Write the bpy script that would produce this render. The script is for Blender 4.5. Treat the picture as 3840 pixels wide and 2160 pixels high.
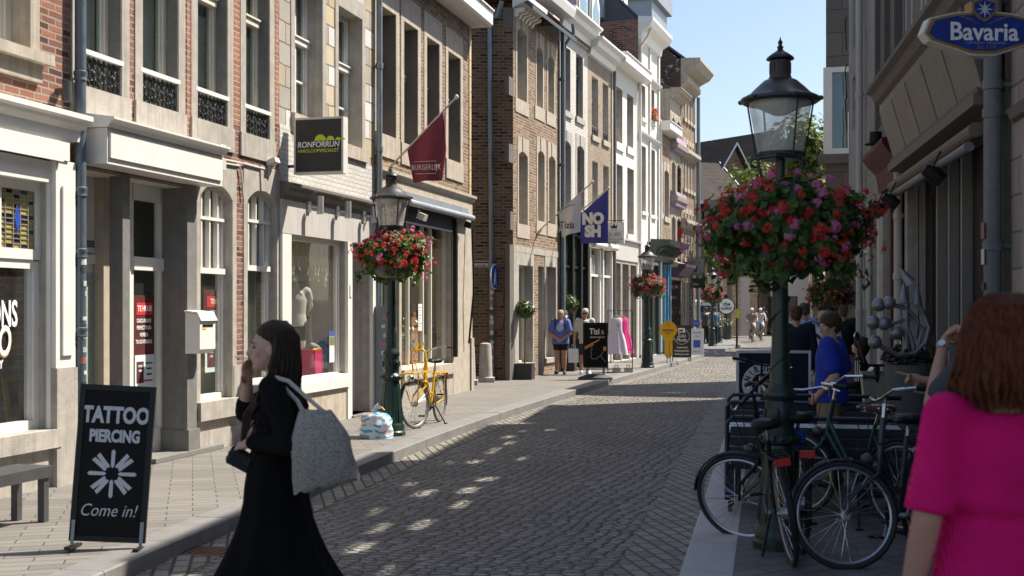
import bpy, math, random
from mathutils import Vector, Matrix, Quaternion
from mathutils import noise as mnoise
R = math.radians; PI = math.pi
rnd = random.Random(7)
for o in list(bpy.data.objects): bpy.data.objects.remove(o)
S = bpy.context.scene
COL = S.collection
# ---------------------------------------------------------------- camera, sky, sun, exposure
F, CX, HY, CH = 4472.0, 1920.0, 1157.0, 1.72
cd = bpy.data.cameras.new('camera'); cam = bpy.data.objects.new('camera', cd); COL.objects.link(cam)
cam.location = (0, 0, CH); cam.rotation_euler = (R(90), 0, 0)
cd.sensor_width = 36; cd.lens = 36 * F / 3840; cd.shift_y = (HY - 1080) / 3840
cd.clip_start = .1; cd.clip_end = 2000
cd.dof.use_dof = True; cd.dof.focus_distance = 19.0; cd.dof.aperture_fstop = 3.6
S.camera = cam
EL = 54.0
SD = Vector((.908 * math.cos(R(EL)), .42 * math.cos(R(EL)), math.sin(R(EL)))).normalized()
W = bpy.data.worlds.new('World'); S.world = W; W.use_nodes = True
wn = W.node_tree; wn.nodes.clear()
sky = wn.nodes.new('ShaderNodeTexSky'); sky.sky_type = 'NISHITA'; sky.sun_disc = False
sky.sun_elevation = R(EL); sky.sun_rotation = math.atan2(SD.x, SD.y); sky.altitude = 50
sky.air_density = 1.0; sky.dust_density = 1.7; sky.ozone_density = 1.0
bg = wn.nodes.new('ShaderNodeBackground'); bg.inputs[1].default_value = .095
wo = wn.nodes.new('ShaderNodeOutputWorld')
wn.links.new(sky.outputs[0], bg.inputs[0]); wn.links.new(bg.outputs[0], wo.inputs[0])
sl = bpy.data.lights.new('sun', 'SUN'); sl.energy = 5.0; sl.angle = R(.5); sl.color = (1, .92, .80)
so = bpy.data.objects.new('sun', sl); COL.objects.link(so); so.location = (20, 10, 40)
so.rotation_euler = (-SD).to_track_quat('-Z', 'Y').to_euler()
S.view_settings.view_transform = 'Standard'; S.view_settings.look = 'None'
S.view_settings.exposure = 0.95; S.view_settings.gamma = 1
S.render.engine = 'CYCLES'
S.cycles.max_bounces = 7; S.cycles.diffuse_bounces = 3; S.cycles.glossy_bounces = 3
S.cycles.transmission_bounces = 4; S.cycles.transparent_max_bounces = 12
S.cycles.use_denoising = True
S.cycles.sample_clamp_indirect = 6

# ---------------------------------------------------------------- object helpers
def at(x, y, Y): return Vector(((x - CX) / F * Y, Y, CH - (y - HY) / F * Y))
def gp(x, y, z=0.0):
    Y = F * (CH - z) / (y - HY); return Vector(((x - CX) / F * Y, Y, z))

SPLIT = {'pilaster', 'pier', 'quoin', 'lilac_band', 'string_course', 'dormer_window', 'brick_pier', 'door_post', 'chimney', 'column', 'dentil', 'stone_band', 'stay', 'lantern_frame', 'sleeve_stripe', 'backpack_strap'}
class MB:
    def __init__(s): s.v = []; s.f = []; s.m = []; s.mi = 0
    def quad(s, a, b, c, d): s.poly([a, b, c, d])
    def poly(s, pts):
        n = len(s.v); s.v += [tuple(p) for p in pts]; s.f.append(tuple(range(n, n + len(pts)))); s.m.append(s.mi)
    def box(s, x0, x1, y0, y1, z0, z1, M=None):
        n = len(s.v)
        p = [(x0,y0,z0),(x1,y0,z0),(x1,y1,z0),(x0,y1,z0),(x0,y0,z1),(x1,y0,z1),(x1,y1,z1),(x0,y1,z1)]
        if M is not None: p = [tuple(M @ Vector(q)) for q in p]
        s.v += p
        for q in ((0,3,2,1),(4,5,6,7),(0,1,5,4),(1,2,6,5),(2,3,7,6),(3,0,4,7)):
            s.f.append(tuple(n + i for i in q)); s.m.append(s.mi)
        return s
    def cbox(s, c, d, M=None):
        return s.box(c[0]-d[0]/2, c[0]+d[0]/2, c[1]-d[1]/2, c[1]+d[1]/2, c[2]-d[2]/2, c[2]+d[2]/2, M)
    def ring(s, pts): n = len(s.v); s.v += [tuple(p) for p in pts]; return list(range(n, n + len(pts)))
    def bridge(s, a, b):
        k = len(a)
        for i in range(k): s.f.append((a[i], a[(i+1) % k], b[(i+1) % k], b[i])); s.m.append(s.mi)
    def cap(s, a, flip=False):
        s.f.append(tuple(reversed(a)) if flip else tuple(a)); s.m.append(s.mi)
    def tube(s, pts, r, n=8, closed=False, caps=True):
        pts = [Vector(p) for p in pts]; k = len(pts)
        rs = r if isinstance(r, (list, tuple)) else [r] * k
        up = None; rings = []
        for i, p in enumerate(pts):
            if closed: t = pts[(i+1) % k] - pts[i-1]
            else: t = pts[min(i+1, k-1)] - pts[max(i-1, 0)]
            if t.length < 1e-9: t = Vector((0, 0, 1))
            t.normalize()
            if up is None:
                up = Vector((0, 0, 1)) if abs(t.z) < .9 else Vector((1, 0, 0))
            a = up - t * up.dot(t)
            if a.length < 1e-6: a = Vector((1, 0, 0)) - t * t.x
            a.normalize(); up = a; b = t.cross(a)
            rings.append(s.ring([p + (a * math.cos(2*PI*j/n) + b * math.sin(2*PI*j/n)) * rs[i] for j in range(n)]))
        for i in range(k - 1): s.bridge(rings[i], rings[i+1])
        if closed: s.bridge(rings[-1], rings[0])
        elif caps: s.cap(rings[0], True); s.cap(rings[-1])
        return s
    def lathe(s, prof, n=20, c=(0, 0, 0), M=None, cap=True):
        rings = []
        for r, z in prof:
            pts = [Vector((c[0] + r*math.cos(2*PI*j/n), c[1] + r*math.sin(2*PI*j/n), c[2] + z)) for j in range(n)]
            if M is not None: pts = [M @ p for p in pts]
            rings.append(s.ring(pts))
        for a, b in zip(rings, rings[1:]): s.bridge(a, b)
        if cap: s.cap(rings[0], True); s.cap(rings[-1])
        return s
    def prism(s, pts, y0, y1, M=None):
        """polygon in x,z extruded from y0 (front) to y1"""
        a = [Vector((p[0], y0, p[1])) for p in pts]; b = [Vector((p[0], y1, p[1])) for p in pts]
        if M is not None: a = [M @ p for p in a]; b = [M @ p for p in b]
        A = s.ring(a); B = s.ring(b); s.cap(A); s.cap(B, True); s.bridge(B, A); return s
    def extx(s, pts, x0, x1):
        """profile in y,z extruded along x"""
        A = s.ring([(x0, p[0], p[1]) for p in pts]); B = s.ring([(x1, p[0], p[1]) for p in pts])
        s.cap(A, True); s.cap(B); s.bridge(A, B); return s
    def ell(s, c, r, n=14, m=9, M=None):
        rings = []
        c = Vector(c)
        for i in range(1, m):
            th = PI * i / m
            pts = [Vector((r[0]*math.sin(th)*math.cos(2*PI*j/n), r[1]*math.sin(th)*math.sin(2*PI*j/n), -r[2]*math.cos(th))) for j in range(n)]
            if M is not None: pts = [M @ p for p in pts]
            rings.append(s.ring([c + p for p in pts]))
        for a, b in zip(rings, rings[1:]): s.bridge(a, b)
        z = Vector((0, 0, r[2]))
        if M is not None: z = M @ z
        bt = s.ring([c - z])[0]; tp = s.ring([c + z])[0]
        for j in range(n):
            s.f.append((rings[0][(j+1) % n], rings[0][j], bt)); s.m.append(s.mi)
            s.f.append((rings[-1][j], rings[-1][(j+1) % n], tp)); s.m.append(s.mi)
        return s
    def loft(s, rings, n=20):
        """rings: (center, rx, ry[, yaw]) horizontal ellipses"""
        rr = []
        for q in rings:
            c, rx, ry = q[0], q[1], q[2]; ya = q[3] if len(q) > 3 else 0
            ca, sa = math.cos(ya), math.sin(ya)
            pts = []
            for j in range(n):
                x, y = rx*math.cos(2*PI*j/n), ry*math.sin(2*PI*j/n)
                pts.append((c[0] + x*ca - y*sa, c[1] + x*sa + y*ca, c[2]))
            rr.append(s.ring(pts))
        for a, b in zip(rr, rr[1:]): s.bridge(a, b)
        s.cap(rr[0], True); s.cap(rr[-1]); return s
    def limb(s, pts, rs, n=12):
        """capsule chain with round joints"""
        s.tube(pts, rs, n)
        for p, r in zip(pts, rs): s.ell(p, (r, r, r), n, 7)
        return s
    def mesh(s, name, mats):
        me = bpy.data.meshes.new(name); me.from_pydata(s.v, [], s.f)
        for m in mats: me.materials.append(m)
        if len(mats) > 1: me.polygons.foreach_set('material_index', s.m)
        me.update(); return me
    def islands(s):
        p = list(range(len(s.v)))
        def fd(i):
            while p[i] != i: p[i] = p[p[i]]; i = p[i]
            return i
        for f in s.f:
            for i in f[1:]: p[fd(i)] = fd(f[0])
        out = {}
        for f in s.f: out.setdefault(fd(f[0]), []).append(f)
        return list(out.values())
    def build(s, name, mat, parent=None, smooth=None, fix=False):
        if name in SPLIT:
            I = s.islands()
            if len(I) > 1:
                o = None
                for fs in I:
                    q = MB(); mp = {}
                    for f in fs:
                        for i in f:
                            if i not in mp: mp[i] = len(q.v); q.v.append(s.v[i])
                        q.f.append(tuple(mp[i] for i in f)); q.m.append(0)
                    o = q.build(name, mat, parent, smooth)
                return o
        mats = mat if isinstance(mat, (list, tuple)) else [mat]
        me = s.mesh(name, mats)
        if smooth is not None:
            me.shade_smooth()
            me.set_sharp_from_angle(angle=R(smooth))
        return link(name, me, parent)

def link(name, data, parent=None):
    o = bpy.data.objects.new(name, data); COL.objects.link(o)
    if parent is not None: o.parent = parent
    return o
def tag(o, label, cat, group=None, kind=None):
    if label: o['label'] = label
    if cat: o['category'] = cat
    if group: o['group'] = group
    if kind: o['kind'] = kind
    return o
def thing(name, label, cat, loc=(0, 0, 0), rz=0.0, group=None, rx=0.0, ry=0.0):
    o = link(name, None); o.location = loc; o.rotation_euler = (rx, ry, rz)
    return tag(o, label, cat, group)
def struct(o): o['kind'] = 'structure'; return o
def kids(o): return [c for c in bpy.data.objects if c.parent == o]
def dup(root, loc, rz, label, group=None, scale=None):
    def cp(o, par):
        c = o.copy(); COL.objects.link(c); c.parent = par
        for k in KMAP.get(o.name, []): cp(k, c)
        return c
    KMAP = {}
    for o in bpy.data.objects:
        if o.parent is not None: KMAP.setdefault(o.parent.name, []).append(o)
    c = cp(root, None); c.location = loc; c.rotation_euler = (0, 0, rz)
    if label: c['label'] = label
    if group: c['group'] = group
    if scale: c.scale = (scale,) * 3
    return c
FONT = [None]
def text(s, size, mat, parent, loc, sx=1.0, bold=0.0, shear=0.0, align='CENTER', ext=.002, M=None, name='lettering', spacing=1.0):
    """letters standing in the local x/z plane of parent, facing -y"""
    cu = bpy.data.curves.new(name, 'FONT'); cu.body = s; cu.size = size; cu.align_x = align; cu.align_y = 'CENTER'
    cu.extrude = ext; cu.offset = bold * size; cu.shear = shear; cu.resolution_u = 3; cu.space_character = spacing
    t = bpy.data.objects.new(name, cu); COL.objects.link(t)
    dg = bpy.context.evaluated_depsgraph_get()
    me = bpy.data.meshes.new_from_object(t.evaluated_get(dg))
    bpy.data.objects.remove(t); bpy.data.curves.remove(cu)
    me.name = name
    B = Matrix(((sx, 0, 0, loc[0]), (0, 0, -1, loc[1]), (0, 1, 0, loc[2]), (0, 0, 0, 1)))
    me.transform(M @ B if M is not None else B)
    me.materials.clear(); me.materials.append(mat)
    return link(name, me, parent)

# ---------------------------------------------------------------- materials
MATS = {}
class NT:
    def __init__(s, name):
        s.mat = bpy.data.materials.new(name); s.mat.use_nodes = True; s.t = s.mat.node_tree; s.t.nodes.clear()
        s.out = s.n('ShaderNodeOutputMaterial')
    def n(s, t, **k):
        nd = s.t.nodes.new(t)
        for a, b in k.items(): setattr(nd, a, b)
        return nd
    def l(s, a, b): s.t.links.new(a, b)
    def put(s, nd, key, v):
        if hasattr(v, 'is_linked') or hasattr(v, 'links'): s.l(v, nd.inputs[key])
        else:
            if isinstance(v, (tuple, list)) and len(v) == 3 and nd.inputs[key].type == 'RGBA': v = (*v, 1)
            nd.inputs[key].default_value = v
    def math(s, op, a, b=0.0, c=None, clamp=False):
        m = s.n('ShaderNodeMath', operation=op, use_clamp=clamp); s.put(m, 0, a); s.put(m, 1, b)
        if c is not None: s.put(m, 2, c)
        return m.outputs[0]
    def mix(s, f, a, b, mode='MIX'):
        m = s.n('ShaderNodeMix', data_type='RGBA', blend_type=mode); s.put(m, 0, f); s.put(m, 6, a); s.put(m, 7, b); return m.outputs[2]
    def noise(s, vec, scale, detail=4, rough=.6):
        t = s.n('ShaderNodeTexNoise'); t.inputs['Scale'].default_value = scale; t.inputs['Detail'].default_value = detail
        t.inputs['Roughness'].default_value = rough
        if vec is not None: s.l(vec, t.inputs['Vector'])
        return t
    def ramp(s, f, stops, mode='LINEAR'):
        r = s.n('ShaderNodeValToRGB'); cr = r.color_ramp; cr.interpolation = mode
        while len(cr.elements) < len(stops): cr.elements.new(.5)
        for e, (p, c) in zip(cr.elements, stops): e.position = p; e.color = (*c, 1) if len(c) == 3 else c
        s.l(f, r.inputs[0]); return r.outputs[0]
    def rng(s, f, a, b, c, d):
        m = s.n('ShaderNodeMapRange'); s.put(m, 0, f)
        for i, v in enumerate((a, b, c, d)): m.inputs[i+1].default_value = v
        return m.outputs[0]
    def pri(s, col, rough=.6, metal=0., normal=None, **k):
        p = s.n('ShaderNodeBsdfPrincipled'); s.put(p, 'Base Color', col); s.put(p, 'Roughness', rough); s.put(p, 'Metallic', metal)
        for a, b in k.items(): s.put(p, a.replace('_', ' '), b)
        if normal is not None: s.l(normal, p.inputs['Normal'])
        return p.outputs[0]
    def bump(s, h, strength=.5, dist=.01):
        b = s.n('ShaderNodeBump'); b.inputs['Strength'].default_value = strength; b.inputs['Distance'].default_value = dist
        s.l(h, b.inputs['Height']); return b.outputs[0]
    def obj(s): return s.n('ShaderNodeTexCoord').outputs['Object']
    def end(s, sh): s.l(sh, s.out.inputs['Surface']); return s.mat

def mat(name, col, rough=.6, metal=0., var=.12, sc=6., bump=0., bsc=60., spec=None, streak=0., sheen=0., sss=0.):
    if name in MATS: return MATS[name]
    t = NT(name); ob = t.obj()
    n1 = t.noise(ob, sc, 5, .65)
    c = t.mix(t.rng(n1.outputs[0], .25, .75, 0, 1), tuple(v * (1 - var) for v in col), tuple(min(1, v * (1 + var)) for v in col))
    if streak:
        mp = t.n('ShaderNodeMapping'); mp.inputs['Scale'].default_value = (14, 14, .5); t.l(ob, mp.inputs[0])
        n2 = t.noise(mp.outputs[0], 1.2, 4, .6)
        c = t.mix(t.math('MULTIPLY', t.rng(n2.outputs[0], .45, .75, 0, 1), streak), c, tuple(v * .45 for v in col))
    nm = None
    if bump: nm = t.bump(t.noise(ob, bsc, 4, .6).outputs[0], bump, .01)
    k = {}
    if spec is not None: k['Specular_IOR_Level'] = spec
    if sheen: k['Sheen_Weight'] = sheen
    if sss: k['Subsurface_Weight'] = sss; k['Subsurface_Radius'] = (.012, .005, .003)
    MATS[name] = t.end(t.pri(c, t.rng(n1.outputs[0], .3, .7, max(0, rough - .08), min(1, rough + .08)), metal, nm, **k))
    return MATS[name]

def wallvec(t, dist=.0):
    ob = t.obj(); sp = t.n('ShaderNodeSeparateXYZ'); t.l(ob, sp.inputs[0])
    cb = t.n('ShaderNodeCombineXYZ'); t.l(t.math('ADD', sp.outputs[0], sp.outputs[1]), cb.inputs[0]); t.l(sp.outputs[2], cb.inputs[1])
    v = cb.outputs[0]
    if dist:
        n = t.noise(ob, 5.0, 3); m = t.n('ShaderNodeVectorMath', operation='MULTIPLY_ADD')
        s0 = t.n('ShaderNodeVectorMath', operation='SUBTRACT'); t.l(n.outputs['Color'], s0.inputs[0]); s0.inputs[1].default_value = (.5, .5, .5)
        t.l(s0.outputs[0], m.inputs[0]); m.inputs[1].default_value = (dist, dist, 0); t.l(v, m.inputs[2]); v = m.outputs[0]
    return ob, v
def brick(name, pal, mortar, bw=.215, bh=.07, ms=.011, dist=.02, stain=.35, white=None, bump=.8, offs=.5, rough=.9):
    if name in MATS: return MATS[name]
    t = NT(name); ob, v = wallvec(t, dist)
    b = t.n('ShaderNodeTexBrick'); b.offset = offs
    t.l(v, b.inputs['Vector'])
    for k, q in (('Color1', (0, 0, 0, 1)), ('Color2', (1, 1, 1, 1)), ('Mortar', (.5, .5, .5, 1)), ('Scale', 1.), ('Mortar Size', ms), ('Mortar Smooth', .25), ('Brick Width', bw), ('Row Height', bh), ('Bias', 0.)):
        b.inputs[k].default_value = q
    n = len(pal)
    c = t.ramp(b.outputs['Color'], [((i + .5) / n * .92 + .04, p) for i, p in enumerate(pal)])
    fine = t.noise(ob, 45, 5, .7)
    c = t.mix(t.rng(fine.outputs[0], .35, .72, 0, .5), c, tuple(x * .5 for x in pal[0]))
    mn = t.mix(t.rng(fine.outputs[0], .3, .7, 0, 1), tuple(x * .72 for x in mortar), mortar)
    c = t.mix(b.outputs['Fac'], c, mn)
    big = t.noise(ob, .9, 5, .62)
    c = t.mix(t.rng(big.outputs[0], .42, .72, 0, stain), c, (.07, .06, .05))
    if white:
        wv = t.noise(ob, white[1], 6, .7)
        c = t.mix(t.rng(wv.outputs[0], white[2], white[2] + .06, 0, 1), c, white[0])
    h = t.math('ADD', t.math('MULTIPLY', t.math('SUBTRACT', 1, b.outputs['Fac']), .8), t.math('MULTIPLY', fine.outputs[0], .55))
    MATS[name] = t.end(t.pri(c, rough, 0, t.bump(h, bump, .012), Specular_IOR_Level=.25)); return MATS[name]

def glass(name, tint=(.80, .86, .83), refl=1.0, dirt=0.05):
    if name in MATS: return MATS[name]
    t = NT(name)
    tr = t.n('ShaderNodeBsdfTransparent'); tr.inputs[0].default_value = (*tint, 1)
    gl = t.n('ShaderNodeBsdfGlossy'); gl.inputs['Roughness'].default_value = .015; gl.inputs[0].default_value = (.95, .97, 1, 1)
    nz = t.noise(t.obj(), 1.3, 2); t.l(t.bump(nz.outputs[0], .05, .02), gl.inputs['Normal'])
    ge = t.n('ShaderNodeNewGeometry'); dt = t.n('ShaderNodeVectorMath', operation='DOT_PRODUCT'); t.l(ge.outputs['Incoming'], dt.inputs[0]); t.l(ge.outputs['True Normal'], dt.inputs[1])
    fo = t.math('MULTIPLY_ADD', t.math('POWER', t.math('SUBTRACT', 1, t.math('ABSOLUTE', dt.outputs['Value'])), 5), .95, .05)
    mx = t.n('ShaderNodeMixShader'); t.l(t.math('MULTIPLY', fo, refl, clamp=True), mx.inputs[0]); t.l(tr.outputs[0], mx.inputs[1]); t.l(gl.outputs[0], mx.inputs[2])
    df = t.n('ShaderNodeBsdfDiffuse'); df.inputs[0].default_value = (.6, .6, .57, 1)
    m2 = t.n('ShaderNodeMixShader'); t.l(t.math('MULTIPLY', t.noise(t.obj(), 6, 5).outputs[0], dirt * 2), m2.inputs[0]); t.l(mx.outputs[0], m2.inputs[1]); t.l(df.outputs[0], m2.inputs[2])
    MATS[name] = t.end(m2.outputs[0]); return MATS[name]

def leafmat(name, lo, hi, trans=.3, rough=.5):
    if name in MATS: return MATS[name]
    t = NT(name); g = t.n('ShaderNodeNewGeometry')
    c = t.ramp(g.outputs['Random Per Island'], [(0, lo), (1, hi)])
    p = t.pri(c, rough); tl = t.n('ShaderNodeBsdfTranslucent'); t.l(c, tl.inputs[0])
    mx = t.n('ShaderNodeMixShader'); mx.inputs[0].default_value = trans; t.l(p, mx.inputs[1]); t.l(tl.outputs[0], mx.inputs[2])
    MATS[name] = t.end(mx.outputs[0]); return MATS[name]

RED = brick('red_brick', [(.10, .045, .035), (.30, .115, .075), (.40, .16, .10), (.33, .17, .13), (.24, .10, .08)], (.36, .31, .25), stain=.45)
ORB = brick('orange_brick', [(.34, .13, .08), (.43, .17, .10), (.36, .16, .11)], (.42, .36, .29), stain=.3)
BRN = brick('brown_brick', [(.16, .095, .06), (.33, .22, .14), (.40, .29, .19), (.28, .18, .12), (.22, .14, .10)], (.42, .36, .28), stain=.35)
DKB = brick('dark_brown_brick', [(.05, .03, .022), (.20, .10, .055), (.27, .16, .08), (.12, .065, .04), (.24, .14, .075)], (.24, .20, .15), bw=.23, bh=.078, ms=.016, stain=.45, dist=.03)
TAN = brick('tan_brick', [(.26, .20, .15), (.38, .30, .22), (.33, .25, .18)], (.42, .37, .30), stain=.3)
WHB = brick('white_painted_brick', [(.60, .58, .54), (.68, .66, .62), (.64, .63, .60)], (.58, .56, .52), stain=.12, bump=1.0, dist=.03)
WHP = mat('white_plaster_paint', (.64, .62, .57), .8, var=.08, sc=3, bump=.3, bsc=25, streak=.12)
GBL = brick('white_blotched_dark_brick', [(.05, .03, .025), (.15, .075, .05), (.10, .05, .04)], (.16, .13, .11), white=((.55, .53, .52), 2.2, .56), stain=.3)
CRM = brick('cream_block_stone', [(.40, .37, .33), (.60, .47, .27), (.45, .42, .38), (.66, .55, .36), (.40, .38, .35), (.74, .72, .69)], (.22, .19, .15), bw=.42, bh=.30, ms=.012, dist=.04, stain=.25)
LIL = brick('lilac_painted_brick', [(.42, .33, .44), (.50, .41, .52), (.38, .30, .40)], (.35, .28, .36), stain=.3)
GBK = brick('grey_slab_stone', [(.15, .135, .12), (.19, .17, .15), (.17, .15, .135)], (.09, .08, .07), bw=.75, bh=.55, ms=.008, stain=.3, dist=.01)
STO = mat('grey_limestone', (.38, .35, .31), .88, var=.24, sc=5, bump=.5, bsc=70, streak=.5)
STD = mat('dark_bluestone', (.17, .165, .155), .85, var=.22, sc=9, bump=.5, bsc=90, streak=.25)
STW = mat('warm_limestone', (.42, .37, .30), .88, var=.22, sc=5, bump=.5, bsc=60, streak=.5)
STS = mat('sooty_stone', (.14, .125, .11), .9, var=.2, sc=5, bump=.5, bsc=60, streak=.35)
WPT = mat('white_gloss_paint', (.74, .72, .67), .42, var=.06, sc=3, bump=.06, bsc=12, streak=.13)
CPT = mat('cream_window_paint', (.66, .62, .52), .45, var=.05, sc=5)
GPT = mat('grey_board_paint', (.47, .45, .42), .7, var=.08, sc=4, streak=.35)
BPT = mat('black_gloss_paint', (.012, .013, .013), .42, var=.2, spec=.25)
GRP = mat('dark_grey_paint', (.06, .06, .062), .4, var=.15)
BLK = mat('matt_black', (.010, .010, .011), .55, var=.2, spec=.25)
ZNC = mat('zinc', (.24, .27, .30), .45, metal=.55, var=.16, sc=5, streak=.2)
ZNL = mat('zinc_sheet', (.30, .33, .36), .5, metal=.4, var=.15, sc=3)
IRN = mat('black_iron', (.022, .024, .026), .42, metal=.3, var=.2)
CHR = mat('chrome', (.62, .62, .62), .18, metal=1, var=.05)
ALU = mat('aluminium', (.45, .45, .46), .35, metal=.8, var=.08)
SLT = mat('slate_roof', (.06, .065, .075), .6, var=.25, sc=14, bump=.4, bsc=20)
TIL = brick('red_clay_tiles', [(.30, .13, .08), (.22, .10, .07), (.36, .17, .10)], (.06, .04, .03), bw=.25, bh=.2, ms=.02, stain=.4)
DTL = brick('dark_roof_tiles', [(.045, .036, .034), (.065, .052, .047), (.038, .032, .03)], (.03, .025, .02), bw=.25, bh=.28, ms=.03, stain=.3)
GLS = glass('window_glass', (.62, .72, .70), 1.7, .03)
SHG = glass('shop_glass', (.93, .95, .92), .9, .03)
LNG = glass('lantern_glass', (.93, .93, .90), .9, .40)
INT = mat('shop_interior_paint', (.42, .43, .36), .9, var=.05)
IND = mat('dark_interior', (.10, .10, .09), .9, var=.1)
CUR = mat('pale_curtain', (.55, .55, .50), .9, var=.05)
WHT = mat('white_lettering', (.82, .82, .80), .5, var=.02)
GRN = mat('lamp_green_paint', (.012, .03, .022), .35, var=.3, sc=8, bump=.1, bsc=40)
# ---------------------------------------------------------------- ground, road, pavements
def strip(name, A, B, z, mat, kind=True, drop=None):
    mb = MB()
    for i in range(len(A) - 1):
        mb.quad((*A[i], z), (*B[i], z), (*B[i+1], z), (*A[i+1], z))
        if drop is not None: mb.quad((*A[i], z), (*A[i+1], z), (*A[i+1], drop), (*A[i], drop))
    o = mb.build(name, mat); return struct(o)
def resample(P, step=1.0):
    """Catmull-Rom through P"""
    out = []
    for i in range(len(P) - 1):
        p0, p1, p2, p3 = (Vector(P[max(0, min(len(P)-1, i + k))]) for k in (-1, 0, 1, 2))
        n = max(2, int((p2 - p1).length / step))
        for j in range(n):
            u = j / n
            q = .5 * (2*p1 + (p2 - p0)*u + (2*p0 - 5*p1 + 4*p2 - p3)*u*u + (3*p1 - p0 - 3*p2 + p3)*u**3)
            out.append((q.x, q.y))
    out.append(tuple(P[-1])); return out
def offset(P, d):
    out = []
    for i, p in enumerate(P):
        a = Vector(P[max(0, i-1)]); b = Vector(P[min(len(P)-1, i+1)]); t = (b - a).normalized()
        out.append((p[0] - t.y * d, p[1] + t.x * d))
    return out
KL = resample([(-7.2, -16), (-4.9, -5), (-3.97, 0), (-2.66, 7.84), (-2.27, 10.03), (-.60, 18.06), (1.93, 27.3), (4.4, 35.5), (6.96, 44.2), (9.2, 51.3), (10.7, 56), (11.5, 60.5), (11.8, 65), (11.4, 71), (9.8, 79), (6.5, 90)], 1.0)
KR = resample([(-3.9, -16), (-1.65, -5), (-.58, 0), (1.07, 7.67), (4.11, 21.8), (6.2, 30.5), (9.9, 42), (14.2, 54), (20, 64), (30, 72), (48, 80)], 1.0)
def road_mat():
    t = NT('cobbles'); ob = t.obj()
    mp = t.n('ShaderNodeMapping'); mp.inputs['Rotation'].default_value = (0, 0, R(15)); mp.inputs['Scale'].default_value = (8.2, 11.0, 9); t.l(ob, mp.inputs[0])
    wv = t.noise(ob, .55, 2); ad = t.n('ShaderNodeVectorMath', operation='MULTIPLY_ADD'); t.l(wv.outputs['Color'], ad.inputs[0]); ad.inputs[1].default_value = (3, 3, 0); t.l(mp.outputs[0], ad.inputs[2])
    v1 = t.n('ShaderNodeTexVoronoi', feature='DISTANCE_TO_EDGE'); v2 = t.n('ShaderNodeTexVoronoi', feature='F1')
    for v in (v1, v2):
        v.voronoi_dimensions = '2D'; v.inputs['Scale'].default_value = 1; v.inputs['Randomness'].default_value = .55; t.l(ad.outputs[0], v.inputs['Vector'])
    tone = t.n('ShaderNodeSeparateColor'); t.l(v2.outputs['Color'], tone.inputs[0])
    c = t.ramp(tone.outputs[0], [(0, (.20, .185, .165)), (.45, (.31, .285, .25)), (.8, (.39, .36, .315)), (1, (.24, .23, .215))])
    fn = t.noise(ob, 70, 4, .7); c = t.mix(t.rng(fn.outputs[0], .3, .7, 0, .5), c, (.14, .13, .11))
    big = t.noise(ob, .35, 4, .6); c = t.mix(t.rng(big.outputs[0], .4, .68, 0, .55), c, (.13, .12, .105))
    j = t.rng(v1.outputs['Distance'], .03, .11, 0, 1)
    c = t.mix(j, (.045, .04, .034), c)
    h = t.math('ADD', t.rng(v1.outputs['Distance'], .0, .30, 0, 1), t.math('MULTIPLY', fn.outputs[0], .18))
    h = t.math('ADD', h, t.math('MULTIPLY', tone.outputs[1], .35))
    return t.end(t.pri(c, t.rng(fn.outputs[0], .3, .7, .5, .75), 0, t.bump(h, 1.0, .045), Specular_IOR_Level=.45))
def pave_mat(name, a, rot, bw, bh, base, dark):
    t = NT(name); ob = t.obj(); mp = t.n('ShaderNodeMapping'); mp.inputs['Rotation'].default_value = (0, 0, R(rot)); t.l(ob, mp.inputs[0])
    b = t.n('ShaderNodeTexBrick'); t.l(mp.outputs[0], b.inputs['Vector'])
    for k, q in (('Color1', (0, 0, 0, 1)), ('Color2', (1, 1, 1, 1)), ('Scale', 1.), ('Mortar Size', .006), ('Mortar Smooth', .2), ('Brick Width', bw), ('Row Height', bh)): b.inputs[k].default_value = q
    c = t.ramp(b.outputs['Color'], [(0, tuple(x * .8 for x in base)), (.5, base), (1, tuple(x * 1.14 for x in base))])
    fn = t.noise(ob, 40, 5, .7); c = t.mix(t.rng(fn.outputs[0], .35, .75, 0, .35), c, tuple(x * .55 for x in base))
    big = t.noise(ob, .7, 5, .6); c = t.mix(t.rng(big.outputs[0], .42, .7, 0, .35), c, tuple(x * .6 for x in base))
    c = t.mix(b.outputs['Fac'], c, dark)
    h = t.math('ADD', t.math('SUBTRACT', 1, b.outputs['Fac']), t.math('MULTIPLY', fn.outputs[0], .25))
    return t.end(t.pri(c, .72, 0, t.bump(h, .7, .008)))
COB = road_mat()
PVL = pave_mat('grey_paving_bricks', 0, -15, .42, .14, (.185, .174, .158), (.05, .046, .04))
PVR = pave_mat('dark_paving_bricks', 0, -35, .30, .15, (.17, .165, .16), (.05, .048, .045))
KRB = mat('kerb_stone', (.18, .175, .17), .7, var=.2, sc=5, bump=.3, bsc=60)
KRW = mat('pale_kerb_stone', (.42, .41, .40), .7, var=.12, sc=5, bump=.3, bsc=60)
g = MB(); g.quad((-400, -200, -.30), (400, -200, -.30), (400, 900, -.30), (-400, 900, -.30)); struct(g.build('ground', mat('earth_ground', (.22, .21, .19), .9)))
nr = min(len(KL), len(KR))
def lerp_poly(P, n):
    d = [0]
    for a, b in zip(P, P[1:]): d.append(d[-1] + (Vector(b) - Vector(a)).length)
    out = []; k = 0
    for i in range(n):
        s = d[-1] * i / (n - 1)
        while k < len(d) - 2 and d[k+1] < s: k += 1
        u = (s - d[k]) / max(1e-6, d[k+1] - d[k]); out.append(tuple(Vector(P[k]).lerp(Vector(P[k+1]), min(1, u))))
    return out
rb = MB(); rb.poly([(x, y, -.12) for x, y in KL] + [(x, y, -.12) for x, y in reversed([(60, 110)] + [])] + [(x, y, -.12) for x, y in reversed(KR)])
struct(rb.build('road', COB))
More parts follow.
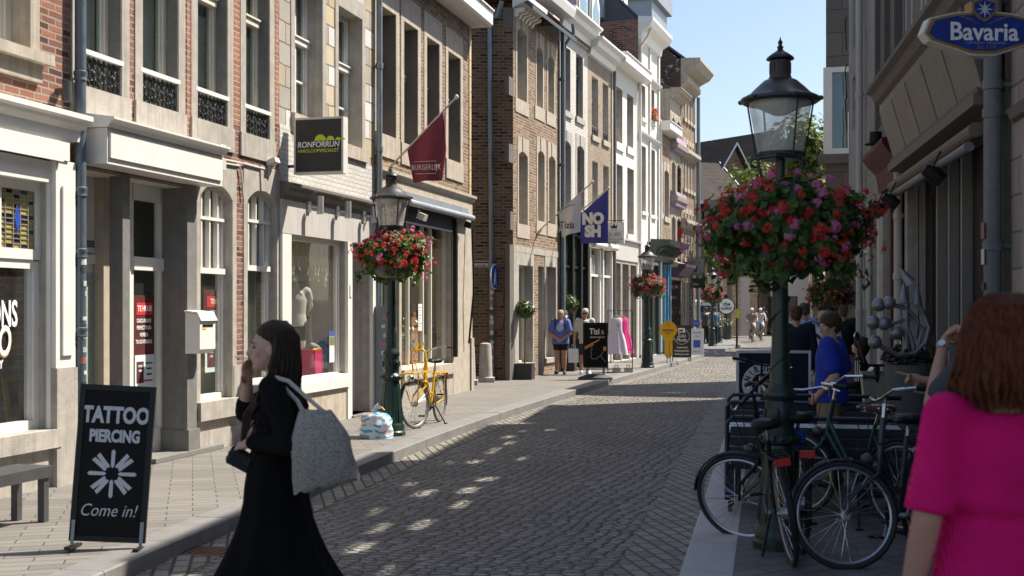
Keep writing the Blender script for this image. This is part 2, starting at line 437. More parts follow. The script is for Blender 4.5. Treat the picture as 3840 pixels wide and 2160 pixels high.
def kerb(name, P, w, z, mat, side):
    """joined kerb stones, each 1 m long, a few mm apart"""
    mb = MB(); Q = lerp_poly(P, int(sum((Vector(b)-Vector(a)).length for a, b in zip(P, P[1:])) / 1.0)); I = offset(Q, w * side)
    for i in range(len(Q) - 1):
        a, b = Vector(Q[i]), Vector(Q[i+1]); c, d = Vector(I[i+1]), Vector(I[i])
        t = (b - a).normalized() * .004; a = a + t; d = d + t; b = b - t; c = c - t
        e = .012; n = (d - a).normalized() * e; zz = z + rnd.uniform(-.003, .003)
        lo = [(*a, -.2), (*b, -.2), (*c, -.2), (*d, -.2)]
        m1 = [(*a, zz - e), (*b, zz - e)]; top = [(*(a + n), zz), (*(b + n), zz), (*c, zz), (*d, zz)]
        mb.poly([lo[0], lo[1], m1[1], m1[0]]); mb.poly([m1[0], m1[1], top[1], top[0]]); mb.poly(top)
        mb.poly([lo[1], lo[2], top[2], top[1], m1[1]]); mb.poly([lo[3], lo[0], m1[0], top[0], top[3]])
    return struct(mb.build(name, mat))
kerb('kerb_left', KL, .30, .004, KRB, 1)
kerb('kerb_right', KR, .34, .004, KRW, -1)
IL = offset(KL, .295); strip('pavement_left', IL, [(x - 16, y + 4) for x, y in IL], 0.0, PVL)
IR = offset(KR, -.335); strip('pavement_right', IR, [(x + 16, y - 4) for x, y in IR], 0.0, PVR)
# two rows of edge setts along the right and left kerbs
EDG = brick('edge_setts', [(.17, .155, .13), (.26, .24, .20), (.31, .28, .24)], (.045, .04, .035), bw=.16, bh=.12, ms=.014, bump=1.0)
def flatmat():
    t = NT('gutter_setts'); ob = t.obj(); mp = t.n('ShaderNodeMapping'); mp.inputs['Rotation'].default_value = (0, 0, R(78)); t.l(ob, mp.inputs[0])
    b = t.n('ShaderNodeTexBrick'); t.l(mp.outputs[0], b.inputs['Vector'])
    for k, q in (('Color1', (0, 0, 0, 1)), ('Color2', (1, 1, 1, 1)), ('Scale', 1.), ('Mortar Size', .014), ('Mortar Smooth', .3), ('Brick Width', .2), ('Row Height', .12)): b.inputs[k].default_value = q
    c = t.ramp(b.outputs['Color'], [(0, (.16, .145, .12)), (.5, (.25, .23, .19)), (1, (.30, .275, .23))])
    fn = t.noise(ob, 60, 4, .7); c = t.mix(t.rng(fn.outputs[0], .35, .7, 0, .5), c, (.10, .095, .08)); c = t.mix(b.outputs['Fac'], c, (.04, .035, .03))
    h = t.math('ADD', t.math('SUBTRACT', 1, b.outputs['Fac']), t.math('MULTIPLY', fn.outputs[0], .3))
    return t.end(t.pri(c, .65, 0, t.bump(h, 1., .02)))
GUT = flatmat()
strip('gutter_right', offset(KR, .03), offset(KR, .48), -.115, GUT)
strip('gutter_left', offset(KL, -.03), offset(KL, -.34), -.115, GUT)

# ---------------------------------------------------------------- buildings
class Row:
    def __init__(s, P, tan): s.P = Vector(P); s.tan = tan; s.th = math.atan(tan)
    def Y(s, px): return (s.P.x - s.tan * s.P.y) / ((px - CX) / F - s.tan)
    def pt(s, px): Y = s.Y(px); return Vector(((px - CX) / F * Y, Y))
ROW1, ROWE, ROWR = Row((-2.5, 19.04), .265), Row((.02, 28.8), .345), Row((6.54, 21.6), .17)
class Bld:
    """house front on a row; local x runs along the front (to the right when facing it), y into the house, z up"""
    def __init__(s, row, pl, pr, name, label, cat='house', group=None, side=1, fwd=0.0):
        s.row = row; s.side = side
        a, b = row.pt(pl), row.pt(pr); s.W = (b - a).length; s.o = a
        d = Vector((math.sin(row.th), math.cos(row.th))) * side; s.d = d; s.n = Vector((d.y, -d.x)); s.o = a + s.n * fwd; s.fwd = fwd
        s.root = thing(name, label, cat, (*s.o, 0), math.atan2(d.y, d.x), group)
    def Y(s, px):
        r = (px - CX) / F; k = (r * s.o.y - s.o.x) / (s.d.x - r * s.d.y); return s.o.y + k * s.d.y
    def u(s, px): r = (px - CX) / F; return (r * s.o.y - s.o.x) / (s.d.x - r * s.d.y)
    def z(s, px, py): return CH - (py - HY) / F * s.Y(px)
    def ud(s, px, y):
        r = (px - CX) / F; o = s.o - s.n * y; return (r * o.y - o.x) / (s.d.x - r * s.d.y)
    def w(s, u, y=0.0, z=0.0): p = s.o + s.d * u - s.n * y; return Vector((p.x, p.y, z))
    def yaw(s): return math.atan2(s.d.y, s.d.x)
    def plane(s, px, py, u):
        """point where the sight line meets the upright plane square to the front at u: returns (outwards distance, height)"""
        P = s.o + s.d * u; r = (px - CX) / F; k = (r * P.y - P.x) / (s.n.x - r * s.n.y); Y = P.y + k * s.n.y
        return k, CH - (py - HY) / F * Y
    def box(s, name, mt, x0, x1, y0, y1, z0, z1, parent=None):
        return MB().box(x0, x1, y0, y1, z0, z1).build(name, mt, parent or s.root)

def wall(b, H, ops, mt, D=6.0, depth=.22, W=None, name='wall', x0=0.0, sides=True, rev=None):
    W = W or b.W; mb = MB()
    us = sorted({x0, W} | {q for o in ops for q in o[:2]}); zs = sorted({0.0, H} | {q for o in ops for q in o[2:4]})
    us = [u for u in us if x0 <= u <= W]; zs = [z for z in zs if -.01 <= z <= H]
    for i in range(len(us) - 1):
        for j in range(len(zs) - 1):
            cu, cz = (us[i] + us[i+1]) / 2, (zs[j] + zs[j+1]) / 2
            if any(o[0] < cu < o[1] and o[2] < cz < o[3] for o in ops): continue
            mb.quad((us[i], 0, zs[j]), (us[i+1], 0, zs[j]), (us[i+1], 0, zs[j+1]), (us[i], 0, zs[j+1]))
    mb.mi = 1
    for o in ops:
        u0, u1, a, c = o[:4]; c = min(c, H)
        mb.quad((u0, 0, a), (u0, depth, a), (u0, depth, c), (u0, 0, c)); mb.quad((u1, depth, a), (u1, 0, a), (u1, 0, c), (u1, depth, c))
        mb.quad((u0, 0, c), (u0, depth, c), (u1, depth, c), (u1, 0, c)); mb.quad((u0, depth, a), (u0, 0, a), (u1, 0, a), (u1, depth, a))
    mb.mi = 0
    if sides:
        mb.quad((x0, D, 0), (x0, 0, 0), (x0, 0, H), (x0, D, H)); mb.quad((W, 0, 0), (W, D, 0), (W, D, H), (W, 0, H)); mb.quad((W, D, 0), (x0, D, 0), (x0, D, H), (W, D, H))
    return mb.build(name, [mt, rev or STO], b.root)

def roof(b, H, mt, D=6.0, rise=2.6, ov=.35, W=None, x0=0.0):
    W = W or b.W; mb = MB(); t = .1
    mb.extx([(-ov, H + .02), (D / 2, H + rise), (D + ov, H + .02), (D + ov, H + .02 - t), (D / 2, H + rise - t - .04), (-ov, H + .02 - t)], x0, W)
    mb.poly([(x0 + .02, 0, H - .02), (x0 + .02, D, H - .02), (x0 + .02, D / 2, H + rise - .15)]); mb.poly([(W - .02, 0, H - .02), (W - .02, D / 2, H + rise - .15), (W - .02, D, H - .02)])
    return mb.build('roof', mt, b.root)

def arch_pts(u0, u1, z0, rise, n=10):
    if rise <= 0: return [(u0, z0), (u1, z0)]
    w = (u1 - u0) / 2; r = (w * w + rise * rise) / (2 * rise); cz = z0 + rise - r; cu = (u0 + u1) / 2
    a = math.asin(min(1, w / r)); return [(cu + r * math.sin(-a + 2 * a * i / n), cz + r * math.cos(-a + 2 * a * i / n)) for i in range(n + 1)]

def window(b, u0, u1, za, zb, fm, depth=.2, fw=.06, trans=(), mull=(), sur=None, sill=None, arch=0., curtain=0., rail=False, pane=None, parent=None, name='window', vtrans=(), key=False, cmat=None):
    p = parent or b.root; mb = MB(); y0, y1 = depth, depth + .07
    mb.box(u0 - .01, u0 + fw, y0, y1, za, zb); mb.box(u1 - fw, u1 + .01, y0, y1, za, zb)
    mb.box(u0 + fw, u1 - fw, y0, y1, za - .01, za + fw * 1.2); mb.box(u0 + fw, u1 - fw, y0, y1, zb - fw, zb + .01)
    for f in trans:
        z = za + (zb - za) * f; mb.box(u0 + fw, u1 - fw, y0 - .045, y1 + .002, z - .05, z + .05); mb.box(u0 + fw, u1 - fw, y0 - .07, y1 - .002, z + .035, z + .06)
    for f in mull:
        u = u0 + (u1 - u0) * f; mb.box(u - .022, u + .022, y0 - .004, y1 - .004, za + fw, zb - fw)
    for f in vtrans:
        z = za + (zb - za) * f; mb.box(u0 + fw, u1 - fw, y0 + .006, y1 - .006, z - .014, z + .014)
    # inner casement frame
    mb.box(u0 + fw, u0 + fw + .04, y0 + .02, y1 + .01, za + fw, zb - fw); mb.box(u1 - fw - .04, u1 - fw, y0 + .02, y1 + .01, za + fw, zb - fw)
    w = mb.build(name, fm, p)
    q = MB(); q.quad((u0, y0 + .045, za), (u1, y0 + .045, za), (u1, y0 + .045, zb), (u0, y0 + .045, zb)); q.build('pane', pane or GLS, w)
    if curtain:
        c = MB(); n = 9; cw = (u1 - u0) * curtain
        for k in (0, 1):
            pts = []
            for i in range(n + 1):
                x = u0 + cw * i / n if k == 0 else u1 - cw * i / n
                pts.append((x, y1 + .08 + .03 * math.sin(i * 2.3 + k)))
            for a, e in zip(pts, pts[1:]): c.quad((*a, za), (*e, za), (*e, zb), (*a, zb))
        c.build('curtain', cmat or CUR, w, 60)
    if sur:
        m, sw, lh = sur[:3]; s = MB(); pr = -.012
        s.box(u0 - sw, u0 + .005, pr, depth, za, zb - arch); s.box(u1 - .005, u1 + sw, pr, depth, za, zb - arch)
        ar = arch_pts(u0 + .005, u1 - .005, zb - arch, arch); top = zb + lh
        if arch > 0:
            full = [(u0 - sw, zb - arch)] + ar + [(u1 + sw, zb - arch)]
            for a, e in zip(full, full[1:]):
                s.quad((a[0], pr, a[1]), (e[0], pr, e[1]), (e[0], pr, top), (a[0], pr, top)); s.quad((a[0], depth, a[1]), (e[0], depth, e[1]), (e[0], pr, e[1]), (a[0], pr, a[1]))
            s.quad((u0 - sw, pr, top), (u1 + sw, pr, top), (u1 + sw, .0, top), (u0 - sw, .0, top))
            s.quad((u0 - sw, pr, zb - arch), (u0 - sw, pr, top), (u0 - sw, 0, top), (u0 - sw, 0, zb - arch)); s.quad((u1 + sw, pr, top), (u1 + sw, pr, zb - arch), (u1 + sw, 0, zb - arch), (u1 + sw, 0, top))
        else: s.box(u0 - sw, u1 + sw, pr, depth, zb - .005, top)
        if key or arch > 0:
            cu = (u0 + u1) / 2; s.prism([(cu - .07, zb - .01), (cu + .07, zb - .01), (cu + .10, top + .002), (cu - .10, top + .002)], pr - .018, .05)
        s.build('surround', m, w)
    if sill:
        m, h, pj, ov = sill
        MB().box(u0 - ov, u1 + ov, -pj, depth + .02, za - h, za + .004).build('sill', m, w)
    if rail: railing(u0 + .01, u1 - .01, za, w)
    return w

def railing(u0, u1, za, parent, h=.33):
    """cast iron scroll balustrade hung in the opening under a white rail"""
    mb = MB(); y = .03; W = u1 - u0; n = 4; cw = W / n
    for i in range(n):
        cx = u0 + cw * (i + .5)
        for sg in (-1, 1):
            for (r0, zc, turns) in ((.085, h * .66, 1.4), (.06, h * .33, 1.3), (.035, h * .85, 1.2)):
                pts = []
                for k in range(15):
                    a = k / 14 * turns * 2 * PI; r = r0 * (1 - k / 16) * min(1, cw / .22) * .78
                    pts.append((cx + sg * (cw * .24 - r * math.cos(a) * .9), y + .004 * math.sin(a), za + zc + r * math.sin(a)))
                mb.tube(pts, .007, 5)
        mb.tube([(cx, y, za + .03), (cx, y, za + h)], .012, 5); mb.ell((cx, y, za + h * .5), (.028, .02, .04), 8, 5)
        pts = [(cx - cw / 2 + cw * k / 8, y, za + h - .02 - .12 * abs(math.sin(PI * (k / 8))) * 0 - .10 * (1 - abs(2 * k / 8 - 1))) for k in range(9)]
        mb.tube(pts, .011, 5)
    for i in range(n + 1):
        x = u0 + cw * i; mb.tube([(x, y, za + .01), (x, y, za + h)], .008, 5); mb.ell((x, y, za + .06), (.02, .015, .04), 8, 5); mb.ell((x, y, za + h * .6), (.02, .014, .05), 8, 5)
    r = mb.build('railing', IRN, parent)
    return r
def handrail(u0, u1, z, parent): return MB().box(u0 - .03, u1 + .03, -.015, .075, z, z + .05).build('handrail', WPT, parent)

def pipe(b, u, y, z0, z1, r=.05, mt=None, name='downpipe', cols=(), bends=None):
    mb = MB(); mb.tube([(u, y, z0), (u, y, z1)], r, 14)
    for z in cols: mb.lathe([(r, -.05), (r + .012, -.045), (r + .012, .045), (r, .05)], 14, (u, y, z))
    for z in cols: mb.box(u - .015, u + .015, y, max(y + .05, .02), z - .02, z + .02)
    return mb.build(name, mt or ZNC, b.root, 40)
def cornice(b, z, prof, mt, u0=None, u1=None, name='cornice'):
    """profile points (outwards, up)"""
    mb = MB(); mb.extx([(-p[0], z + p[1]) for p in prof], 0 if u0 is None else u0, b.W if u1 is None else u1)
    return mb.build(name, mt, b.root)
GUTP = [(0, -.34), (.06, -.34), (.08, -.28), (.18, -.24), (.22, -.16), (.36, -.12), (.40, 0), (.44, .0), (.44, .03), (0, .03)]
BOXG = [(0, -.32), (.42, -.32), (.46, -.28), (.46, 0), (.50, .0), (.50, .03), (0, .03)]
# ================================================================ left side, house by house
TEALC = mat('sea_green_net_curtain', (.20, .27, .24), .9, var=.1)
# --- tattoo shop house
A = Bld(ROW1, -1000, 262, 'brick_house', 'red brick house with white shop front and stained glass transom at the left edge', 'house')
b = A; u = b.u; z = b.z
sw0, sw1 = u(-330), u(172); zt, zm, zm2, zs = z(90, 668), z(90, 930), z(90, 975), z(90, 1620)
wl0, wl1 = u(-140), u(112); wz0 = z(95, 192); wz1 = wz0 + 2.0
wall(b, 8.6, [(wl0, wl1, wz0, wz1), (sw0, sw1, zs, zt)], RED)
window(b, wl0, wl1, wz0, wz1, CPT, depth=.2, fw=.09, mull=(.5,), sur=(STW, .13, .3), sill=(STW, .1, .13, .2), curtain=.3)
MB().box(wl0 - .13, wl1 + .12, -.05, .1, wz0 - .27, wz0 - .102).build('sill_band', STW, b.root)
zg = z(273, 455)
c = MB(); c.extx([(0, zg - .222), (-.125, zg - .222), (-.135, zg - .12), (-.19, zg - .07), (-.21, zg - .04), (-.25, zg - .02), (-.25, zg + .03), (0, zg + .05)], u(-1000), u(268)); co = c.build('shop_cornice', WPT, b.root)
zf0 = z(188, 600); MB().box(u(-1000), u(222), -.12, .1, zf0, zg - .222).build('fascia', WPT, b.root)
MB().box(u(-1000), u(190), -.15, -.122, zf0 - .02, zf0 + .16).build('fascia_moulding', WPT, b.root)
MB().box(u(-1000), u(175.5), -.05, .06, zt - .01, zf0 - .021).build('lintel_board', WPT, b.root); MB().box(sw1 + .003, u(176) - .003, -.05, .14, zs, zt - .011).build('window_post', WPT, b.root)
zp = z(215, 1378)
pl = MB(); pl.box(u(176), u(250), -.10, .05, zp, zf0 - .002); pl.box(u(196), u(236), -.125, -.102, zp + .12, zf0 - .25); pl.build('pilaster', WPT, b.root)
MB().box(u(174), u(252), -.12, .05, 0, zp - .003).build('pier', STO, b.root)
MB().box(u(-1000), u(173.4), -.06, .04, 0, zs - .18).build('stone_panel', STO, b.root)
MB().box(u(-330), u(190), -.13, .1, zs - .178, zs - .002).build('shop_sill', STO, b.root)
w = window(b, sw0, sw1, zs, zm2, WPT, depth=.08, fw=.075, pane=SHG, name='shop_window')
ww = (sw1 - sw0)
for k, (a, e) in enumerate(((u(-330), u(-160)), (u(-155), u(5)), (u(10), u(174)))):
    m = MB(); m.box(a, a + .06, .06, .15, zm2 + .012, zt - .005); m.box(e - .06, e, .06, .15, zm2 + .012, zt - .005); m.box(a + .06, e - .06, .06, .15, zm2 + .012, zm2 + .11); m.box(a + .06, e - .06, .06, .15, zt - .1, zt - .005)
    fr = m.build('transom_window', WPT, b.root)
    # stained glass: lead lines and coloured panes
    x0, x1, y0, y1 = a + .06, e - .06, zm2 + .11, zt - .1; W_ = x1 - x0; H_ = y1 - y0
    cols = {}
    rows = 12
    for r_ in range(rows):
        za, zb = y0 + H_ * r_ / rows, y0 + H_ * (r_ + 1) / rows
        pat = 'ydydy' if r_ in (0, 11) else ('yydyy' if r_ % 3 else 'dyyyd')
        xs = [0, .18, .40, .60, .82, 1]
        for q in range(5):
            ch = pat[q]
            if q == 2 and 3 < r_ < 8: ch = 'b'
            if q in (1, 3) and 4 < r_ < 7: ch = 'd'
            cols.setdefault(ch, MB()).quad((x0 + W_ * xs[q], .10, za), (x0 + W_ * xs[q+1], .10, za), (x0 + W_ * xs[q+1], .10, zb), (x0 + W_ * xs[q], .10, zb))
    cc = {'y': ('amber_glass', (.42, .30, .05)), 'd': ('plum_glass', (.03, .018, .022)), 'b': ('blue_glass', (.02, .05, .32))}
    for ch, mb_ in cols.items(): mb_.build('stained_pane', mat(cc[ch][0], cc[ch][1], .2, var=.3, sc=30), fr)
    ld = MB()
    for r_ in range(rows + 1): ld.box(x0, x1, .09, .11, y0 + H_ * r_ / rows - .005, y0 + H_ * r_ / rows + .005)
    for q in xs: ld.box(x0 + W_ * q - .005, x0 + W_ * q + .005, .088, .112, y0, y1)
    cxm, czm = x0 + W_ / 2, y0 + H_ / 2
    ld.prism([(cxm, czm - H_ * .28), (cxm + W_ * .09, czm), (cxm, czm + H_ * .28), (cxm - W_ * .09, czm)], .084, .087); ld.build('lead_lines', mat('lead', (.35, .36, .36), .4, metal=.5), fr)
    MB().prism([(cxm, czm - H_ * .25), (cxm + W_ * .075, czm), (cxm, czm + H_ * .25), (cxm - W_ * .075, czm)], .079, .083).build('lozenge_pane', mat('deep_blue_glass', (.03, .08, .40), .15), fr)
ib = MB(); ib.box(sw0, sw1 + .5, 1.2, 1.25, 0, 3.4); ib.box(sw0, sw1 + .5, .3, 2.4, zs - .05, zs - .02); ib.quad((sw1 + .4, .3, 0), (sw1 + .4, 2.4, 0), (sw1 + .4, 2.4, 3.4), (sw1 + .4, .3, 3.4)); ib.quad((sw0, .3, zm2), (sw1 + .4, .3, zm2), (sw1 + .4, 2.4, zm2), (sw0, 2.4, zm2)); ib.build('shop_interior', mat('green_grey_interior', (.16, .19, .15), .9), b.root)
for s_, px, py, hh in (('TIONS', 102, 1181, .26), ('TATTOO', 76, 1284, .30), ('JEWELRY', 48, 1368, .085)):
    if s_ == 'TATTOO':
        text(s_, hh * 1.32, mat('gold_lettering', (.45, .30, .06), .5), b.root, (u(px) + .012, .112, z(px, py) - .012), sx=.62, bold=.03, align='RIGHT', shear=.15, name='window_lettering')
    text(s_, hh * 1.32, WHT, b.root, (u(px), .106, z(px, py)), sx=.55 if s_ != 'JEWELRY' else .8, bold=.02, align='RIGHT', name='window_lettering', shear=.15 if s_ == 'TATTOO' else 0)
roof(b, 8.6, SLT); cornice(b, 8.6, GUTP, WPT)
pp = MB(); pp.tube([(b.W + .03, -.10, 0), (b.W + .03, -.10, 8.4)], .055, 16)
for zz in (z(265, 285), z(265, 720), z(265, 950), z(265, 1245)): pp.lathe([(.055, -.05), (.068, -.04), (.06, -.01), (.068, .01), (.068, .04), (.055, .05)], 16, (b.W + .03, -.10, zz))
dp = pp.build('downpipe', mat('blue_grey_zinc', (.11, .14, .17), .45, metal=.3, var=.15, streak=.2), b.root, 40)
sc = [(.55, .55, .53), (.30, .12, .10), (.40, .42, .44), (.5, .47, .38), (.05, .05, .05)]
for i in range(16):
    zz = .55 + i * .11 + rnd.uniform(-.03, .03); ang = rnd.uniform(-.6, .9); s_ = rnd.uniform(.015, .035); q = MB()
    for k in range(4):
        a0 = -PI/2 + ang + (k - 2) * .32; a1 = a0 + .32; q.quad(*[(b.W + .03 + .0575 * math.cos(aa), -.10 + .0575 * math.sin(aa), h_) for aa, h_ in ((a0, zz - s_), (a1, zz - s_), (a1, zz + s_), (a0, zz + s_))])
    q.build('sticker', mat('sticker_%d' % (i % 5), sc[i % 5], .6, var=.4, sc=40), dp)
gl = thing('wall_light', 'dark cylinder wall light on the red brick wall beside the tall grey downpipe', 'wall light', b.w(u(214), 0, z(214, 345)), b.yaw())
MB().lathe([(.0, -.10), (.045, -.10), (.045, .10), (.0, .10)], 16, (0, -.11, 0)).build('lamp_body', GRP, gl, 40); MB().box(-.03, .03, -.08, 0, -.03, .03).build('bracket', GRP, gl)

# --- "to let" house
B = b = Bld(ROW1, 288, 1046, 'brick_house', 'red brick house with iron window railings and white shop front to let', 'house'); u = b.u; z = b.z
UW = [(295, 455, 367, 464), (527, 668, 428, 683), (734, 852, 480, 859), (916, 1010, 530, 1023)]
zt2 = 6.2
ops = []; wins = []
for xl, xr, yb, xb in UW:
    za = z(xb - 4, yb) ; wins.append((u(xl) + .02, u(xr), za, zt2)); ops.append(wins[-1])
zfb, zft = z(520, 655), z(520, 530)
rec = (u(304), u(690), 0.0, z(617, 690)); ops.append(rec)
GW = [(748, 870, 1500, 690), (925, 1037, 1440, 714)]
gws = []
for xl, xr, yb, yt in GW:
    g_ = (u(xl), u(xr), z(xl + 60, yb), z((xl + xr) / 2, yt)); gws.append(g_); ops.append(g_)
wall(b, 8.2, ops, RED, depth=.2)
for k, (u0, u1, za, zb) in enumerate(wins):
    w = window(b, u0, u1, za, zb, CPT, depth=.15, fw=.07, trans=(.70,), mull=() , sur=(STO, .14, .25), arch=.12, curtain=.5, rail=True, cmat=TEALC)
    handrail(u0, u1, za + .335, w)
    MB().box(u0 - .15, u1 + .15, -.03, .27, za - .30, za + .003).build('sill', STO, w)
    q = MB(); q.box(u0 + .006, u0 + .02, -.006, .14, za + .004, zb - .13); q.box(u1 - .02, u1 - .006, -.006, .14, za + .004, zb - .13); q.build('shaded_reveal', STD, w)  # dark strips put the shade of the jambs into the colour
orb = MB()
for xa, xb in ((699, 718), (873, 899), (1031, 1044)): orb.box(u(xa), u(xb), -.004, .1, z((xa + xb) / 2, 470), 8.0)
orb.build('brick_pier', ORB, b.root)
# fascia box
f0, f1 = u(304), u(748)
def zz_(px, y, dy=0): return z(px, y)
fz0, fz1 = z(430, 640), z(430, 512)
mb = MB(); mb.box(f0, f1, -.30, .02, fz0, fz1); mb.box(f0 + .03, f1 - .03, -.325, -.302, fz0 + .06, fz1 - .05); mb.build('fascia', WPT, b.root)
MB().extx([(0, fz1 + .003), (-.33, fz1 + .003), (-.35, fz1 + .04), (-.38, fz1 + .07), (-.40, fz1 + .08), (-.40, fz1 + .10), (0, fz1 + .16)], f0 - .03, f1 + .03).build('shop_cornice', WPT, b.root)
MB().box(f0, f1, .03, .55, rec[3] - .002, rec[3] + .05).build('recess_ceiling', CPT, b.root)
# recess: narrow white door, stone columns, glazed shop door
d0, d1 = b.ud(306, .4), b.ud(386, .4)
MB().box(rec[0], b.ud(470, .55), .55, .6, 0, rec[3]).build('recess_wall', WPT, b.root)
mb = MB(); mb.box(d0, d1, .40, .46, .05, 2.3); mb.box(d0, d1, .38, .52, 2.32, rec[3] - .003); mb.box(d0 + .02, d1 - .02, .36, .398, 2.20, 2.30); dr = mb.build('door', WPT, b.root)
q = MB(); q.box(d0 + .05, d0 + .22, .385, .398, .4, 2.1); q.build('pane', mat('striped_blind', (.30, .38, .34), .6, var=.3, sc=40), dr)
MB().tube([(d1 - .12, .39, 1.02), (d1 - .12, .31, 1.0), (d1 - .12, .28, 1.18), (d1 - .12, .31, 1.36), (d1 - .12, .39, 1.34)], .02, 10).build('handle', BPT, dr, 50)
q = MB(); q.ell((d1 - .04, .37, 1.12), (.03, .035, .03), 10, 7); q.build('knob', CHR, dr, 60)
q = MB()
for i in range(4): q.box(d0 + .06, d0 + .2, .372, .379, 2.38 + i * .02, 2.39 + i * .02)
q.build('vent', GRP, dr)
MB().box(b.ud(389, .26), b.ud(429, .26), .26, .38, 0, rec[3] - .004).build('column', mat('pale_warm_stone', (.42, .37, .29), .85, var=.15, streak=.3), b.root)
MB().box(b.ud(460, -.02), b.ud(487, -.02), -.02, .14, 0, rec[3] - .004).build('column', STD, b.root)
g0, g1 = b.ud(484, .28), b.ud(622, .28)
mb = MB(); fh = 2.35; yd = .28
mb.box(g0, g0 + .09, yd, yd + .08, .05, rec[3] - .005); mb.box(g1 - .12, g1, yd, yd + .08, .05, rec[3] - .005); mb.box(g0 + .06, g1 - .09, yd, yd + .08, .05, .33); zt_ = z(545, 985)
mb.box(g0 + .06, g1 - .09, yd - .03, yd + .08, zt_ - .07, zt_ + .08); mb.box(g0 + .06, g1 - .09, yd, yd + .08, rec[3] - .18, rec[3] - .005)
dr = mb.build('glass_door', WPT, b.root)
q = MB(); q.quad((g0, yd + .05, .3), (g1, yd + .05, .3), (g1, yd + .05, rec[3]), (g0, yd + .05, rec[3])); q.build('pane', SHG, dr)
q = MB(); q.tube([(g1 - .05, yd - .06, .75), (g1 - .05, yd - .06, 1.75)], .014, 8); q.box(g1 - .06, g1 - .04, yd - .06, yd, .85, .87); q.box(g1 - .06, g1 - .04, yd - .06, yd, 1.6, 1.62); q.build('handle', CHR, dr)
MB().box(g0 - .1, x0 - .04, -.12, .54, .004, .055).build('door_step', STD, b.root)
# stone pier, stone surround and plinth
x0 = u(690)
mb = MB(); mb.box(x0 - .012, u(724), -.05, .34, .30, fz0 - .003); mb.box(x0 - .03, u(728), -.08, .34, 0, .30); mb.build('pier', STD, b.root)
mb = MB(); zp = z(690, 1655)
mb.box(u(728), b.W, -.035, .05, 0, .24); mb.box(u(728), gws[0][0] - .01, -.02, .05, .243, .95); mb.box(gws[0][1] + .02, gws[1][0] - .02, -.02, .05, .243, 1.0); mb.box(gws[1][1] + .01, b.W, -.02, .05, .243, 1.0); mb.box(gws[0][0] - .007, gws[1][1] + .007, -.012, .05, .243, min(gws[0][2], gws[1][2]) - .22); mb.build('plinth', STO, b.root)
q = MB(); cu_ = u(905); q.prism([(cu_ - .06, .03), (cu_ + .06, .03), (cu_ + .055, .16), (cu_, .24), (cu_ - .055, .16)], -.04, -.036); q.build('cellar_vent', BLK, b.root)
for k, (u0, u1, za, zb) in enumerate(gws):
    w = window(b, u0, u1, za, zb, WPT, depth=.10, fw=.06, trans=(), sur=(STO, .10, .32), arch=.17, pane=SHG, name='arched_window')
    MB().box(u0 - .12, u1 + .12, -.09, .12, za - .22, za + .003).build('sill', STO, w)
    H_ = zb - za; zt1 = za + H_ * .60; zt3 = za + H_ * .84
    q = MB(); q.box(u0 + .05, u1 - .05, .06, .165, zt1 - .04, zt1 + .03); q.box(u0 + .05, u1 - .05, .07, .163, zt3 - .02, zt3 + .02)
    for i in range(1, 4): q.box(u0 + (u1 - u0) * i / 4 - .014, u0 + (u1 - u0) * i / 4 + .014, .085, .16, zt1 + .03, zb)
    ar = arch_pts(u0, u1, zb - .17, .17)
    for a, e in zip(ar, ar[1:]): q.quad((a[0], .08, a[1] - .08), (e[0], .08, e[1] - .08), (e[0], .08, e[1] + .01), (a[0], .08, a[1] + .01))
    q.build('glazing_bars', WPT, w)
    q = MB(); q.quad((u0, .15, zt1), (u1, .15, zt1), (u1, .15, zt3), (u0, .15, zt3)); q.build('fretted_pane', mat('leaded_glass', (.16, .15, .14), .35, var=.2, sc=50), w)
    q = MB()
    for i in range(4):
        a = u0 + .04 + (u1 - u0 - .06) * i / 4; e = a + (u1 - u0 - .06) / 4 - .03
        for f in (.33, .66): q.box(a + (e - a) * f - .003, a + (e - a) * f + .003, .142, .149, zt1 + .03, zt3 - .02)
        for k_ in range(5):
            aa = PI * k_ / 4; q.tube([((a + e) / 2, .145, zt3 - .10), ((a + e) / 2 + .05 * math.cos(aa), .145, zt3 - .10 + .06 * math.sin(aa))], .003, 4)
    q.build('lead_lines', mat('pale_lead', (.4, .4, .38), .5), w)
mb = MB()
bl = MB(); bl.quad((gws[0][0] - .05, .32, .5), (gws[1][1] + .05, .32, .5), (gws[1][1] + .05, .32, 3.2), (gws[0][0] - .05, .32, 3.2)); bl.build('sun_catching_sheet', mat('sage_sheet', (.36, .37, .29), .9, var=.08, sc=2), b.root)  # pale sheet added behind the panes to catch sun and brighten them
ib = MB(); ib.quad((rec[0], 1.1, 0), (b.W, 1.1, 0), (b.W, 1.1, 3.3), (rec[0], 1.1, 3.3)); ib.quad((rec[1] - 1.3, .62, 3.2), (b.W, .62, 3.2), (b.W, 3., 3.2), (rec[1] - 1.3, 3., 3.2)); ib.quad((rec[0], .62, .03), (b.W, .62, .03), (b.W, 3., .03), (rec[0], 3., .03)); ib.quad((b.W - .1, .3, 0), (b.W - .1, 3, 0), (b.W - .1, 3, 3.3), (b.W - .1, .3, 3.3)); ib.build('shop_interior', INT, b.root)
roof(b, 8.2, SLT); cornice(b, 8.2, GUTP, WPT)
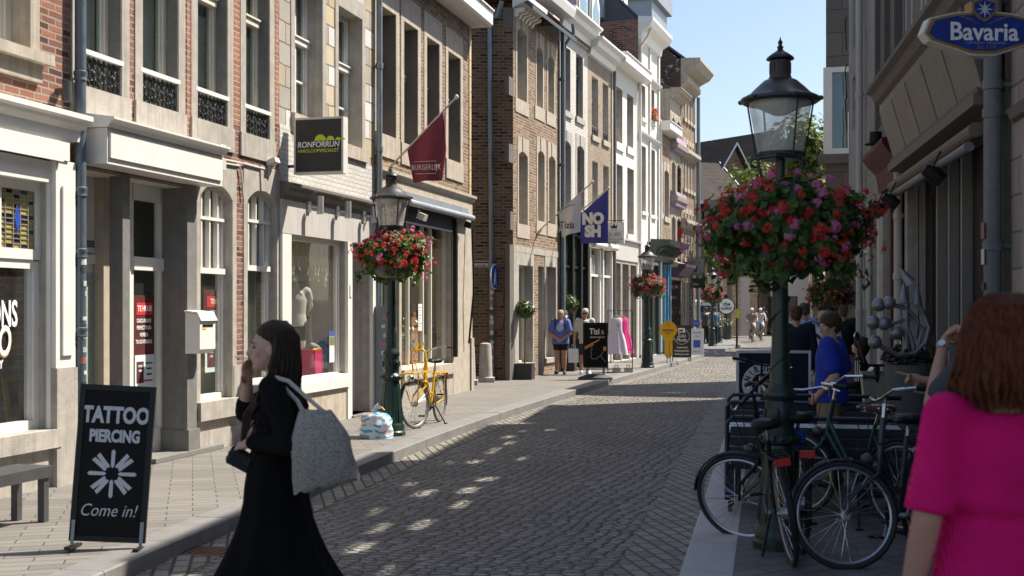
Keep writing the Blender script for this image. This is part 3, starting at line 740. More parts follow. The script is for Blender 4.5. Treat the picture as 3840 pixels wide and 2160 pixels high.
# the two to-let posters
def poster(b, x0, x1, y, z0, z1, label, tilt=0.0):
    p = thing('poster', label, 'poster', b.w((x0 + x1) / 2, y, z0), b.yaw(), 'to let posters'); w = x1 - x0; h = z1 - z0
    MB().box(-w/2, w/2, 0, .003, h * .33, h).build('upper_sheet', mat('dark_plum_print', (.09, .018, .02), .6, var=.3, sc=6), p)
    MB().box(-w/2 + .03, w/2, -.004, 0, 0, h * .36).build('lower_sheet', mat('pale_blue_paper', (.62, .72, .72), .7, var=.03), p)
    MB().box(-w*.36, w*.42, -.003, -.0005, h * .79, h * .92).build('red_label', mat('signal_red', (.62, .03, .03), .5, var=.03), p)
    text('TE HUUR', h * .085, WHT, p, (w * .03, -.005, h * .855), sx=.8 * min(1, w / .42), bold=.02)
    for i, s_ in enumerate(('CASCO RUIMTE', 'PERFECT VOOR', 'HORECA', 'TO-GO-FORMULE')): text(s_, h * .058, WHT, p, (0, -.003, h * (.725 - i * .075)), sx=.68 * min(1, w / .42), bold=.012)
    MB().box(-w*.36, -w*.02, -.006, -.0045, h * .06, h * .29).build('maroon_block', mat('maroon_print', (.10, .02, .025), .6), p)
    text('HORECA', h * .035, WHT, p, (-w * .19, -.008, h * .24), sx=.6); text('ADVIES', h * .035, WHT, p, (-w * .19, -.008, h * .19), sx=.6)
    for i in range(3): text(('Nadere informatie:', '043-3655533', 'info@hazuid.nl')[i], h * .028, BLK, p, (w * .24, -.006, h * (.27 - i * .06)), sx=.6)
    text('WWW.HAZUID.NL', h * .03, mat('signal_red', (.62, .03, .03)), p, (w * .2, -.006, h * .08), sx=.65)
poster(b, b.ud(496, .33), b.ud(574, .33), .318, z(530, 1443) - .08, z(530, 1105) - .0, 'red TE HUUR poster behind the glass of the white shop door')
poster(b, b.ud(762, .17), b.ud(848, .17), .165, z(800, 1400), z(800, 1085), 'red TE HUUR poster in the arched window beside the white mailbox')
# mailbox, floodlights
mbx = thing('mailbox', 'white metal letterbox on the stone pier between shop door and arched window', 'letterbox', b.w(b.ud(726, -.06), -.06, z(735, 1322)), b.yaw())
q = MB(); q.extx([(0, 0), (-.15, .0), (-.19, .05), (-.19, .38), (-.15, .46), (0, .48)], -.19, .17); q.build('box_body', WPT, mbx); MB().extx([(.01, .485), (-.155, .465), (-.20, .38), (-.215, .385), (-.165, .485), (.01, .505)], -.2, .18).build('lid', WPT, mbx); MB().box(-.13, .11, -.194, -.19, .31, .34).build('flap', BLK, mbx); MB().box(-.13, -.05, -.194, -.19, .28, .303).build('name_label', mat('amber_label', (.6, .42, .05)), mbx)
for k, (px, py, lb) in enumerate(((800, 575, 'grey floodlight with twin heads on the brick above the first arched window'), (1003, 620, 'small grey floodlight at the end of the white conduit on brick wall'))):
    fl = thing('floodlight', lb, 'floodlight', b.w(u(px), 0, z(px, py)), b.yaw(), 'floodlights on the to let house')
    q = MB(); q.box(-.07, .07, -.16, -.02, -.02, .05, Matrix.Rotation(R(-20), 4, 'X')); q.build('lamp_head', mat('old_white_plastic', (.55, .53, .48), .5), fl)
    MB().box(-.03, .03, -.05, 0, -.14, .0).build('bracket', mat('old_white_plastic', (.55, .53, .48), .5), fl)
    if k == 0: MB().box(.02, .14, -.1, -.0, -.20, -.06).build('junction_box', mat('old_white_plastic', (.55, .53, .48), .5), fl)
q = MB(); q.tube([(u(822), -.03, z(822, 596)), (u(900), -.03, z(900, 612)), (u(985), -.03, z(985, 634))], .012, 6); q.tube([(u(830), -.03, z(830, 612)), (u(890), -.03, z(890, 622)), (u(898), -.03, z(898, 650)), (u(905), -.03, z(905, 745))], .012, 6)
q.build('conduit', mat('old_white_plastic', (.55, .53, .48), .5), b.root)

# --- running shop house
C = b = Bld(ROW1, 1046, 1402, 'stone_house', 'cream stone house with white brick band and sports shop window', 'house'); u = b.u; z = b.z
w1 = (u(1103), u(1208), z(1190, 458), 6.4); w2 = (u(1267), u(1357), z(1340, 556), 6.4)
sh = (u(1080), u(1290), z(1190, 1425), z(1190, 895)); dd = (u(1310), u(1385), 0.03, z(1345, 940))
zb1, zb2 = z(1300, 600), z(1230, 735)
wall(b, 8.0, [w1, w2, sh, dd], CRM, depth=.26)
for w_ in (w1, w2):
    w = window(b, *w_, WPT, depth=.22, fw=.07, trans=(.60,), vtrans=(.3,), mull=(.52,), sur=(STO, .12, .25), curtain=.45)
    MB().box(w_[0] - .1, w_[1] + .18, -.06, .24, w_[2] - .20, w_[2] + .003).build('sill', STW, w)
mb = MB(); mb.box(0.005, b.W, -.008, .1, zb2 + .02, w2[2] - .21); mb.box(.005, w1[0] - .13, -.008, .1, w2[2] - .207, w1[2] - .21); mb.build('painted_brick_band', WHB, b.root)
cz = z(1230, 742)
MB().extx([(0, cz - .16), (-.05, cz - .16), (-.07, cz - .10), (-.14, cz - .05), (-.16, cz), (-.20, cz + .02), (-.20, cz + .06), (0, cz + .09)], 0, b.W).build('string_course', STS, b.root)
MB().box(.0, b.W, -.05, .1, sh[3] + .01, cz - .162).build('fascia', GPT, b.root)
mb = MB(); mb.box(0, sh[0] - .0, -.055, .1, 0, sh[3]); mb.box(sh[1] + .02, dd[0] - .02, -.06, .24, 0, sh[3] + .005); mb.box(dd[1] + .01, b.W, -.06, .24, 0, sh[3] + .005); mb.build('pilaster', WPT, b.root)
MB().box(sh[0], sh[1] + .02, -.04, .1, 0, sh[2] - .16).build('stone_panel', STW, b.root)
w = window(b, *sh, WPT, depth=.06, fw=.06, pane=SHG, name='shop_window'); q = MB(); q.box(sh[0] - .02, sh[1] + .05, -.09, .12, sh[2] - .157, sh[2] - .02); q.box(sh[0] - .02, sh[1] + .04, -.07, .06, sh[2] - .018, sh[2] + .05); q.build('sill', WPT, w)
mb = MB(); mb.box(dd[0], dd[1], .7, .76, .05, dd[3]); mb.box(dd[0] + .1, dd[1] - .1, .685, .699, .2, 1.0); mb.box(dd[0] + .1, dd[1] - .1, .685, .699, 1.1, 2.0); mb.build('door', mat('mid_grey_door', (.20, .19, .18), .6), b.root); MB().box(dd[0] - .05, dd[1] + .03, -.1, .7, .004, .03).build('door_step', STD, b.root)
q = MB(); q.quad((dd[0], .26, 0), (dd[0], .7, 0), (dd[0], .7, dd[3]), (dd[0], .26, dd[3])); q.quad((dd[1], .26, 0), (dd[1], .7, 0), (dd[1], .7, dd[3]), (dd[1], .26, dd[3])); q.quad((dd[0], .26, dd[3]), (dd[1], .26, dd[3]), (dd[1], .7, dd[3]), (dd[0], .7, dd[3])); q.build('recess_wall', GPT, b.root)
MB().box(dd[0] - .13, dd[0] - .06, -.075, -.061, 1.9, 2.1).build('house_number', WHT, b.root)
ib = MB(); ib.quad((0.1, 1.5, 0), (dd[0] - .05, 1.5, 0), (dd[0] - .05, 1.5, sh[3] + .1), (.1, 1.5, sh[3] + .1)); ib.quad((.1, .14, sh[2] - .02), (dd[0] - .05, .14, sh[2] - .02), (dd[0] - .05, 1.5, sh[2] - .02), (.1, 1.5, sh[2] - .02)); ib.quad((dd[0] - .05, .14, 0), (dd[0] - .05, 1.5, 0), (dd[0] - .05, 1.5, 3), (dd[0] - .05, .14, 3)); ib.quad((.1, .14, sh[3] + .05), (dd[0], .14, sh[3] + .05), (dd[0], 1.5, sh[3] + .05), (.1, 1.5, sh[3] + .05)); ib.build('shop_interior', mat('warm_grey_interior', (.62, .60, .54), .9), b.root)
roof(b, 8.0, SLT); cornice(b, 8.0, GUTP, WPT)
pipe(b, b.W + .02, -.09, 1.7, 7.9, .05, ZNC, cols=(z(1405, 250), z(1405, 560), 3.3))
for k, (px, py) in enumerate(((1143, 776), (1250, 793), (1350, 810))):
    l = thing('wall_light', ('cylinder wall light on the grey fascia nearest the black square sign', 'middle cylinder wall light on the grey fascia board above the sports shop window', 'cylinder wall light on the grey fascia beside the lamp post lantern')[k], 'wall light', b.w(u(px), -.05, z(px, py)), b.yaw(), 'cylinder wall lights')
    MB().box(-.05, .05, -.03, 0, -.08, .08).build('back_plate', ALU, l); MB().tube([(0, -.03, 0), (0, -.14, 0)], .013, 8).build('arm', ALU, l); MB().lathe([(0, -.13), (.05, -.13), (.05, .13), (0, .13)], 18, (0, -.19, .02)).build('lamp_body', mat('light_grey_metal', (.5, .5, .5), .35, metal=.5), l, 40)
su = u(1072)
(a0, ztp), (a1, zbt) = b.plane(1078, 465, su), b.plane(1255, 655, su)
sg = thing('hanging_sign', 'black square hanging sign with yellow half suns and white lettering RONFORRUN', 'sign', b.w(su, 0, 0), b.yaw())
M = Matrix.Rotation(R(-90), 4, 'Z')   # local x -> outwards, face towards the camera
Mx = Matrix(((0, 1, 0, 0), (-1, 0, 0, 0), (0, 0, 1, 0), (0, 0, 0, 1)))
zb0 = z(1072, 655); zt0 = zb0 + .78; w0, w1_ = .12, .86
MB().box(w0, w1_, 0, .16, zb0, zt0, Mx).build('case', mat('pale_sign_frame', (.62, .60, .55), .5), sg)
MB().box(w0 + .03, w1_ - .03, -.004, .0, zb0 + .03, zt0 - .03, Mx).build('front_panel', mat('sign_black', (.025, .025, .025), .5), sg)
text('RONFORRUN', .112, WHT, sg, ((w0 + w1_) / 2, -.007, zb0 + .40), sx=.90, bold=.016, shear=.12, M=Mx); text('HARDLOOPSPECIALIST', .068, mat('acid_yellow', (.62, .68, .02), .5), sg, ((w0 + w1_) / 2, -.007, zb0 + .315), sx=.88, bold=.005, M=Mx)
q = MB()
for cx_, r_ in ((.40, .085), (.55, .06), (.665, .04), (.74, .028)): q.prism([(w0 + cx_ + r_ * math.cos(PI * i / 12), zb0 + .455 + r_ * math.sin(PI * i / 12)) for i in range(13)], -.006, -.0045, Mx)
q.build('sun_emblem', mat('acid_yellow', (.62, .68, .02)), sg); MB().box(0, w0, .05, .08, zb0 + .1, zb0 + .14, Mx).build('bracket', GRP, sg)

# --- burger shop house
D = b = Bld(ROW1, 1412, 1764, 'stone_house', 'brown brick house with grey stone windows and a black shop awning', 'house'); u = b.u; z = b.z
dw = [(1417, 1484, 14, 1414, 521, 1483), (1513, 1566, 78, 1512, 560, 1563), (1599, 1647, 133, 1598, 585, 1645), (1679, 1726, 183, 1678, 612, 1724)]
tops = [z(x, y) for _, _, y, x, _, _ in dw]; sils = [z(x, y) for _, _, _, _, y, x in dw]
zt_, zs_ = sum(tops) / 4, sum(sils) / 4
ops = [(u(l), u(r), zs_ + (s - zs_) * .5, zt_) for (l, r, *_), s in zip(dw, sils)]
zst = z(1680, 712)
shw = (u(1500), u(1692), z(1600, 1375), z(1600, 800)); dsh = (u(1418), u(1490), .03, z(1450, 880))
wall(b, 7.95, ops + [shw, dsh], BRN, depth=.3, D=5)
for o_ in ops:
    w = window(b, *o_, CPT, depth=.26, fw=.06, trans=(.58,), sur=(STW, .15, .45), sill=(STW, .38, .03, .15))
    q = MB(); q.box(o_[0] + .006, o_[0] + .02, -.005, .25, o_[2] + .005, o_[3]); q.box(o_[1] - .02, o_[1] - .006, -.005, .25, o_[2] + .005, o_[3]); q.build('shaded_reveal', STS, w)  # jamb shade put into the colour of these dark strips
CST = brick('cream_quoin_blocks', [(.60, .46, .26), (.66, .54, .34), (.52, .42, .27)], (.3, .24, .16), bw=.5, bh=.33, ms=.01, stain=.2)
MB().box(b.W - .13, b.W + .004, -.02, .4, z(1764, 745) + .02, 7.9).build('quoin', CST, b.root)
MB().extx([(0, zst - .12), (-.05, zst - .12), (-.07, zst - .07), (-.11, zst - .04), (-.11, zst + .01), (0, zst + .04)], 0, b.W + .12).build('string_course', STW, b.root)
MB().box(0, b.W + .03, -.035, .1, shw[3] + .08, zst - .122).build('fascia', STW, b.root)
mb = MB(); mb.box(shw[1] + .03, b.W + .03, -.035, .32, 0, shw[3] + .077); mb.box(dsh[1] + .01, shw[0] - .01, -.035, .2, 0, shw[3] + .077); mb.box(0, dsh[0], -.035, .2, 0, shw[3] + .077); mb.build('pier', STW, b.root)
MB().box(b.W - .14, b.W + .05, -.07, .3, 0, 1.1).build('pier_base', STO, b.root)
MB().box(shw[0] - .006, shw[1] + .02, -.03, .1, 0, shw[2] - .2).build('stone_panel', STO, b.root)
w = window(b, *shw, CPT, depth=.10, fw=.05, mull=(.25, .52, .68), pane=SHG, name='shop_window'); MB().box(shw[0] - .01, shw[1] + .06, -.09, .12, shw[2] - .197, shw[2] + .004).build('sill', STW, w)
mb = MB(); mb.box(dsh[0], dsh[1], .25, .3, .04, dsh[3]); mb.build('door', mat('sage_door', (.16, .20, .15), .5), b.root)
ib = MB(); ib.quad((dsh[1], 1.3, 0), (b.W, 1.3, 0), (b.W, 1.3, 3.3), (dsh[1], 1.3, 3.3)); ib.quad((b.W - .08, .2, 0), (b.W - .08, 2.4, 0), (b.W - .08, 2.4, 3.3), (b.W - .08, .2, 3.3)); ib.quad((dsh[1], .2, shw[2] - .05), (b.W, .2, shw[2] - .05), (b.W, 2.4, shw[2] - .05), (dsh[1], 2.4, shw[2] - .05)); ib.quad((dsh[1], .2, 3.1), (b.W, .2, 3.1), (b.W, 2.4, 3.1), (dsh[1], 2.4, 3.1)); ib.build('shop_interior', mat('tan_interior', (.60, .49, .34), .9), b.root)
q = MB()
for i in range(7): q.box(u(1656) + i * .035, u(1656) + i * .035 + .015, -.036, -.031, .12, .42)
q.build('cellar_vent', BLK, b.root)
aw = thing('awning', 'rolled up dark navy awning with grey cassette above the plant filled shop window', 'awning', b.w(0, 0, 0), b.yaw())
za_ = z(1620, 800); a0, a1 = u(1500), u(1745)
mb = MB(); mb.box(a0, a1 - .1, -.10, -.036, za_ + .03, za_ + .25); mb.tube([(a0, -.16, za_ + .06), (a1, -.16, za_ + .06)], .06, 14); mb.build('cassette', ZNL, aw, 40)
MB().box(a0, shw[1] - .0, -.05, -.04, za_ - .30, za_ - .0).build('canopy_cloth', mat('navy_cloth', (.012, .014, .024), .85), aw)
mb = MB(); mb.box(shw[1] - .01, shw[1] + .07, -.12, -.04, .75, za_ - .01); mb.tube([(a1 - .03, -.15, za_), (a1 - .12, -.22, 2.1), (a1 - .14, -.12, 1.0)], .022, 8); mb.build('folding_arm', BPT, aw)
for k, (px, py) in enumerate(((1535, 808), (1715, 840))):
    fl = thing('floodlight', ('small black spotlight hanging under the left end of the awning cassette', 'small black spotlight hanging under the right end of the awning cassette')[k], 'floodlight', b.w(u(px), -.2, z(px, py)), b.yaw(), 'spotlights under the awning')
    MB().box(-.09, .09, -.12, .02, -.07, .05, Matrix.Rotation(R(20), 4, 'X')).build('lamp_head', (BLK if k else mat('old_white_plastic', (.55, .53, .48))), fl); MB().tube([(0, 0, .05), (0, .06, .14)], .01, 6).build('bracket', BLK, fl)
cornice(b, 7.98, BOXG, WPT, 0, b.W + .12); roof(b, 8.0, SLT, D=5)
# ================================================================ left side beyond the alley
def simple_windows(b, lst, fm, **k):
    out = []
    for o_ in lst: out.append(window(b, *o_, fm, **k))
    return out
def px_ops(b, L):
    """(left px, right px, (x,y) of top, (x,y) of bottom)"""
    return [(b.u(l), b.u(r), b.z(*bt), b.z(*tp)) for l, r, tp, bt in L]
# --- corner house
E = b = Bld(ROWE, 1924, 2096, 'brick_house', 'brown brick corner house with long dark side wall along the alley', 'house'); u = b.u; z = b.z
UP = px_ops(b, [(1938, 1975, (1958, 112), (1958, 378)), (2011, 2035, (2022, 178), (2022, 402)), (2054, 2077, (2065, 212), (2065, 424))])
LO = px_ops(b, [(1944, 1978, (1961, 570), (1961, 842)), (2016, 2041, (2028, 566), (2028, 830)), (2057, 2082, (2069, 586), (2069, 840))])
GF = px_ops(b, [(1944, 1997, (1970, 995), (1970, 1362)), (2018, 2040, (2029, 1000), (2029, 1388)), (2046, 2084, (2065, 1000), (2065, 1342))])
GF[1] = (GF[1][0], GF[1][1], .03, GF[1][3])
wall(b, 9.0, UP + LO + GF, BRN, depth=.25, D=4, sides=False)
simple_windows(b, UP, CPT, depth=.24, fw=.05, sur=(STW, .09, .36), sill=(STW, .34, .02, .14), arch=.10, curtain=.3)
simple_windows(b, LO, CPT, depth=.24, fw=.05, sur=(STW, .09, .34), sill=(STW, .34, .02, .14), arch=.10, curtain=.3)
for o_ in (GF[0], GF[2]): window(b, *o_, CPT, depth=.22, fw=.05, sur=(STO, .08, .30), sill=(STO, .12, .05, .08), pane=SHG, name='shop_window')
MB().box(GF[1][0], GF[1][1], .25, .3, 0, GF[1][3]).build('door', STD, b.root)
mb = MB(); mb.box(0, GF[0][0] - .085, -.014, .1, 0, GF[0][3] + .3); mb.box(0, b.W, -.016, .1, GF[0][3] + .303, GF[0][3] + .46); mb.build('stone_band', STO, b.root)
# side wall square to the view, running left along the alley
sw = MB(); L_ = 8.0; th = math.atan2(b.d.y, b.d.x)
M = Matrix.Rotation(-th, 4, 'Z')
sw.quad(*[M @ Vector(p) for p in ((-L_, 0, 0), (0, 0, 0), (0, 0, 9.0), (-L_, 0, 9.0))]); sw.quad(*[M @ Vector(p) for p in ((-L_, 6, 0), (-L_, 0, 0), (-L_, 0, 9.0), (-L_, 6, 9))])
sw.poly([M @ Vector(p) for p in ((-L_, 0, 9.0), (0, 0, 9.0), (-1.5, 0, 11.2), (-L_ + 1, 0, 11.2))])
# its own object so that the brick courses follow the wall
swo = MB()
swo.quad((-L_, 0, 0), (0, 0, 0), (0, 0, 9.0), (-L_, 0, 9.0)); swo.quad((-L_, 5, 0), (-L_, 0, 0), (-L_, 0, 9), (-L_, 5, 9))
so_ = swo.build('side_wall', DKB, b.root); so_.rotation_euler = (0, 0, -th)
q = MB(); q.box(-.30, .006, -.02, .1, 0, GF[0][3] + .46)
for k_, zz in enumerate((z(1924, 360), z(1924, 860), z(1924, 610), z(1924, 100))): q.box(-.34 + .1 * (k_ % 2), .004, -.014, .1, zz - .02, zz + .42)
qs = q.build('quoin', STS, b.root); qs.rotation_euler = (0, 0, -th)
mb = MB(); mb.extx([(-.5, 9.02), (2.0, 11.0), (5, 9.0), (5, 8.9), (2, 10.9), (-.5, 8.92)], 0, b.W); mb.build('roof', SLT, b.root)
zc = z(1960, 40)
mb = MB(); mb.extx([(0, zc - .1), (-.25, zc), (-.40, zc + .05), (-.40, zc + .16), (0, zc + .16)], -.05, 1.5); mb.build('cornice', WPT, b.root)
mb = MB()
for i in range(6): mb.extx([(0, zc - .30), (-.06, zc - .28), (-.10, zc - .2), (-.26, zc - .16), (-.28, zc - .102), (0, zc - .102)], .05 + i * .25, .05 + i * .25 + .11)
mb.build('dentil_row', WPT, b.root)
zc2 = z(2090, 45); mb = MB(); mb.extx([(0, zc2 - .15), (-.40, zc2 - .15), (-.46, zc2 + .05), (-.46, zc2 + .12), (0, zc2 + .12)], 1.55, b.W + .1); mb.build('gutter', WPT, b.root)
q = MB(); mW = Matrix.Rotation(0, 4, 'Z'); xg = -.55
q.tube([(xg + .28, -.2, 9.1), (xg + .16, -.12, 8.75), (xg, -.08, 8.7), (xg - .02, -.08, 8.5), (xg + .02, -.08, 3), (xg + .05, -.08, .05)], .055, 12)
pp = q.build('downpipe', ZNC, b.root, 40); pp.rotation_euler = (0, 0, -th)
for i in range(14):
    s_ = MB(); zz = .5 + i * .12; w_ = rnd.uniform(.03, .055); s_.box(xg + .035 - w_, xg + .035 + w_, -.139, -.134, zz, zz + rnd.uniform(.05, .11)); t_ = s_.build('sticker', mat('sticker_%d' % (i % 5), (.5, .5, .5)), pp)
gf = MB()
def scribble(pts, r, n=6): gf.tube(pts, r, n)
for k_ in range(3):
    z0 = .55 + k_ * .62; scribble([(-.26, -.024, z0), (-.20, -.024, z0 + .45), (-.13, -.024, z0 + .2), (-.05, -.024, z0 + .5), (-.08, -.024, z0 + .1)], .012, 4)
g1 = gf.build('graffiti', mat('faded_rust_paint', (.20, .10, .07), .9), b.root); g1.rotation_euler = (0, 0, -th)
gf = MB(); gf.tube([(-.80 + .22 * math.cos(a * .4), -.004, 2.2 + .2 * math.sin(a * .4)) for a in range(17)], .012, 4); g1 = gf.build('graffiti', mat('green_spray', (.04, .16, .06), .9), b.root); g1.rotation_euler = (0, 0, -th)
pipe(b, b.W + .02, -.10, .1, z(2090, 95), .06, mat('blue_grey_zinc', (.11, .14, .17)), cols=(z(2100, 300), z(2100, 620), z(2100, 1045)))
# alley name plate and blue round sign
ps = thing('street_sign', 'black street name plate reading ttenstraat on the dark brick side wall', 'street sign', (*(b.o + Vector((-.98, -.02))), z(1800, 977)), 0)
MB().box(-.42, .46, -.012, 0, -.075, .075).build('plate', WHT, ps); MB().box(-.41, .45, -.016, -.0125, -.062, .062).build('black_field', mat('sign_black', (.025, .025, .025)), ps); text('Ruttenstraat', .115, WHT, ps, (.42, -.018, 0), sx=.98, bold=.015, align='RIGHT')
bs = thing('traffic_sign', 'round blue pedestrian sign seen almost edge on against the alley downpipe', 'traffic sign', (*(b.o + Vector((-.44, -.22))), z(1853, 1033)), R(72))
mb = MB(); Mr = Matrix.Rotation(R(90), 4, 'X'); mb.lathe([(0, -.01), (.30, -.01), (.31, 0), (.30, .01), (0, .01)], 28, M=Mr); mb.build('disc', mat('white_rim', (.7, .7, .7)), bs); mb = MB(); mb.lathe([(0, .012), (.285, .012), (.285, .0125)], 28, M=Mr); mb.build('blue_face', mat('traffic_blue', (.01, .10, .45), .4), bs)
mb = MB(); mb.ell((.03, -.016, .15), (.035, .004, .035), 10, 6); mb.prism([(-.04, .10), (.08, .10), (.05, -.05), (.10, -.2), (.04, -.2), (.01, -.05), (-.05, -.2), (-.10, -.2)], -.016, -.0135); mb.build('walker_emblem', WHT, bs)

# --- white house with black windows
Fh = b = Bld(ROWE, 2098, 2204, 'brick_house', 'narrow white brick house with black window frames and black wooden shop front', 'house'); u = b.u; z = b.z
UP = px_ops(b, [(2111, 2139, (2125, 178), (2125, 418)), (2160, 2186, (2173, 208), (2173, 444))])
LO = px_ops(b, [(2112, 2140, (2126, 530), (2126, 775)), (2163, 2190, (2177, 548), (2177, 790))])
gz = z(2150, 880); GF = [(.10, b.W - .1, .03, gz)]
wall(b, 9.45, UP + LO + GF, WHB, depth=.25, D=5)
simple_windows(b, UP, BPT, depth=.16, fw=.06, trans=(.66,), mull=(.5,), sill=(STO, .16, .06, .08))
simple_windows(b, LO, BPT, depth=.2, fw=.06, trans=(.66,), mull=(.5,), sur=(STO, .12, .30), arch=.10, sill=(STO, .16, .06, .08))
fr = MB()
for x in (.10, b.W * .36, b.W * .66, b.W - .26): fr.box(x, x + .16, -.08, .12, 0, gz - .02)
fr.box(.26, b.W * .36, .02, .08, 0, .55); fr.box(b.W * .66 + .16, b.W - .26, .02, .08, 0, .55); fr.box(.26, b.W - .26, .0, .06, gz - .95, gz - .88)
for x in (.45, .62, b.W * .5, b.W * .76): fr.box(x - .015, x + .015, .03, .07, gz - .88, gz)
fr.build('shop_front', BPT, b.root)
MB().box(.26, b.W - .27, .05, .055, .5, gz).build('shop_pane', SHG, b.root)
MB().box(.1, b.W - .1, 1.5, 1.55, 0, gz + .2).build('shop_interior', INT, b.root)
mb = MB(); mb.extx([(0, gz), (-.10, gz), (-.14, gz + .32), (-.30, gz + .40), (-.42, gz + .52), (-.42, gz + .58), (0, gz + .62)], 0, b.W - .02)
for x in (.08, b.W * .5, b.W - .28): mb.extx([(-.1, gz - .1), (-.22, gz + .05), (-.34, gz + .38), (-.1, gz + .38)], x, x + .16)
mb.build('shop_cornice', BPT, b.root)
text('NOSH', .26, WHT, b.root, (.72, .045, 1.55), sx=.8, bold=.05, name='window_lettering')
zc = z(2150, 75); mb = MB(); mb.extx([(0, zc - .55), (-.08, zc - .5), (-.12, zc - .3), (-.30, zc - .22), (-.34, zc - .08), (-.46, zc), (-.46, zc + .06), (0, zc + .08)], 0, b.W + .05); mb.build('cornice', WPT, b.root)
roof(b, 9.4, TIL, D=5, ov=.1)
q = MB(); q.box(.3, 1.4, .35, 2.5, 9.6, 11.0); q.extx([(.25, 11.0), (1.4, 11.5), (2.6, 11.0)], .2, 1.5); dm = q.build('dormer', ZNL, b.root); q = MB(); q.box(.4, 1.3, .30, .36, 9.75, 10.9); q.build('dormer_window', WPT, dm)
q = MB(); q.tube([(.28, -.30, 9.5), (.28, -.32, 9.25), (.1, -.12, 8.9), (.08, -.1, 8.6), (.08, -.1, .2)], .05, 10); q.build('downpipe', mat('blue_grey_zinc', (.11, .14, .17)), b.root, 40)

# --- tan brick house
G = b = Bld(ROWE, 2204, 2296, 'brick_house', 'narrow tan brick house with white shop front and roller blind', 'house'); u = b.u; z = b.z
UP = px_ops(b, [(2219, 2243, (2231, 292), (2231, 512)), (2260, 2281, (2270, 315), (2270, 530))]); LO = px_ops(b, [(2221, 2242, (2231, 606), (2231, 805)), (2262, 2283, (2272, 622), (2272, 830))])
gz = z(2250, 935); GF = [(.12, b.W - .12, .03, gz)]
wall(b, 9.3, UP + LO + GF, TAN, depth=.28, D=5)
for o_ in UP: w = window(b, *o_, WPT, depth=.22, fw=.05, trans=(.62,), mull=(.5,), sill=(STO, .16, .06, .08), curtain=.3, rail=True)
simple_windows(b, LO, WPT, depth=.22, fw=.05, trans=(.6,), mull=(.5,), sill=(STO, .16, .06, .08), curtain=.3)
fr = MB()
for x in (.12, b.W * .42, b.W * .55, b.W - .22): fr.box(x, x + .10, -.05, .12, 0, gz - .02)
fr.box(.22, b.W * .42, .02, .08, 0, .5); fr.box(b.W * .55 + .1, b.W - .22, .02, .08, 0, .5); fr.box(.22, b.W - .22, .0, .06, gz - .85, gz - .78)
for i in range(4): fr.box(.3 + i * .18, .32 + i * .18, .03, .07, gz - .78, gz - .2)
fr.build('shop_front', WPT, b.root); MB().box(.22, b.W - .23, .05, .055, .45, gz).build('shop_pane', SHG, b.root); MB().box(.1, b.W - .1, 1.4, 1.45, 0, gz + .2).build('shop_interior', IND, b.root)
MB().tube([(.05, -.16, gz + .1), (b.W - .1, -.16, gz + .1)], .1, 14).build('roller_blind', WPT, b.root, 40)
zc = z(2250, 185); mb = MB(); mb.extx([(0, zc - .45), (-.08, zc - .42), (-.12, zc - .25), (-.30, zc - .18), (-.34, zc - .05), (-.46, zc + .02), (-.46, zc + .08), (0, zc + .1)], 0, b.W + .03); mb.build('cornice', WPT, b.root)
roof(b, zc, TIL, D=5, ov=.1)
for k_ in (0, 1):
    x0 = -.15 + k_ * 1.45; q = MB(); cx_ = x0 + .6; hh = 1.25; pr = [(x0, zc + .15)] + [(cx_ - .6 * math.cos(PI * i / 12), zc + .15 + hh + .6 * math.sin(PI * i / 12)) for i in range(13)] + [(x0 + 1.2, zc + .15)]
    q.prism(pr, .3, 2.4); dm = q.build('dormer', ZNL, b.root, 40)
    q = MB(); ip = [(cx_ - .45 * math.cos(PI * i / 12), zc + .15 + hh + .45 * math.sin(PI * i / 12)) for i in range(13)]; q.prism([(x0 + .15, zc + .22)] + ip + [(x0 + 1.05, zc + .22)], .255, .299); q.build('dormer_window', WPT, dm)
    q = MB(); q.prism([(x0 + .25, zc + .35), (x0 + .25, zc + 1.3), (cx_, zc + 1.75), (x0 + .95, zc + 1.3), (x0 + .95, zc + .35)], .24, .254); q.build('dormer_pane', GLS, dm)
pipe(b, b.W - .05, -.09, .1, zc - .4, .05, mat('brown_grey_pipe', (.13, .12, .11), .6))

# --- white plaster house
H = b = Bld(ROWE, 2297, 2393, 'plaster_house', 'plain white plaster house with deep windows and grey stone shop front', 'house'); u = b.u; z = b.z
UP = px_ops(b, [(2310, 2334, (2322, 330), (2322, 538)), (2351, 2375, (2363, 357), (2363, 555))]); LO = px_ops(b, [(2312, 2335, (2323, 618), (2323, 872)), (2352, 2377, (2364, 632), (2364, 880))])
gz = z(2345, 990); GF = [(.12 + i * (b.W - .2) / 3, .12 + (i + 1) * (b.W - .2) / 3 - .2, .03, gz) for i in range(3)]
zc = z(2345, 240)
wall(b, zc - .1, UP + LO + GF, WHP, depth=.32, D=5)
simple_windows(b, UP, WPT, depth=.26, fw=.05, trans=(.6,), mull=(.5,), sill=(WHP, .24, .06, .1), curtain=.3); simple_windows(b, LO, WPT, depth=.26, fw=.05, trans=(.55,), mull=(.5,), vtrans=(.28,), sill=(WHP, .24, .06, .1), curtain=.3)
for o_ in GF: window(b, *o_, GRP, depth=.3, fw=.05, trans=(.72,), pane=SHG, sur=(STO, .07, .1), name='shop_window')
MB().box(0, b.W, -.05, .08, gz + .104, gz + .75).build('fascia', GPT, b.root); MB().extx([(0, gz + .752), (-.14, gz + .76), (-.14, gz + .82), (0, gz + .86)], 0, b.W).build('string_course', STO, b.root)
cornice(b, zc, BOXG, WPT, -.1, b.W + .1, name='gutter'); roof(b, zc, SLT, D=5, ov=.1)
pipe(b, b.W - .06, -.09, .1, zc - .3, .05, WPT)
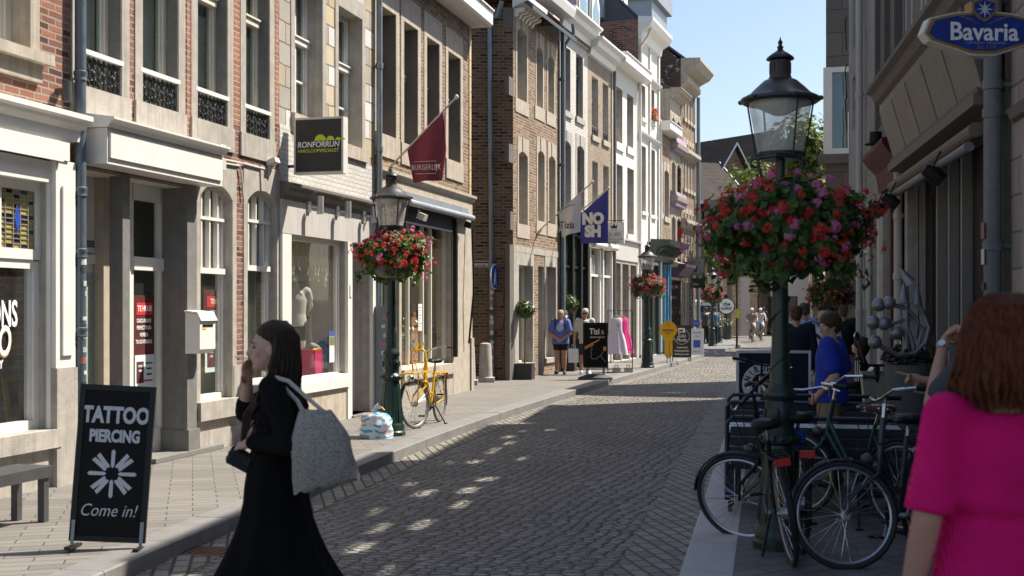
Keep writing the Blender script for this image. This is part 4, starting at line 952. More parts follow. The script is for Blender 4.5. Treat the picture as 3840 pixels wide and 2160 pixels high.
# --- tall ornate white house
I = b = Bld(ROWE, 2394, 2469, 'ornate_house', 'tall ornate white house with panelled pilasters and heavy cornice', 'house'); u = b.u; z = b.z
UP = px_ops(b, [(2404, 2420, (2412, 320), (2412, 446)), (2434, 2454, (2444, 335), (2444, 455))]); MD = px_ops(b, [(2404, 2422, (2413, 548), (2413, 795)), (2434, 2456, (2445, 560), (2445, 808))])
gz = z(2430, 990); GF = [(.12, b.W - .12, .03, gz)]; zc = z(2430, 108)
wall(b, zc - .1, UP + MD + GF, WHP, depth=.3, D=5)
simple_windows(b, UP, WPT, depth=.24, fw=.05, trans=(.6,), mull=(.5,), sill=(WHP, .12, .08, .08), curtain=.35); simple_windows(b, MD, WPT, depth=.24, fw=.05, trans=(.65,), mull=(.5,), sill=(WHP, .12, .08, .08), curtain=.35)
mb = MB()
for x in (.02, b.W * .48, b.W - .2): mb.box(x, x + .18, -.07, .05, gz + .8, zc - .6)
mb.build('pilaster', WHP, b.root)
mb = MB()
for zz in (z(2430, 300), z(2430, 520)): mb.extx([(0, zz - .12), (-.14, zz), (-.16, zz + .06), (0, zz + .1)], 0, b.W)
mb.build('string_course', WHP, b.root)
mb = MB(); mb.extx([(0, zc - .7), (-.1, zc - .65), (-.16, zc - .4), (-.42, zc - .25), (-.52, zc - .05), (-.52, zc + .05), (0, zc + .1)], -.05, b.W + .05); mb.build('cornice', WPT, b.root)
fr = MB()
for x in (.12, b.W * .36, b.W * .62, b.W - .24): fr.box(x, x + .12, -.06, .12, 0, gz - .02)
fr.box(.24, b.W - .24, .02, .08, 0, .5); fr.build('shop_front', mat('dark_green_paint', (.02, .035, .03), .35), b.root); MB().box(.24, b.W - .25, .05, .055, .45, gz).build('shop_pane', SHG, b.root)
MB().box(.1, b.W - .1, 1.4, 1.45, 0, gz + .2).build('shop_interior', mat('ochre_interior', (.42, .33, .14), .9), b.root)
roof(b, zc, SLT, D=5, ov=.1)
q = MB(); q.tube([(.35, -.42, zc - .1), (.3, -.3, zc - .5), (-.08, -.1, zc - 1.0), (-.08, -.1, zc - 2.0)], .05, 10); q.build('downpipe', mat('cream_pipe', (.55, .5, .42)), b.root, 40)
gw = MB(); gw.quad((-.004, 0, 8), (-.004, 5, 8), (-.004, 5, zc), (-.004, 0, zc)); gw.build('gable_wall', RED, b.root)
q = MB(); q.box(-.3, b.W - .2, 1.2, 3.4, zc + .1, zc + 2.4); dm = q.build('dormer', ZNL, b.root); q = MB(); q.box(b.W - .75, b.W - .25, 1.12, 1.19, zc + .4, zc + 2.2); q.box(b.W - 1.5, b.W - 1.0, 1.12, 1.19, zc + .4, zc + 2.2); q.build('dormer_window', WPT, dm)
# --- low house with blue shop
J = b = Bld(ROWE, 2470, 2513, 'brick_house', 'low brown brick house with blue framed shop below the white gutter', 'house'); u = b.u; z = b.z
UP = px_ops(b, [(2474, 2483, (2479, 635), (2479, 800)), (2491, 2508, (2500, 640), (2500, 815))]); zc = z(2495, 475); gz = z(2490, 990); GF = [(.12, b.W - .1, .03, gz)]
wall(b, zc, UP + GF, BRN, depth=.3, D=5); simple_windows(b, UP, GRP, depth=.25, fw=.05, trans=(.6,), sur=(STW, .08, .3), arch=.1, sill=(STW, .2, .05, .1))
cornice(b, zc, BOXG, WPT, -.1, b.W + .1, name='gutter'); roof(b, zc, SLT, D=5, ov=.1)
fr = MB()
for x in (.12, b.W * .4, b.W * .7, b.W - .22): fr.box(x, x + .10, -.06, .12, 0, gz - .02)
fr.box(.2, b.W - .24, .02, .08, 0, .5); fr.build('shop_front', mat('sky_blue_paint', (.08, .25, .38), .4), b.root); MB().box(.22, b.W - .23, .05, .055, .45, gz).build('shop_pane', SHG, b.root); MB().box(.1, b.W - .1, 1.4, 1.45, 0, gz + .2).build('shop_interior', IND, b.root)
mb = MB(); x0 = -1.7; mb.extx([(0, gz), (-.15, gz + .05), (-.35, gz + .5), (-.75, gz + .62), (-.8, gz + .78), (0, gz + .82)], x0, b.W - .1)
for i in range(9): mb.extx([(-.2, gz + .2), (-.6, gz + .5), (-.2, gz + .5)], x0 + .1 + i * (b.W - x0 - .4) / 8, x0 + .2 + i * (b.W - x0 - .4) / 8)
mb.build('shop_canopy', mat('dark_green_paint', (.02, .035, .03)), b.root)
pipe(b, -.02, -.09, .1, zc - .3, .045, WPT)
# --- lilac bay house
K = b = Bld(ROWE, 2514, 2556, 'bay_house', 'lilac painted house with curved bay bands and arched windows', 'house'); u = b.u; z = b.z
zc = z(2535, 350)
R1, R2, R3 = px_ops(b, [(2518, 2530, (2524, 610), (2524, 722))])[0], None, None
rows = [(z(2535, 815), z(2535, 980)), (z(2535, 612), z(2535, 735)), (z(2535, 450), z(2535, 540))]
ops = []
for zt_, zb_ in rows:
    ops += [(.22, b.W * .5 - .14, zb_, zt_), (b.W * .5 + .14, b.W - .22, zb_, zt_)]
gz = z(2535, 1050); ops.append((.2, b.W - .2, .03, gz))
wall(b, zc, ops, STW, depth=.3, D=5); simple_windows(b, ops[:-1], GRP, depth=.2, fw=.05, trans=(.6,), sur=(STW, .08, .14), arch=.12)
window(b, *ops[-1], GRP, depth=.2, fw=.05, trans=(.75,), pane=SHG, name='shop_window')
mb = MB()
for zt_, zb_ in rows[:2]: mb.extx([(0, zt_ + .35), (-.20, zt_ + .4), (-.26, zt_ + .7), (-.2, zt_ + .95), (0, zt_ + 1.0)], .05, b.W - .05)
mb.build('lilac_band', LIL, b.root)
mb = MB()
for zt_, zb_ in rows: mb.extx([(0, zb_ - .28), (-.28, zb_ - .26), (-.32, zb_ - .1), (0, zb_ - .02)], .02, b.W - .02)
mb.build('string_course', STW, b.root)
mb = MB(); mb.extx([(0, gz + .1), (-.3, gz + .15), (-.6, gz + .5), (-.6, gz + .6), (0, gz + .65)], .05, b.W); mb.build('shop_canopy', mat('plum_paint', (.10, .05, .08), .5), b.root)
cornice(b, zc, GUTP, STW, -.05, b.W + .05); roof(b, zc, SLT, D=5, ov=.1, rise=1.5)
# --- tall end house with blotched gable
Lh = b = Bld(ROWE, 2552, 2606, 'brick_house', 'tall brown end house with blotched white and brown gable wall', 'house', fwd=.02); u = b.u; z = b.z
zc = z(2552, 225)
ops = []
for k_ in range(4):
    zb_ = .9 + k_ * 2.9; n_ = 4
    for i in range(n_): ops.append((.5 + i * (b.W - .6) / n_, .5 + i * (b.W - .6) / n_ + (b.W - .6) / n_ * .5, zb_, zb_ + 1.9))
wall(b, zc, ops, BRN, depth=.25, D=7); simple_windows(b, ops, GRP, depth=.18, fw=.05, trans=(.6,), sur=(STW, .07, .2), sill=(STW, .15, .08, .08))
mb = MB(); mb.extx([(0, zc - .9), (-.1, zc - .85), (-.2, zc - .5), (-.6, zc - .3), (-.8, zc - .05), (-.8, zc + .06), (0, zc + .1)], -.05, b.W + .05); mb.build('cornice', STW, b.root)
gw = MB(); gw.quad((-.03, 7, 0), (-.03, 0.02, 0), (-.03, 0.02, zc + .02), (-.03, 7, zc + .02)); gw.poly([(-.03, .02, zc), (-.03, 3.2, zc + 3.0), (-.03, 7, zc)]); gw.build('gable_wall', GBL, b.root)
roof(b, zc, SLT, D=7, rise=3.0, ov=.3, x0=-.02)
q = MB(); q.box(-.05, 3.0, 1.2, 4.2, zc + .3, zc + 2.6); dm = q.build('dormer', ZNL, b.root); MB().box(-.2, 3.2, 1.0, 4.4, zc + 2.6, zc + 3.4).build('dormer_roof', ZNL, dm)
mb = MB()
for i in range(3): mb.extx([(0, z(2575, 860 - i * 260)), (-.25, z(2575, 860 - i * 260) + .2), (-.25, z(2575, 860 - i * 260) + .35), (0, z(2575, 860 - i * 260) + .4)], 0, b.W)
mb.build('string_course', STW, b.root)
q = MB()
for i in range(9): q.box(.1 + i * .12, .115 + i * .12, -.3, -.285, .4, z(2560, 940))
for i in range(12): q.box(.1, 1.1, -.302, -.284, .4 + i * .3, .415 + i * .3)
q.build('window_grille', GRP, b.root)
pipe(b, b.W - .1, -.15, .1, zc - 1, .08, ZNC)

# ================================================================ far end of the street
def plain_house(name, label, x, y, rz, w, d, h, wm, rm, rise=3.5, win=True, gable_front=False, group=None):
    r = thing(name, label, 'house', (x, y, 0), rz, group)
    class O: pass
    b = O(); b.root = r; b.W = w
    ops = []
    if win:
        n = max(2, int(w / 1.7))
        for fl in range(max(1, int((h - .5) / 2.9))):
            for i in range(n): ops.append((.4 + i * (w - .4) / n, .4 + i * (w - .4) / n + (w - .4) / n * .55, .9 + fl * 2.9 if fl else .1, (.9 + fl * 2.9 + 1.7) if fl else 2.6))
    wall(b, h, ops, wm, D=d, depth=.2, W=w)
    for o_ in ops: window(b, *o_, (WPT if o_[2] > 1 else GRP), depth=.15, fw=.07, trans=(.65,), pane=GLS)
    if gable_front:
        mb = MB(); mb.poly([(0, 0, h), (w, 0, h), (w / 2, 0, h + rise)]); mb.build('gable_wall', wm, r)
        mb = MB(); t = .12
        mb.prism([(-.25, h - .1), (w / 2, h + rise + .12), (w + .25, h - .1), (w + .25, h - .1 + t), (w / 2, h + rise + .3), (-.25, h - .1 + t)], -.25, d); mb.build('roof', rm, r)
        mb = MB(); mb.prism([(-.3, h - .10), (w / 2, h + rise + .17), (w + .3, h - .10), (w + .3, h + .04), (w / 2, h + rise + .34), (-.3, h + .04)], -.32, -.26); mb.build('verge_board', ZNL, r)
    else:
        mb = MB(); mb.extx([(-.3, h), (d / 2, h + rise), (d + .3, h), (d + .3, h - .12), (d / 2, h + rise - .15), (-.3, h - .12)], -.1, w + .1); mb.build('roof', rm, r)
        for xx in (.01, w - .01):
            mb = MB(); mb.poly([(xx, 0, h - .05), (xx, d, h - .05), (xx, d / 2, h + rise - .15)]); mb.build('gable_wall', DKB, r)
        mb = MB(); mb.extx([(-.35, h - .02), (d / 2, h + rise - .02 + .12), (d / 2, h + rise - .1), (-.35, h - .2)], -.16, -.1); mb.extx([(-.35, h - .02), (d / 2, h + rise + .1), (d / 2, h + rise - .1), (-.35, h - .2)], w + .1, w + .16); mb.build('verge_board', ZNL, r)
        MB().box(-.1, w + .1, -.42, -.3, h - .16, h + .02).build('gutter', WPT, r)
    return r
plain_house('plaster_house', 'pale plastered house where the street bends, left of the flowers', 10.4, 74, R(20), 5.0, 8, 8.4, mat('beige_plaster', (.42, .39, .34), .85, streak=.2), DTL, 3)
plain_house('gabled_house', 'far brick house with dark tiled roof and sharp brick gable left of the lantern', 13.0, 78.5, R(36), 4.6, 9, 9.4, DKB, DTL, 3.1, gable_front=True)
plain_house('gabled_house', 'second far brick gable house with dark tiled roof right behind the lantern', 16.6, 84, R(36), 5.4, 11, 10.6, DKB, DTL, 3.6, gable_front=True)
plain_house('gabled_house', 'third far house with a dark tiled roof beside the green tree', 19.2, 90, R(36), 6, 11, 10.4, DKB, DTL, 3.6, gable_front=True)
plain_house('brick_house', 'low dark brick house with white verge in front of the far gables', 11.6, 72.5, R(40), 3.6, 6, 6.6, DKB, DTL, 1.6, gable_front=True)
plain_house('shop_house', 'pale shop house with dark glazed ground floor behind the cyclists', 14.2, 86, R(-8), 7.0, 8, 6.2, WHP, DTL, 2)
plain_house('shop_house', 'dark shop house at the far bend behind the black flower covered lamp post', 21.5, 82, R(-22), 9.0, 8, 7.0, TAN, DTL, 2)
plain_house('shop_house', 'brown far shop house at the right end of the view behind blue van', 30.0, 78, R(-40), 9.0, 8, 7.0, BRN, DTL, 2)

def shadow_screen(b, z0, z1, seed, holes=((.75, .35), (1.35, .3))):
    """thin pierced sheet above the eave, added out of view to pattern the shadow"""
    rg = random.Random(seed); ops = []; x = .25
    while x < b.W - .6:
        w_ = rg.uniform(.3, .75)
        for dz, hh in holes:
            if rg.random() < .62: a = z0 + dz + rg.uniform(-.15, .15); ops.append((x + rg.uniform(-.05, .05), x + w_, a, a + hh * rg.uniform(.7, 1.4)))
        x += w_ + rg.uniform(.25, .7)
    mb = MB(); us = sorted({0.0, b.W} | {q for o in ops for q in o[:2]}); zs = sorted({z0, z1} | {q for o in ops for q in o[2:]})
    for i in range(len(us) - 1):
        for j in range(len(zs) - 1):
            cu, cz = (us[i] + us[i+1]) / 2, (zs[j] + zs[j+1]) / 2
            if any(o[0] < cu < o[1] and o[2] < cz < o[3] for o in ops): continue
            mb.quad((us[i], .02, zs[j]), (us[i+1], .02, zs[j]), (us[i+1], .02, zs[j+1]), (us[i], .02, zs[j+1]))
            mb.quad((us[i], .12, zs[j]), (us[i], .12, zs[j+1]), (us[i+1], .12, zs[j+1]), (us[i+1], .12, zs[j]))
    mb.box(0, b.W, .0, .14, z1, z1 + .1); return mb.build('pierced_shadow_screen', STS, b.root)  # unseen addition, its holes let sun patches through onto the road
# ================================================================ right side (in the shade)
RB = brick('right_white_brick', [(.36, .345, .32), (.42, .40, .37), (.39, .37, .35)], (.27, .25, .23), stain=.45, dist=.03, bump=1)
# grey slab house with glazed oriel
r = thing('slab_house', 'grey stone slab house with white framed glazed oriel above the tree', 'house', (7.45, 28.3, 0), R(-15))
class O: pass
b = O(); b.root = r; b.W = 8.0
Rz = lambda py, Y=28.3: CH - (py - HY) / F * Y
xw1 = (3180 - CX) / F * 28.3 - 7.45
zo0, zo1 = Rz(582), Rz(256)
wall(b, 9.6, [(.12, 1.1, zo0 + .1, zo1 - .1)], GBK, D=3.2, depth=.15)
mb = MB(); mb.box(-.06, .14, -.10, .12, zo0, zo1); mb.box(1.0, 1.2, -.10, .12, zo0, zo1); mb.box(.14, 1.0, -.10, .12, zo0, zo0 + .14); mb.box(.14, 1.0, -.10, .12, zo1 - .12, zo1); mb.box(.5, .58, -.05, .08, zo0 + .14, zo0 + 1.0); mb.box(.58, 1.0, -.05, .08, zo0 + .95, zo0 + 1.02)
w = mb.build('oriel_window', WPT, r); MB().box(.14, 1.0, .0, .01, zo0 + .14, zo1 - .12).build('pane', GLS, w); q = MB(); q.poly([(.16, .03, zo1 - .15), (.24, .03, zo1 - .15), (.42, .03, zo0 + .2), (.18, .03, zo0 + .2)]); q.build('curtain', GRP, w)
MB().box(-.18, 1.3, -.22, .1, zo0 - .22, zo0 - .003).build('sill', STS, w)
# white brick house
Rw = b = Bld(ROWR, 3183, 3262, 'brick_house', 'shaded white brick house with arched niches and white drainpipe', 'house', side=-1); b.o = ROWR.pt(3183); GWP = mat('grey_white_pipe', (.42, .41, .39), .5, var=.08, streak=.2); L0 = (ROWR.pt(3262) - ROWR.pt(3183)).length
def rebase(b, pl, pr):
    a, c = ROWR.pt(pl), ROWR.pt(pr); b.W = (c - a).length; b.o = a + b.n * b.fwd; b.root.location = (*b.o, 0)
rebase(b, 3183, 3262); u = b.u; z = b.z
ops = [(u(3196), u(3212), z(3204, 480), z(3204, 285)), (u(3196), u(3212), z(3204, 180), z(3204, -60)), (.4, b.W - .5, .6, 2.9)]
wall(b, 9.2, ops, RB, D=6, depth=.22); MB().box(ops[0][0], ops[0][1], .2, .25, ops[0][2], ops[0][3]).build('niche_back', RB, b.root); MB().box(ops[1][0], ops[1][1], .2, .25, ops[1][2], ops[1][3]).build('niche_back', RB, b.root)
window(b, *ops[2], WPT, depth=.1, fw=.08, mull=(.33, .66), pane=SHG, sill=(STO, .2, .08, .05), name='shop_window'); q = MB()
for zz in (z(3190, 70), z(3190, 250), z(3190, 370)):
    q.tube([(.05, -.05, zz - .6), (.05, -.08, zz), (.12, -.05, zz + .1)], .012, 5)
q.build('wall_anchor', BLK, b.root)
pipe(b, u(3247), -.12, .05, 9.4, .065, GWP, cols=(z(3247, 355), z(3247, 1170), 3.5)); pipe(b, u(3282), -.1, .05, 3.6, .05, GWP)
roof(b, 9.2, SLT, D=6, rise=1.4)
# red shop house
Rr = b = Bld(ROWR, 3262, 3402, 'brick_house', 'shaded grey stone house with dark red shop cornice and white shop door', 'house', side=-1); rebase(b, 3262, 3402); u = b.u; z = b.z
zl = z(3330, 520)
ops = [(u(3285), u(3305), zl + .25, 7.4), (u(3318), u(3342), zl + .25, 7.4), (u(3356), u(3388), zl + .25, 7.4)]
gz = z(3340, 720); dr_ = (u(3325), u(3385), .03, gz); sh_ = (.2, u(3312), .7, gz)
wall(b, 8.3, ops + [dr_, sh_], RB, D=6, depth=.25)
for o_ in ops: window(b, *o_, GRP, depth=.22, fw=.07, trans=(.65,), sur=(STS, .14, .3), sill=(STS, .28, .08, .14))
window(b, *sh_, WPT, depth=.1, fw=.08, mull=(.5,), pane=SHG, name='shop_window')
MB().box(dr_[0], dr_[1], .3, .36, .03, gz).build('door', mat('brown_black_door', (.035, .03, .028), .5), b.root)
DRD = mat('oxblood_paint', (.075, .008, .010), .6, var=.2, spec=.2)
mb = MB(); zr0, zr1 = z(3350, 705), z(3350, 575); x0, x1 = u(3318), u(3402) - .02
mb.extx([(0, zr0), (-.10, zr0), (-.15, zr0 + .3), (-.28, zr1 - .12), (-.36, zr1), (-.36, zr1 + .07), (0, zr1 + .12)], x0, x1); mb.build('shop_cornice', DRD, b.root)
mb = MB(); mb.box(u(3388), u(3402) - .03, -.12, .1, 0, zr0 - .003); mb.tube([(u(3392), -.16, .2), (u(3392), -.16, zr0)], .05, 10); mb.build('pilaster', DRD, b.root)
mb = MB(); mb.box(u(3313), u(3324), -.06, .1, 0, gz); mb.build('pilaster', STO, b.root)
pipe(b, u(3404), -.14, .05, z(3404, 560), .06, GWP, cols=(2.2, 3.1)); MB().box(0, b.W, 0, 6, 8.3, 8.4).build('roof', SLT, b.root); shadow_screen(b, 8.41, 10.4, 12, ((.3, .3), (.9, .3)))
hat = thing('top_hat', 'little black top hat ornament standing on the dark red shop cornice', 'ornament', b.w((x0 + x1) / 2, -.3, zr1 + .12), b.yaw()); MB().lathe([(.0, 0), (.17, 0), (.17, .015), (.10, .02), (.095, .2), (0, .2)], 18).build('hat', BLK, hat, 40)
# black pub
Rp = b = Bld(ROWR, 3404, 3788, 'pub_house', 'grey stone pub with black folding doors and slanted grey fascia board', 'pub', side=-1); rebase(b, 3404, 3788); u = b.u; z = b.z
zf0, zf1 = 3.86, 4.72; n_ = 5
ops = [(.5 + i * (b.W - .5) / n_, .5 + i * (b.W - .5) / n_ + (b.W - .5) / n_ * .62, zf1 + .35, 7.3) for i in range(n_)]
wall(b, 7.7, ops + [(.3, b.W - .35, .02, 3.6)], STS, D=7, depth=.3)
for o_ in ops: window(b, *o_, GRP, depth=.28, fw=.08, trans=(.65,), sur=(STO, .13, .3), sill=(STO, .2, .08, .13))
mb = MB(); mb.extx([(-.20, zf0), (-.42, zf1 - .1), (-.42, zf1), (-.05, zf1 + .0), (-.05, zf0)], .12, b.W - .2); mb.build('fascia', mat('bronze_grey_fascia', (.12, .108, .09), .5, var=.25, sc=2, streak=.6), b.root)
mb = MB(); mb.extx([(-.40, zf1 + .003), (-.48, zf1 + .05), (-.52, zf1 + .16), (-.60, zf1 + .20), (-.60, zf1 + .26), (-.1, zf1 + .36), (0, zf1 + .36), (0, zf1 + .003)], .0, b.W - .1); mb.build('shop_cornice', STS, b.root)
mb = MB(); mb.extx([(-.30, zf0 - .12), (-.30, zf0 - .003), (0, zf0 - .003), (0, zf0 - .12)], .1, b.W - .2); mb.tube([(.2, -.25, zf0 - .35), (b.W - .3, -.25, zf0 - .35)], .075, 12); mb.build('blind_box', mat('taupe_canvas', (.16, .13, .10), .8), b.root)
MB().tube([(.2, -.32, zf0 - .52), (b.W - .3, -.32, zf0 - .52)], .05, 12).build('blind_bar', mat('dull_grey_pipe', (.15, .155, .16), .6, var=.2, streak=.4), b.root, 40)
mb = MB()
for i in range(1, 5): mb.extx([(-.204, zf0 + .02), (-.424, zf1 - .1), (-.43, zf1 - .1), (-.21, zf0 + .02)], .12 + i * (b.W - .3) / 5, .135 + i * (b.W - .3) / 5)
mb.extx([(-.20, zf0 - .02), (-.26, zf0 - .02), (-.27, zf0 + .06), (-.20, zf0 + .04)], .1, b.W - .2)
mb.build('fascia_trim', STS, b.root)
nd = 7; dwid = (b.W - .65) / nd
for i in range(nd):
    mb = MB(); x = .3 + i * dwid; mb.box(x + .02, x + dwid - .02, .2, .26, .02, 3.6); mb.box(x + .12, x + dwid - .12, .185, .199, .3, 1.2); mb.box(x + .12, x + dwid - .12, .185, .199, 1.35, 3.3); mb.build('folding_door', mat('pub_black_door', (.011, .011, .012), .6, var=.25, spec=.15), b.root)
mb = MB()
for i in (2, 3, 4): mb.box(.3 + i * dwid - .045, .3 + i * dwid + .045, .08, .2, .02, 3.58)
mb.build('door_post', mat('pale_post', (.22, .21, .19), .6), b.root)
MB().box(b.W - .34, b.W - .02, -.05, .3, 0, 3.8).build('pier', STS, b.root); MB().box(.02, .29, -.05, .3, 0, 3.7).build('pier', STO, b.root)
q = MB(); xq = u(3465); q.tube([(xq + .012 * math.sin(i * 1.3), -.07, 3.4 - i * .055) for i in range(56)], .008, 5); q.build('curly_cable', BLK, b.root)
MB().box(0, b.W, 0, 7, 7.7, 7.9).build('roof', SLT, b.root); shadow_screen(b, 7.9, 11.3, 4, ((.6, .35), (1.25, .3), (1.9, .25)))
pp = pipe(b, b.W + .0, -.16, .0, 9.0, .085, mat('dull_grey_pipe', (.15, .155, .16), .6, var=.2, streak=.4), cols=(z(3770, 435), z(3770, 925), z(3770, 330)))
for i in range(7):
    q = MB(); zz = .9 + i * .25; q.box(b.W - .06, b.W + .06, -.256, -.25, zz, zz + rnd.uniform(.06, .16)); q.build('sticker', mat('sticker_%d' % (i % 5), (.5, .5, .5)), pp)
for k_, px in enumerate((3640, 3450, 3400)):
    fl = thing('spotlight', ('black spotlight under the pub fascia nearest the camera', 'black spotlight under the middle of the pub fascia', 'black spotlight at the far end of the pub fascia by red cornice')[k_], 'spotlight', b.w(u(px), -.42, zf0 - .62), b.yaw(), 'spotlights under the pub fascia')
    M_ = Matrix.Rotation(R(55), 4, 'X'); q = MB(); q.lathe([(0, -.14), (.085, -.14), (.095, 0), (.06, .1), (0, .1)], 16, M=M_); q.build('lamp_head', BLK, fl, 40); q = MB(); q.lathe([(0, -.143), (.075, -.143), (.075, -.1405)], 16, M=M_); q.build('lens', mat('dim_lens', (.35, .30, .22), .3), fl); MB().tube([(0, 0, .02), (0, .06, .18), (0, .1, .25)], .012, 6).build('bracket', BLK, fl)
# house beside the camera
R0 = b = Bld(ROWR, 3792, 4600, 'stone_house', 'pinkish stone house at the right edge beside the pub drainpipe', 'house', side=-1); rebase(b, 3792, 4600); b.W = 9.5
ops = [(.9 + i * 2.2, 2.1 + i * 2.2, 4.6, 7.2) for i in range(4)] + [(.6, 2.6, .6, 3.0), (3.2, 4.3, .03, 2.8), (5, 8.6, .6, 3.0)]
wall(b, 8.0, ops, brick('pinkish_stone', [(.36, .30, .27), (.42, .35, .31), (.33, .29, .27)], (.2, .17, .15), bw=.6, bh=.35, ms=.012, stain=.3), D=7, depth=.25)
for o_ in ops: window(b, *o_, GRP, depth=.2, fw=.08, trans=(.7,), sur=(STO, .14, .25), pane=GLS)
MB().extx([(0, 3.5), (-.05, 3.52), (-.08, 3.62), (0, 3.66)], 0.15, 9.5).build('string_course', STS, b.root); MB().box(0, b.W, 0, 7, 8.0, 8.15).build('roof', SLT, b.root); shadow_screen(b, 8.16, 10.35, 9, ((.35, .3), (.95, .3)))
# ================================================================ street lamps and flower baskets
def make_lamp():
    r = thing('street_lamp', 'x', 'street lamp', group='green lantern lamp posts')
    mb = MB(); mb.lathe([(.20, 0), (.20, .05), (.185, .07), (.185, .13), (.165, .17)], 12); mb.build('base', GRN, r, 30)
    mb = MB(); mb.lathe([(.165, .17), (.15, .35), (.125, .62), (.108, .74)], 12)
    for i in range(12):
        a = 2 * PI * i / 12; mb.tube([(.163 * math.cos(a), .163 * math.sin(a), .2), (.112 * math.cos(a), .112 * math.sin(a), .7)], .008, 5)
    mb.build('pedestal', GRN, r, 30)
    mb = MB(); mb.lathe([(.108, .74), (.14, .76), (.145, .79), (.13, .82), (.10, .84), (.095, .86), (.105, .90), (.115, .96), (.108, 1.02), (.095, 1.06), (.115, 1.08), (.115, 1.12), (.08, 1.16), (.075, 1.2)], 24)
    for i in range(14):
        a = 2 * PI * i / 14; mb.ell((.14 * math.cos(a), .14 * math.sin(a), .79), (.02, .02, .022), 6, 5)
    for i in range(6):
        a = 2 * PI * i / 6; mb.ell((.11 * math.cos(a), .11 * math.sin(a), .97), (.02, .02, .045), 6, 5)
    mb.build('vase', GRN, r, 45)
    mb = MB(); mb.lathe([(.075, 1.2), (.062, 1.45), (.052, 2.15), (.075, 2.17), (.075, 2.22), (.05, 2.25), (.045, 2.42), (.06, 2.43), (.06, 2.56), (.035, 2.58), (.033, 2.8)], 20)
    pts = []
    for k in range(60):
        a = k * .42; zz = 1.1 + k * .012; rr = .073 - .012 * (zz - 1.1); pts.append((rr * math.cos(a * .5), rr * math.sin(a * .5), zz))
    mb.tube(pts, .006, 5)
    mb.build('pole', GRN, r, 40)
    mb = MB()
    for sx in (-1, 1):
        pts = [(sx * (.02 + .145 * math.sin(PI / 2 * k / 8)), 0, 2.60 + .17 * (1 - math.cos(PI / 2 * k / 8))) for k in range(9)]; mb.tube(pts + [(sx * .165, 0, 2.80)], .013, 8)
        mb.tube([(sx * .19 + .03 * math.cos(a * .55), 0, 2.765 + .03 * math.sin(a * .55)) for a in range(12)], .008, 6)
    mb.lathe([(.155, 2.79), (.165, 2.80), (.165, 2.825), (.15, 2.83)], 6); mb.build('bracket', GRN, r, 40)
    # conical glass cup held by four outer stays
    r0, r1, z0, z1 = .158, .226, 2.832, 3.215
    mb = MB(); mb.lathe([(r0 + .012, 2.825), (r0 + .012, 2.842), (r0 - .004, 2.842), (r0 - .004, 2.825)], 28, cap=False); mb.lathe([(r1 + .01, z1 - .015), (r1 + .012, z1 + .01), (r1 - .006, z1 + .01), (r1 - .006, z1 - .015)], 28, cap=False)
    fr = mb.build('lantern_frame', IRN, r, 40); gb = MB(); gb.lathe([(r0, z0), (r0 + .004, z0 + .03), (r1, z1)], 28, cap=False); gb.build('lantern_glass', LNG, fr, 60)
    n = 6; P = lambda rr, i, z: (rr * math.cos(2 * PI * (i + .5) / n), rr * math.sin(2 * PI * (i + .5) / n), z)
    mb = MB()
    for i in range(4):
        a = PI / 2 * i + .12; mb.tube([((r1 + .04) * math.cos(a), (r1 + .04) * math.sin(a), z1 + .01), ((r0 + .035) * math.cos(a), (r0 + .035) * math.sin(a), z0 - .02)], .007, 6)
    mb.build('stay', IRN, r)
    mb = MB(); mb.lathe([(.235, 3.205), (.265, 3.20), (.285, 3.215), (.28, 3.235), (.22, 3.265), (.175, 3.31), (.12, 3.36), (.085, 3.375)], 24)
    for i in range(n):
        q = P(.285, i, 3.222); mb.ell(q, (.022, .022, .018), 8, 6)
    cap = mb.build('lantern_roof', mat('weathered_lamp_roof', (.055, .055, .055), .4, metal=.4, var=.25, sc=9), r, 45)
    mb = MB(); mb.lathe([(.085, 3.375), (.075, 3.40), (.07, 3.47), (.075, 3.505), (.05, 3.51)], 18)
    for i in range(12): a = 2 * PI * i / 12; mb.box(-.006, .006, -.006, .006, 3.41, 3.49, Matrix.Rotation(a, 4, 'Z') @ Matrix.Translation((.072, 0, 0)))
    mb.build('chimney', mat('rusty_lamp_vent', (.06, .04, .035), .6, var=.3, sc=12), r, 45)
    mb = MB(); mb.lathe([(.05, 3.51), (.10, 3.515), (.095, 3.53), (.055, 3.56), (.03, 3.575), (.018, 3.59), (.024, 3.605), (.012, 3.62), (.018, 3.64), (.006, 3.66), (.002, 3.68)], 16); mb.build('finial', IRN, r, 45)
    mb = MB(); mb.lathe([(.0, 3.11), (.05, 3.115), (.10, 3.14), (.16, 3.17), (.19, 3.19), (0, 3.195)], 18); mb.build('lamp_burner', mat('milky_plastic', (.6, .58, .5), .4), r, 45)
    return r
lamp = make_lamp()
def leaf_cloud(mb, pts, size, rg, lobes=6):
    for p, nrm in pts:
        s = size * rg.uniform(.6, 1.25); nrm = (nrm + Vector((rg.uniform(-.7, .7), rg.uniform(-.7, .7), rg.uniform(-.4, .9)))).normalized()
        a = nrm.orthogonal().normalized(); a = Quaternion(nrm, rg.uniform(0, 6.28)) @ a; c = nrm.cross(a)
        q = []
        for k in range(lobes):
            an = 2 * PI * k / lobes; rr = s * (1 if k % 2 == 0 else .72); q.append(p + a * rr * math.cos(an) + c * rr * math.sin(an) + nrm * (.25 * s if k % 2 == 0 else 0))
        mb.poly(q)
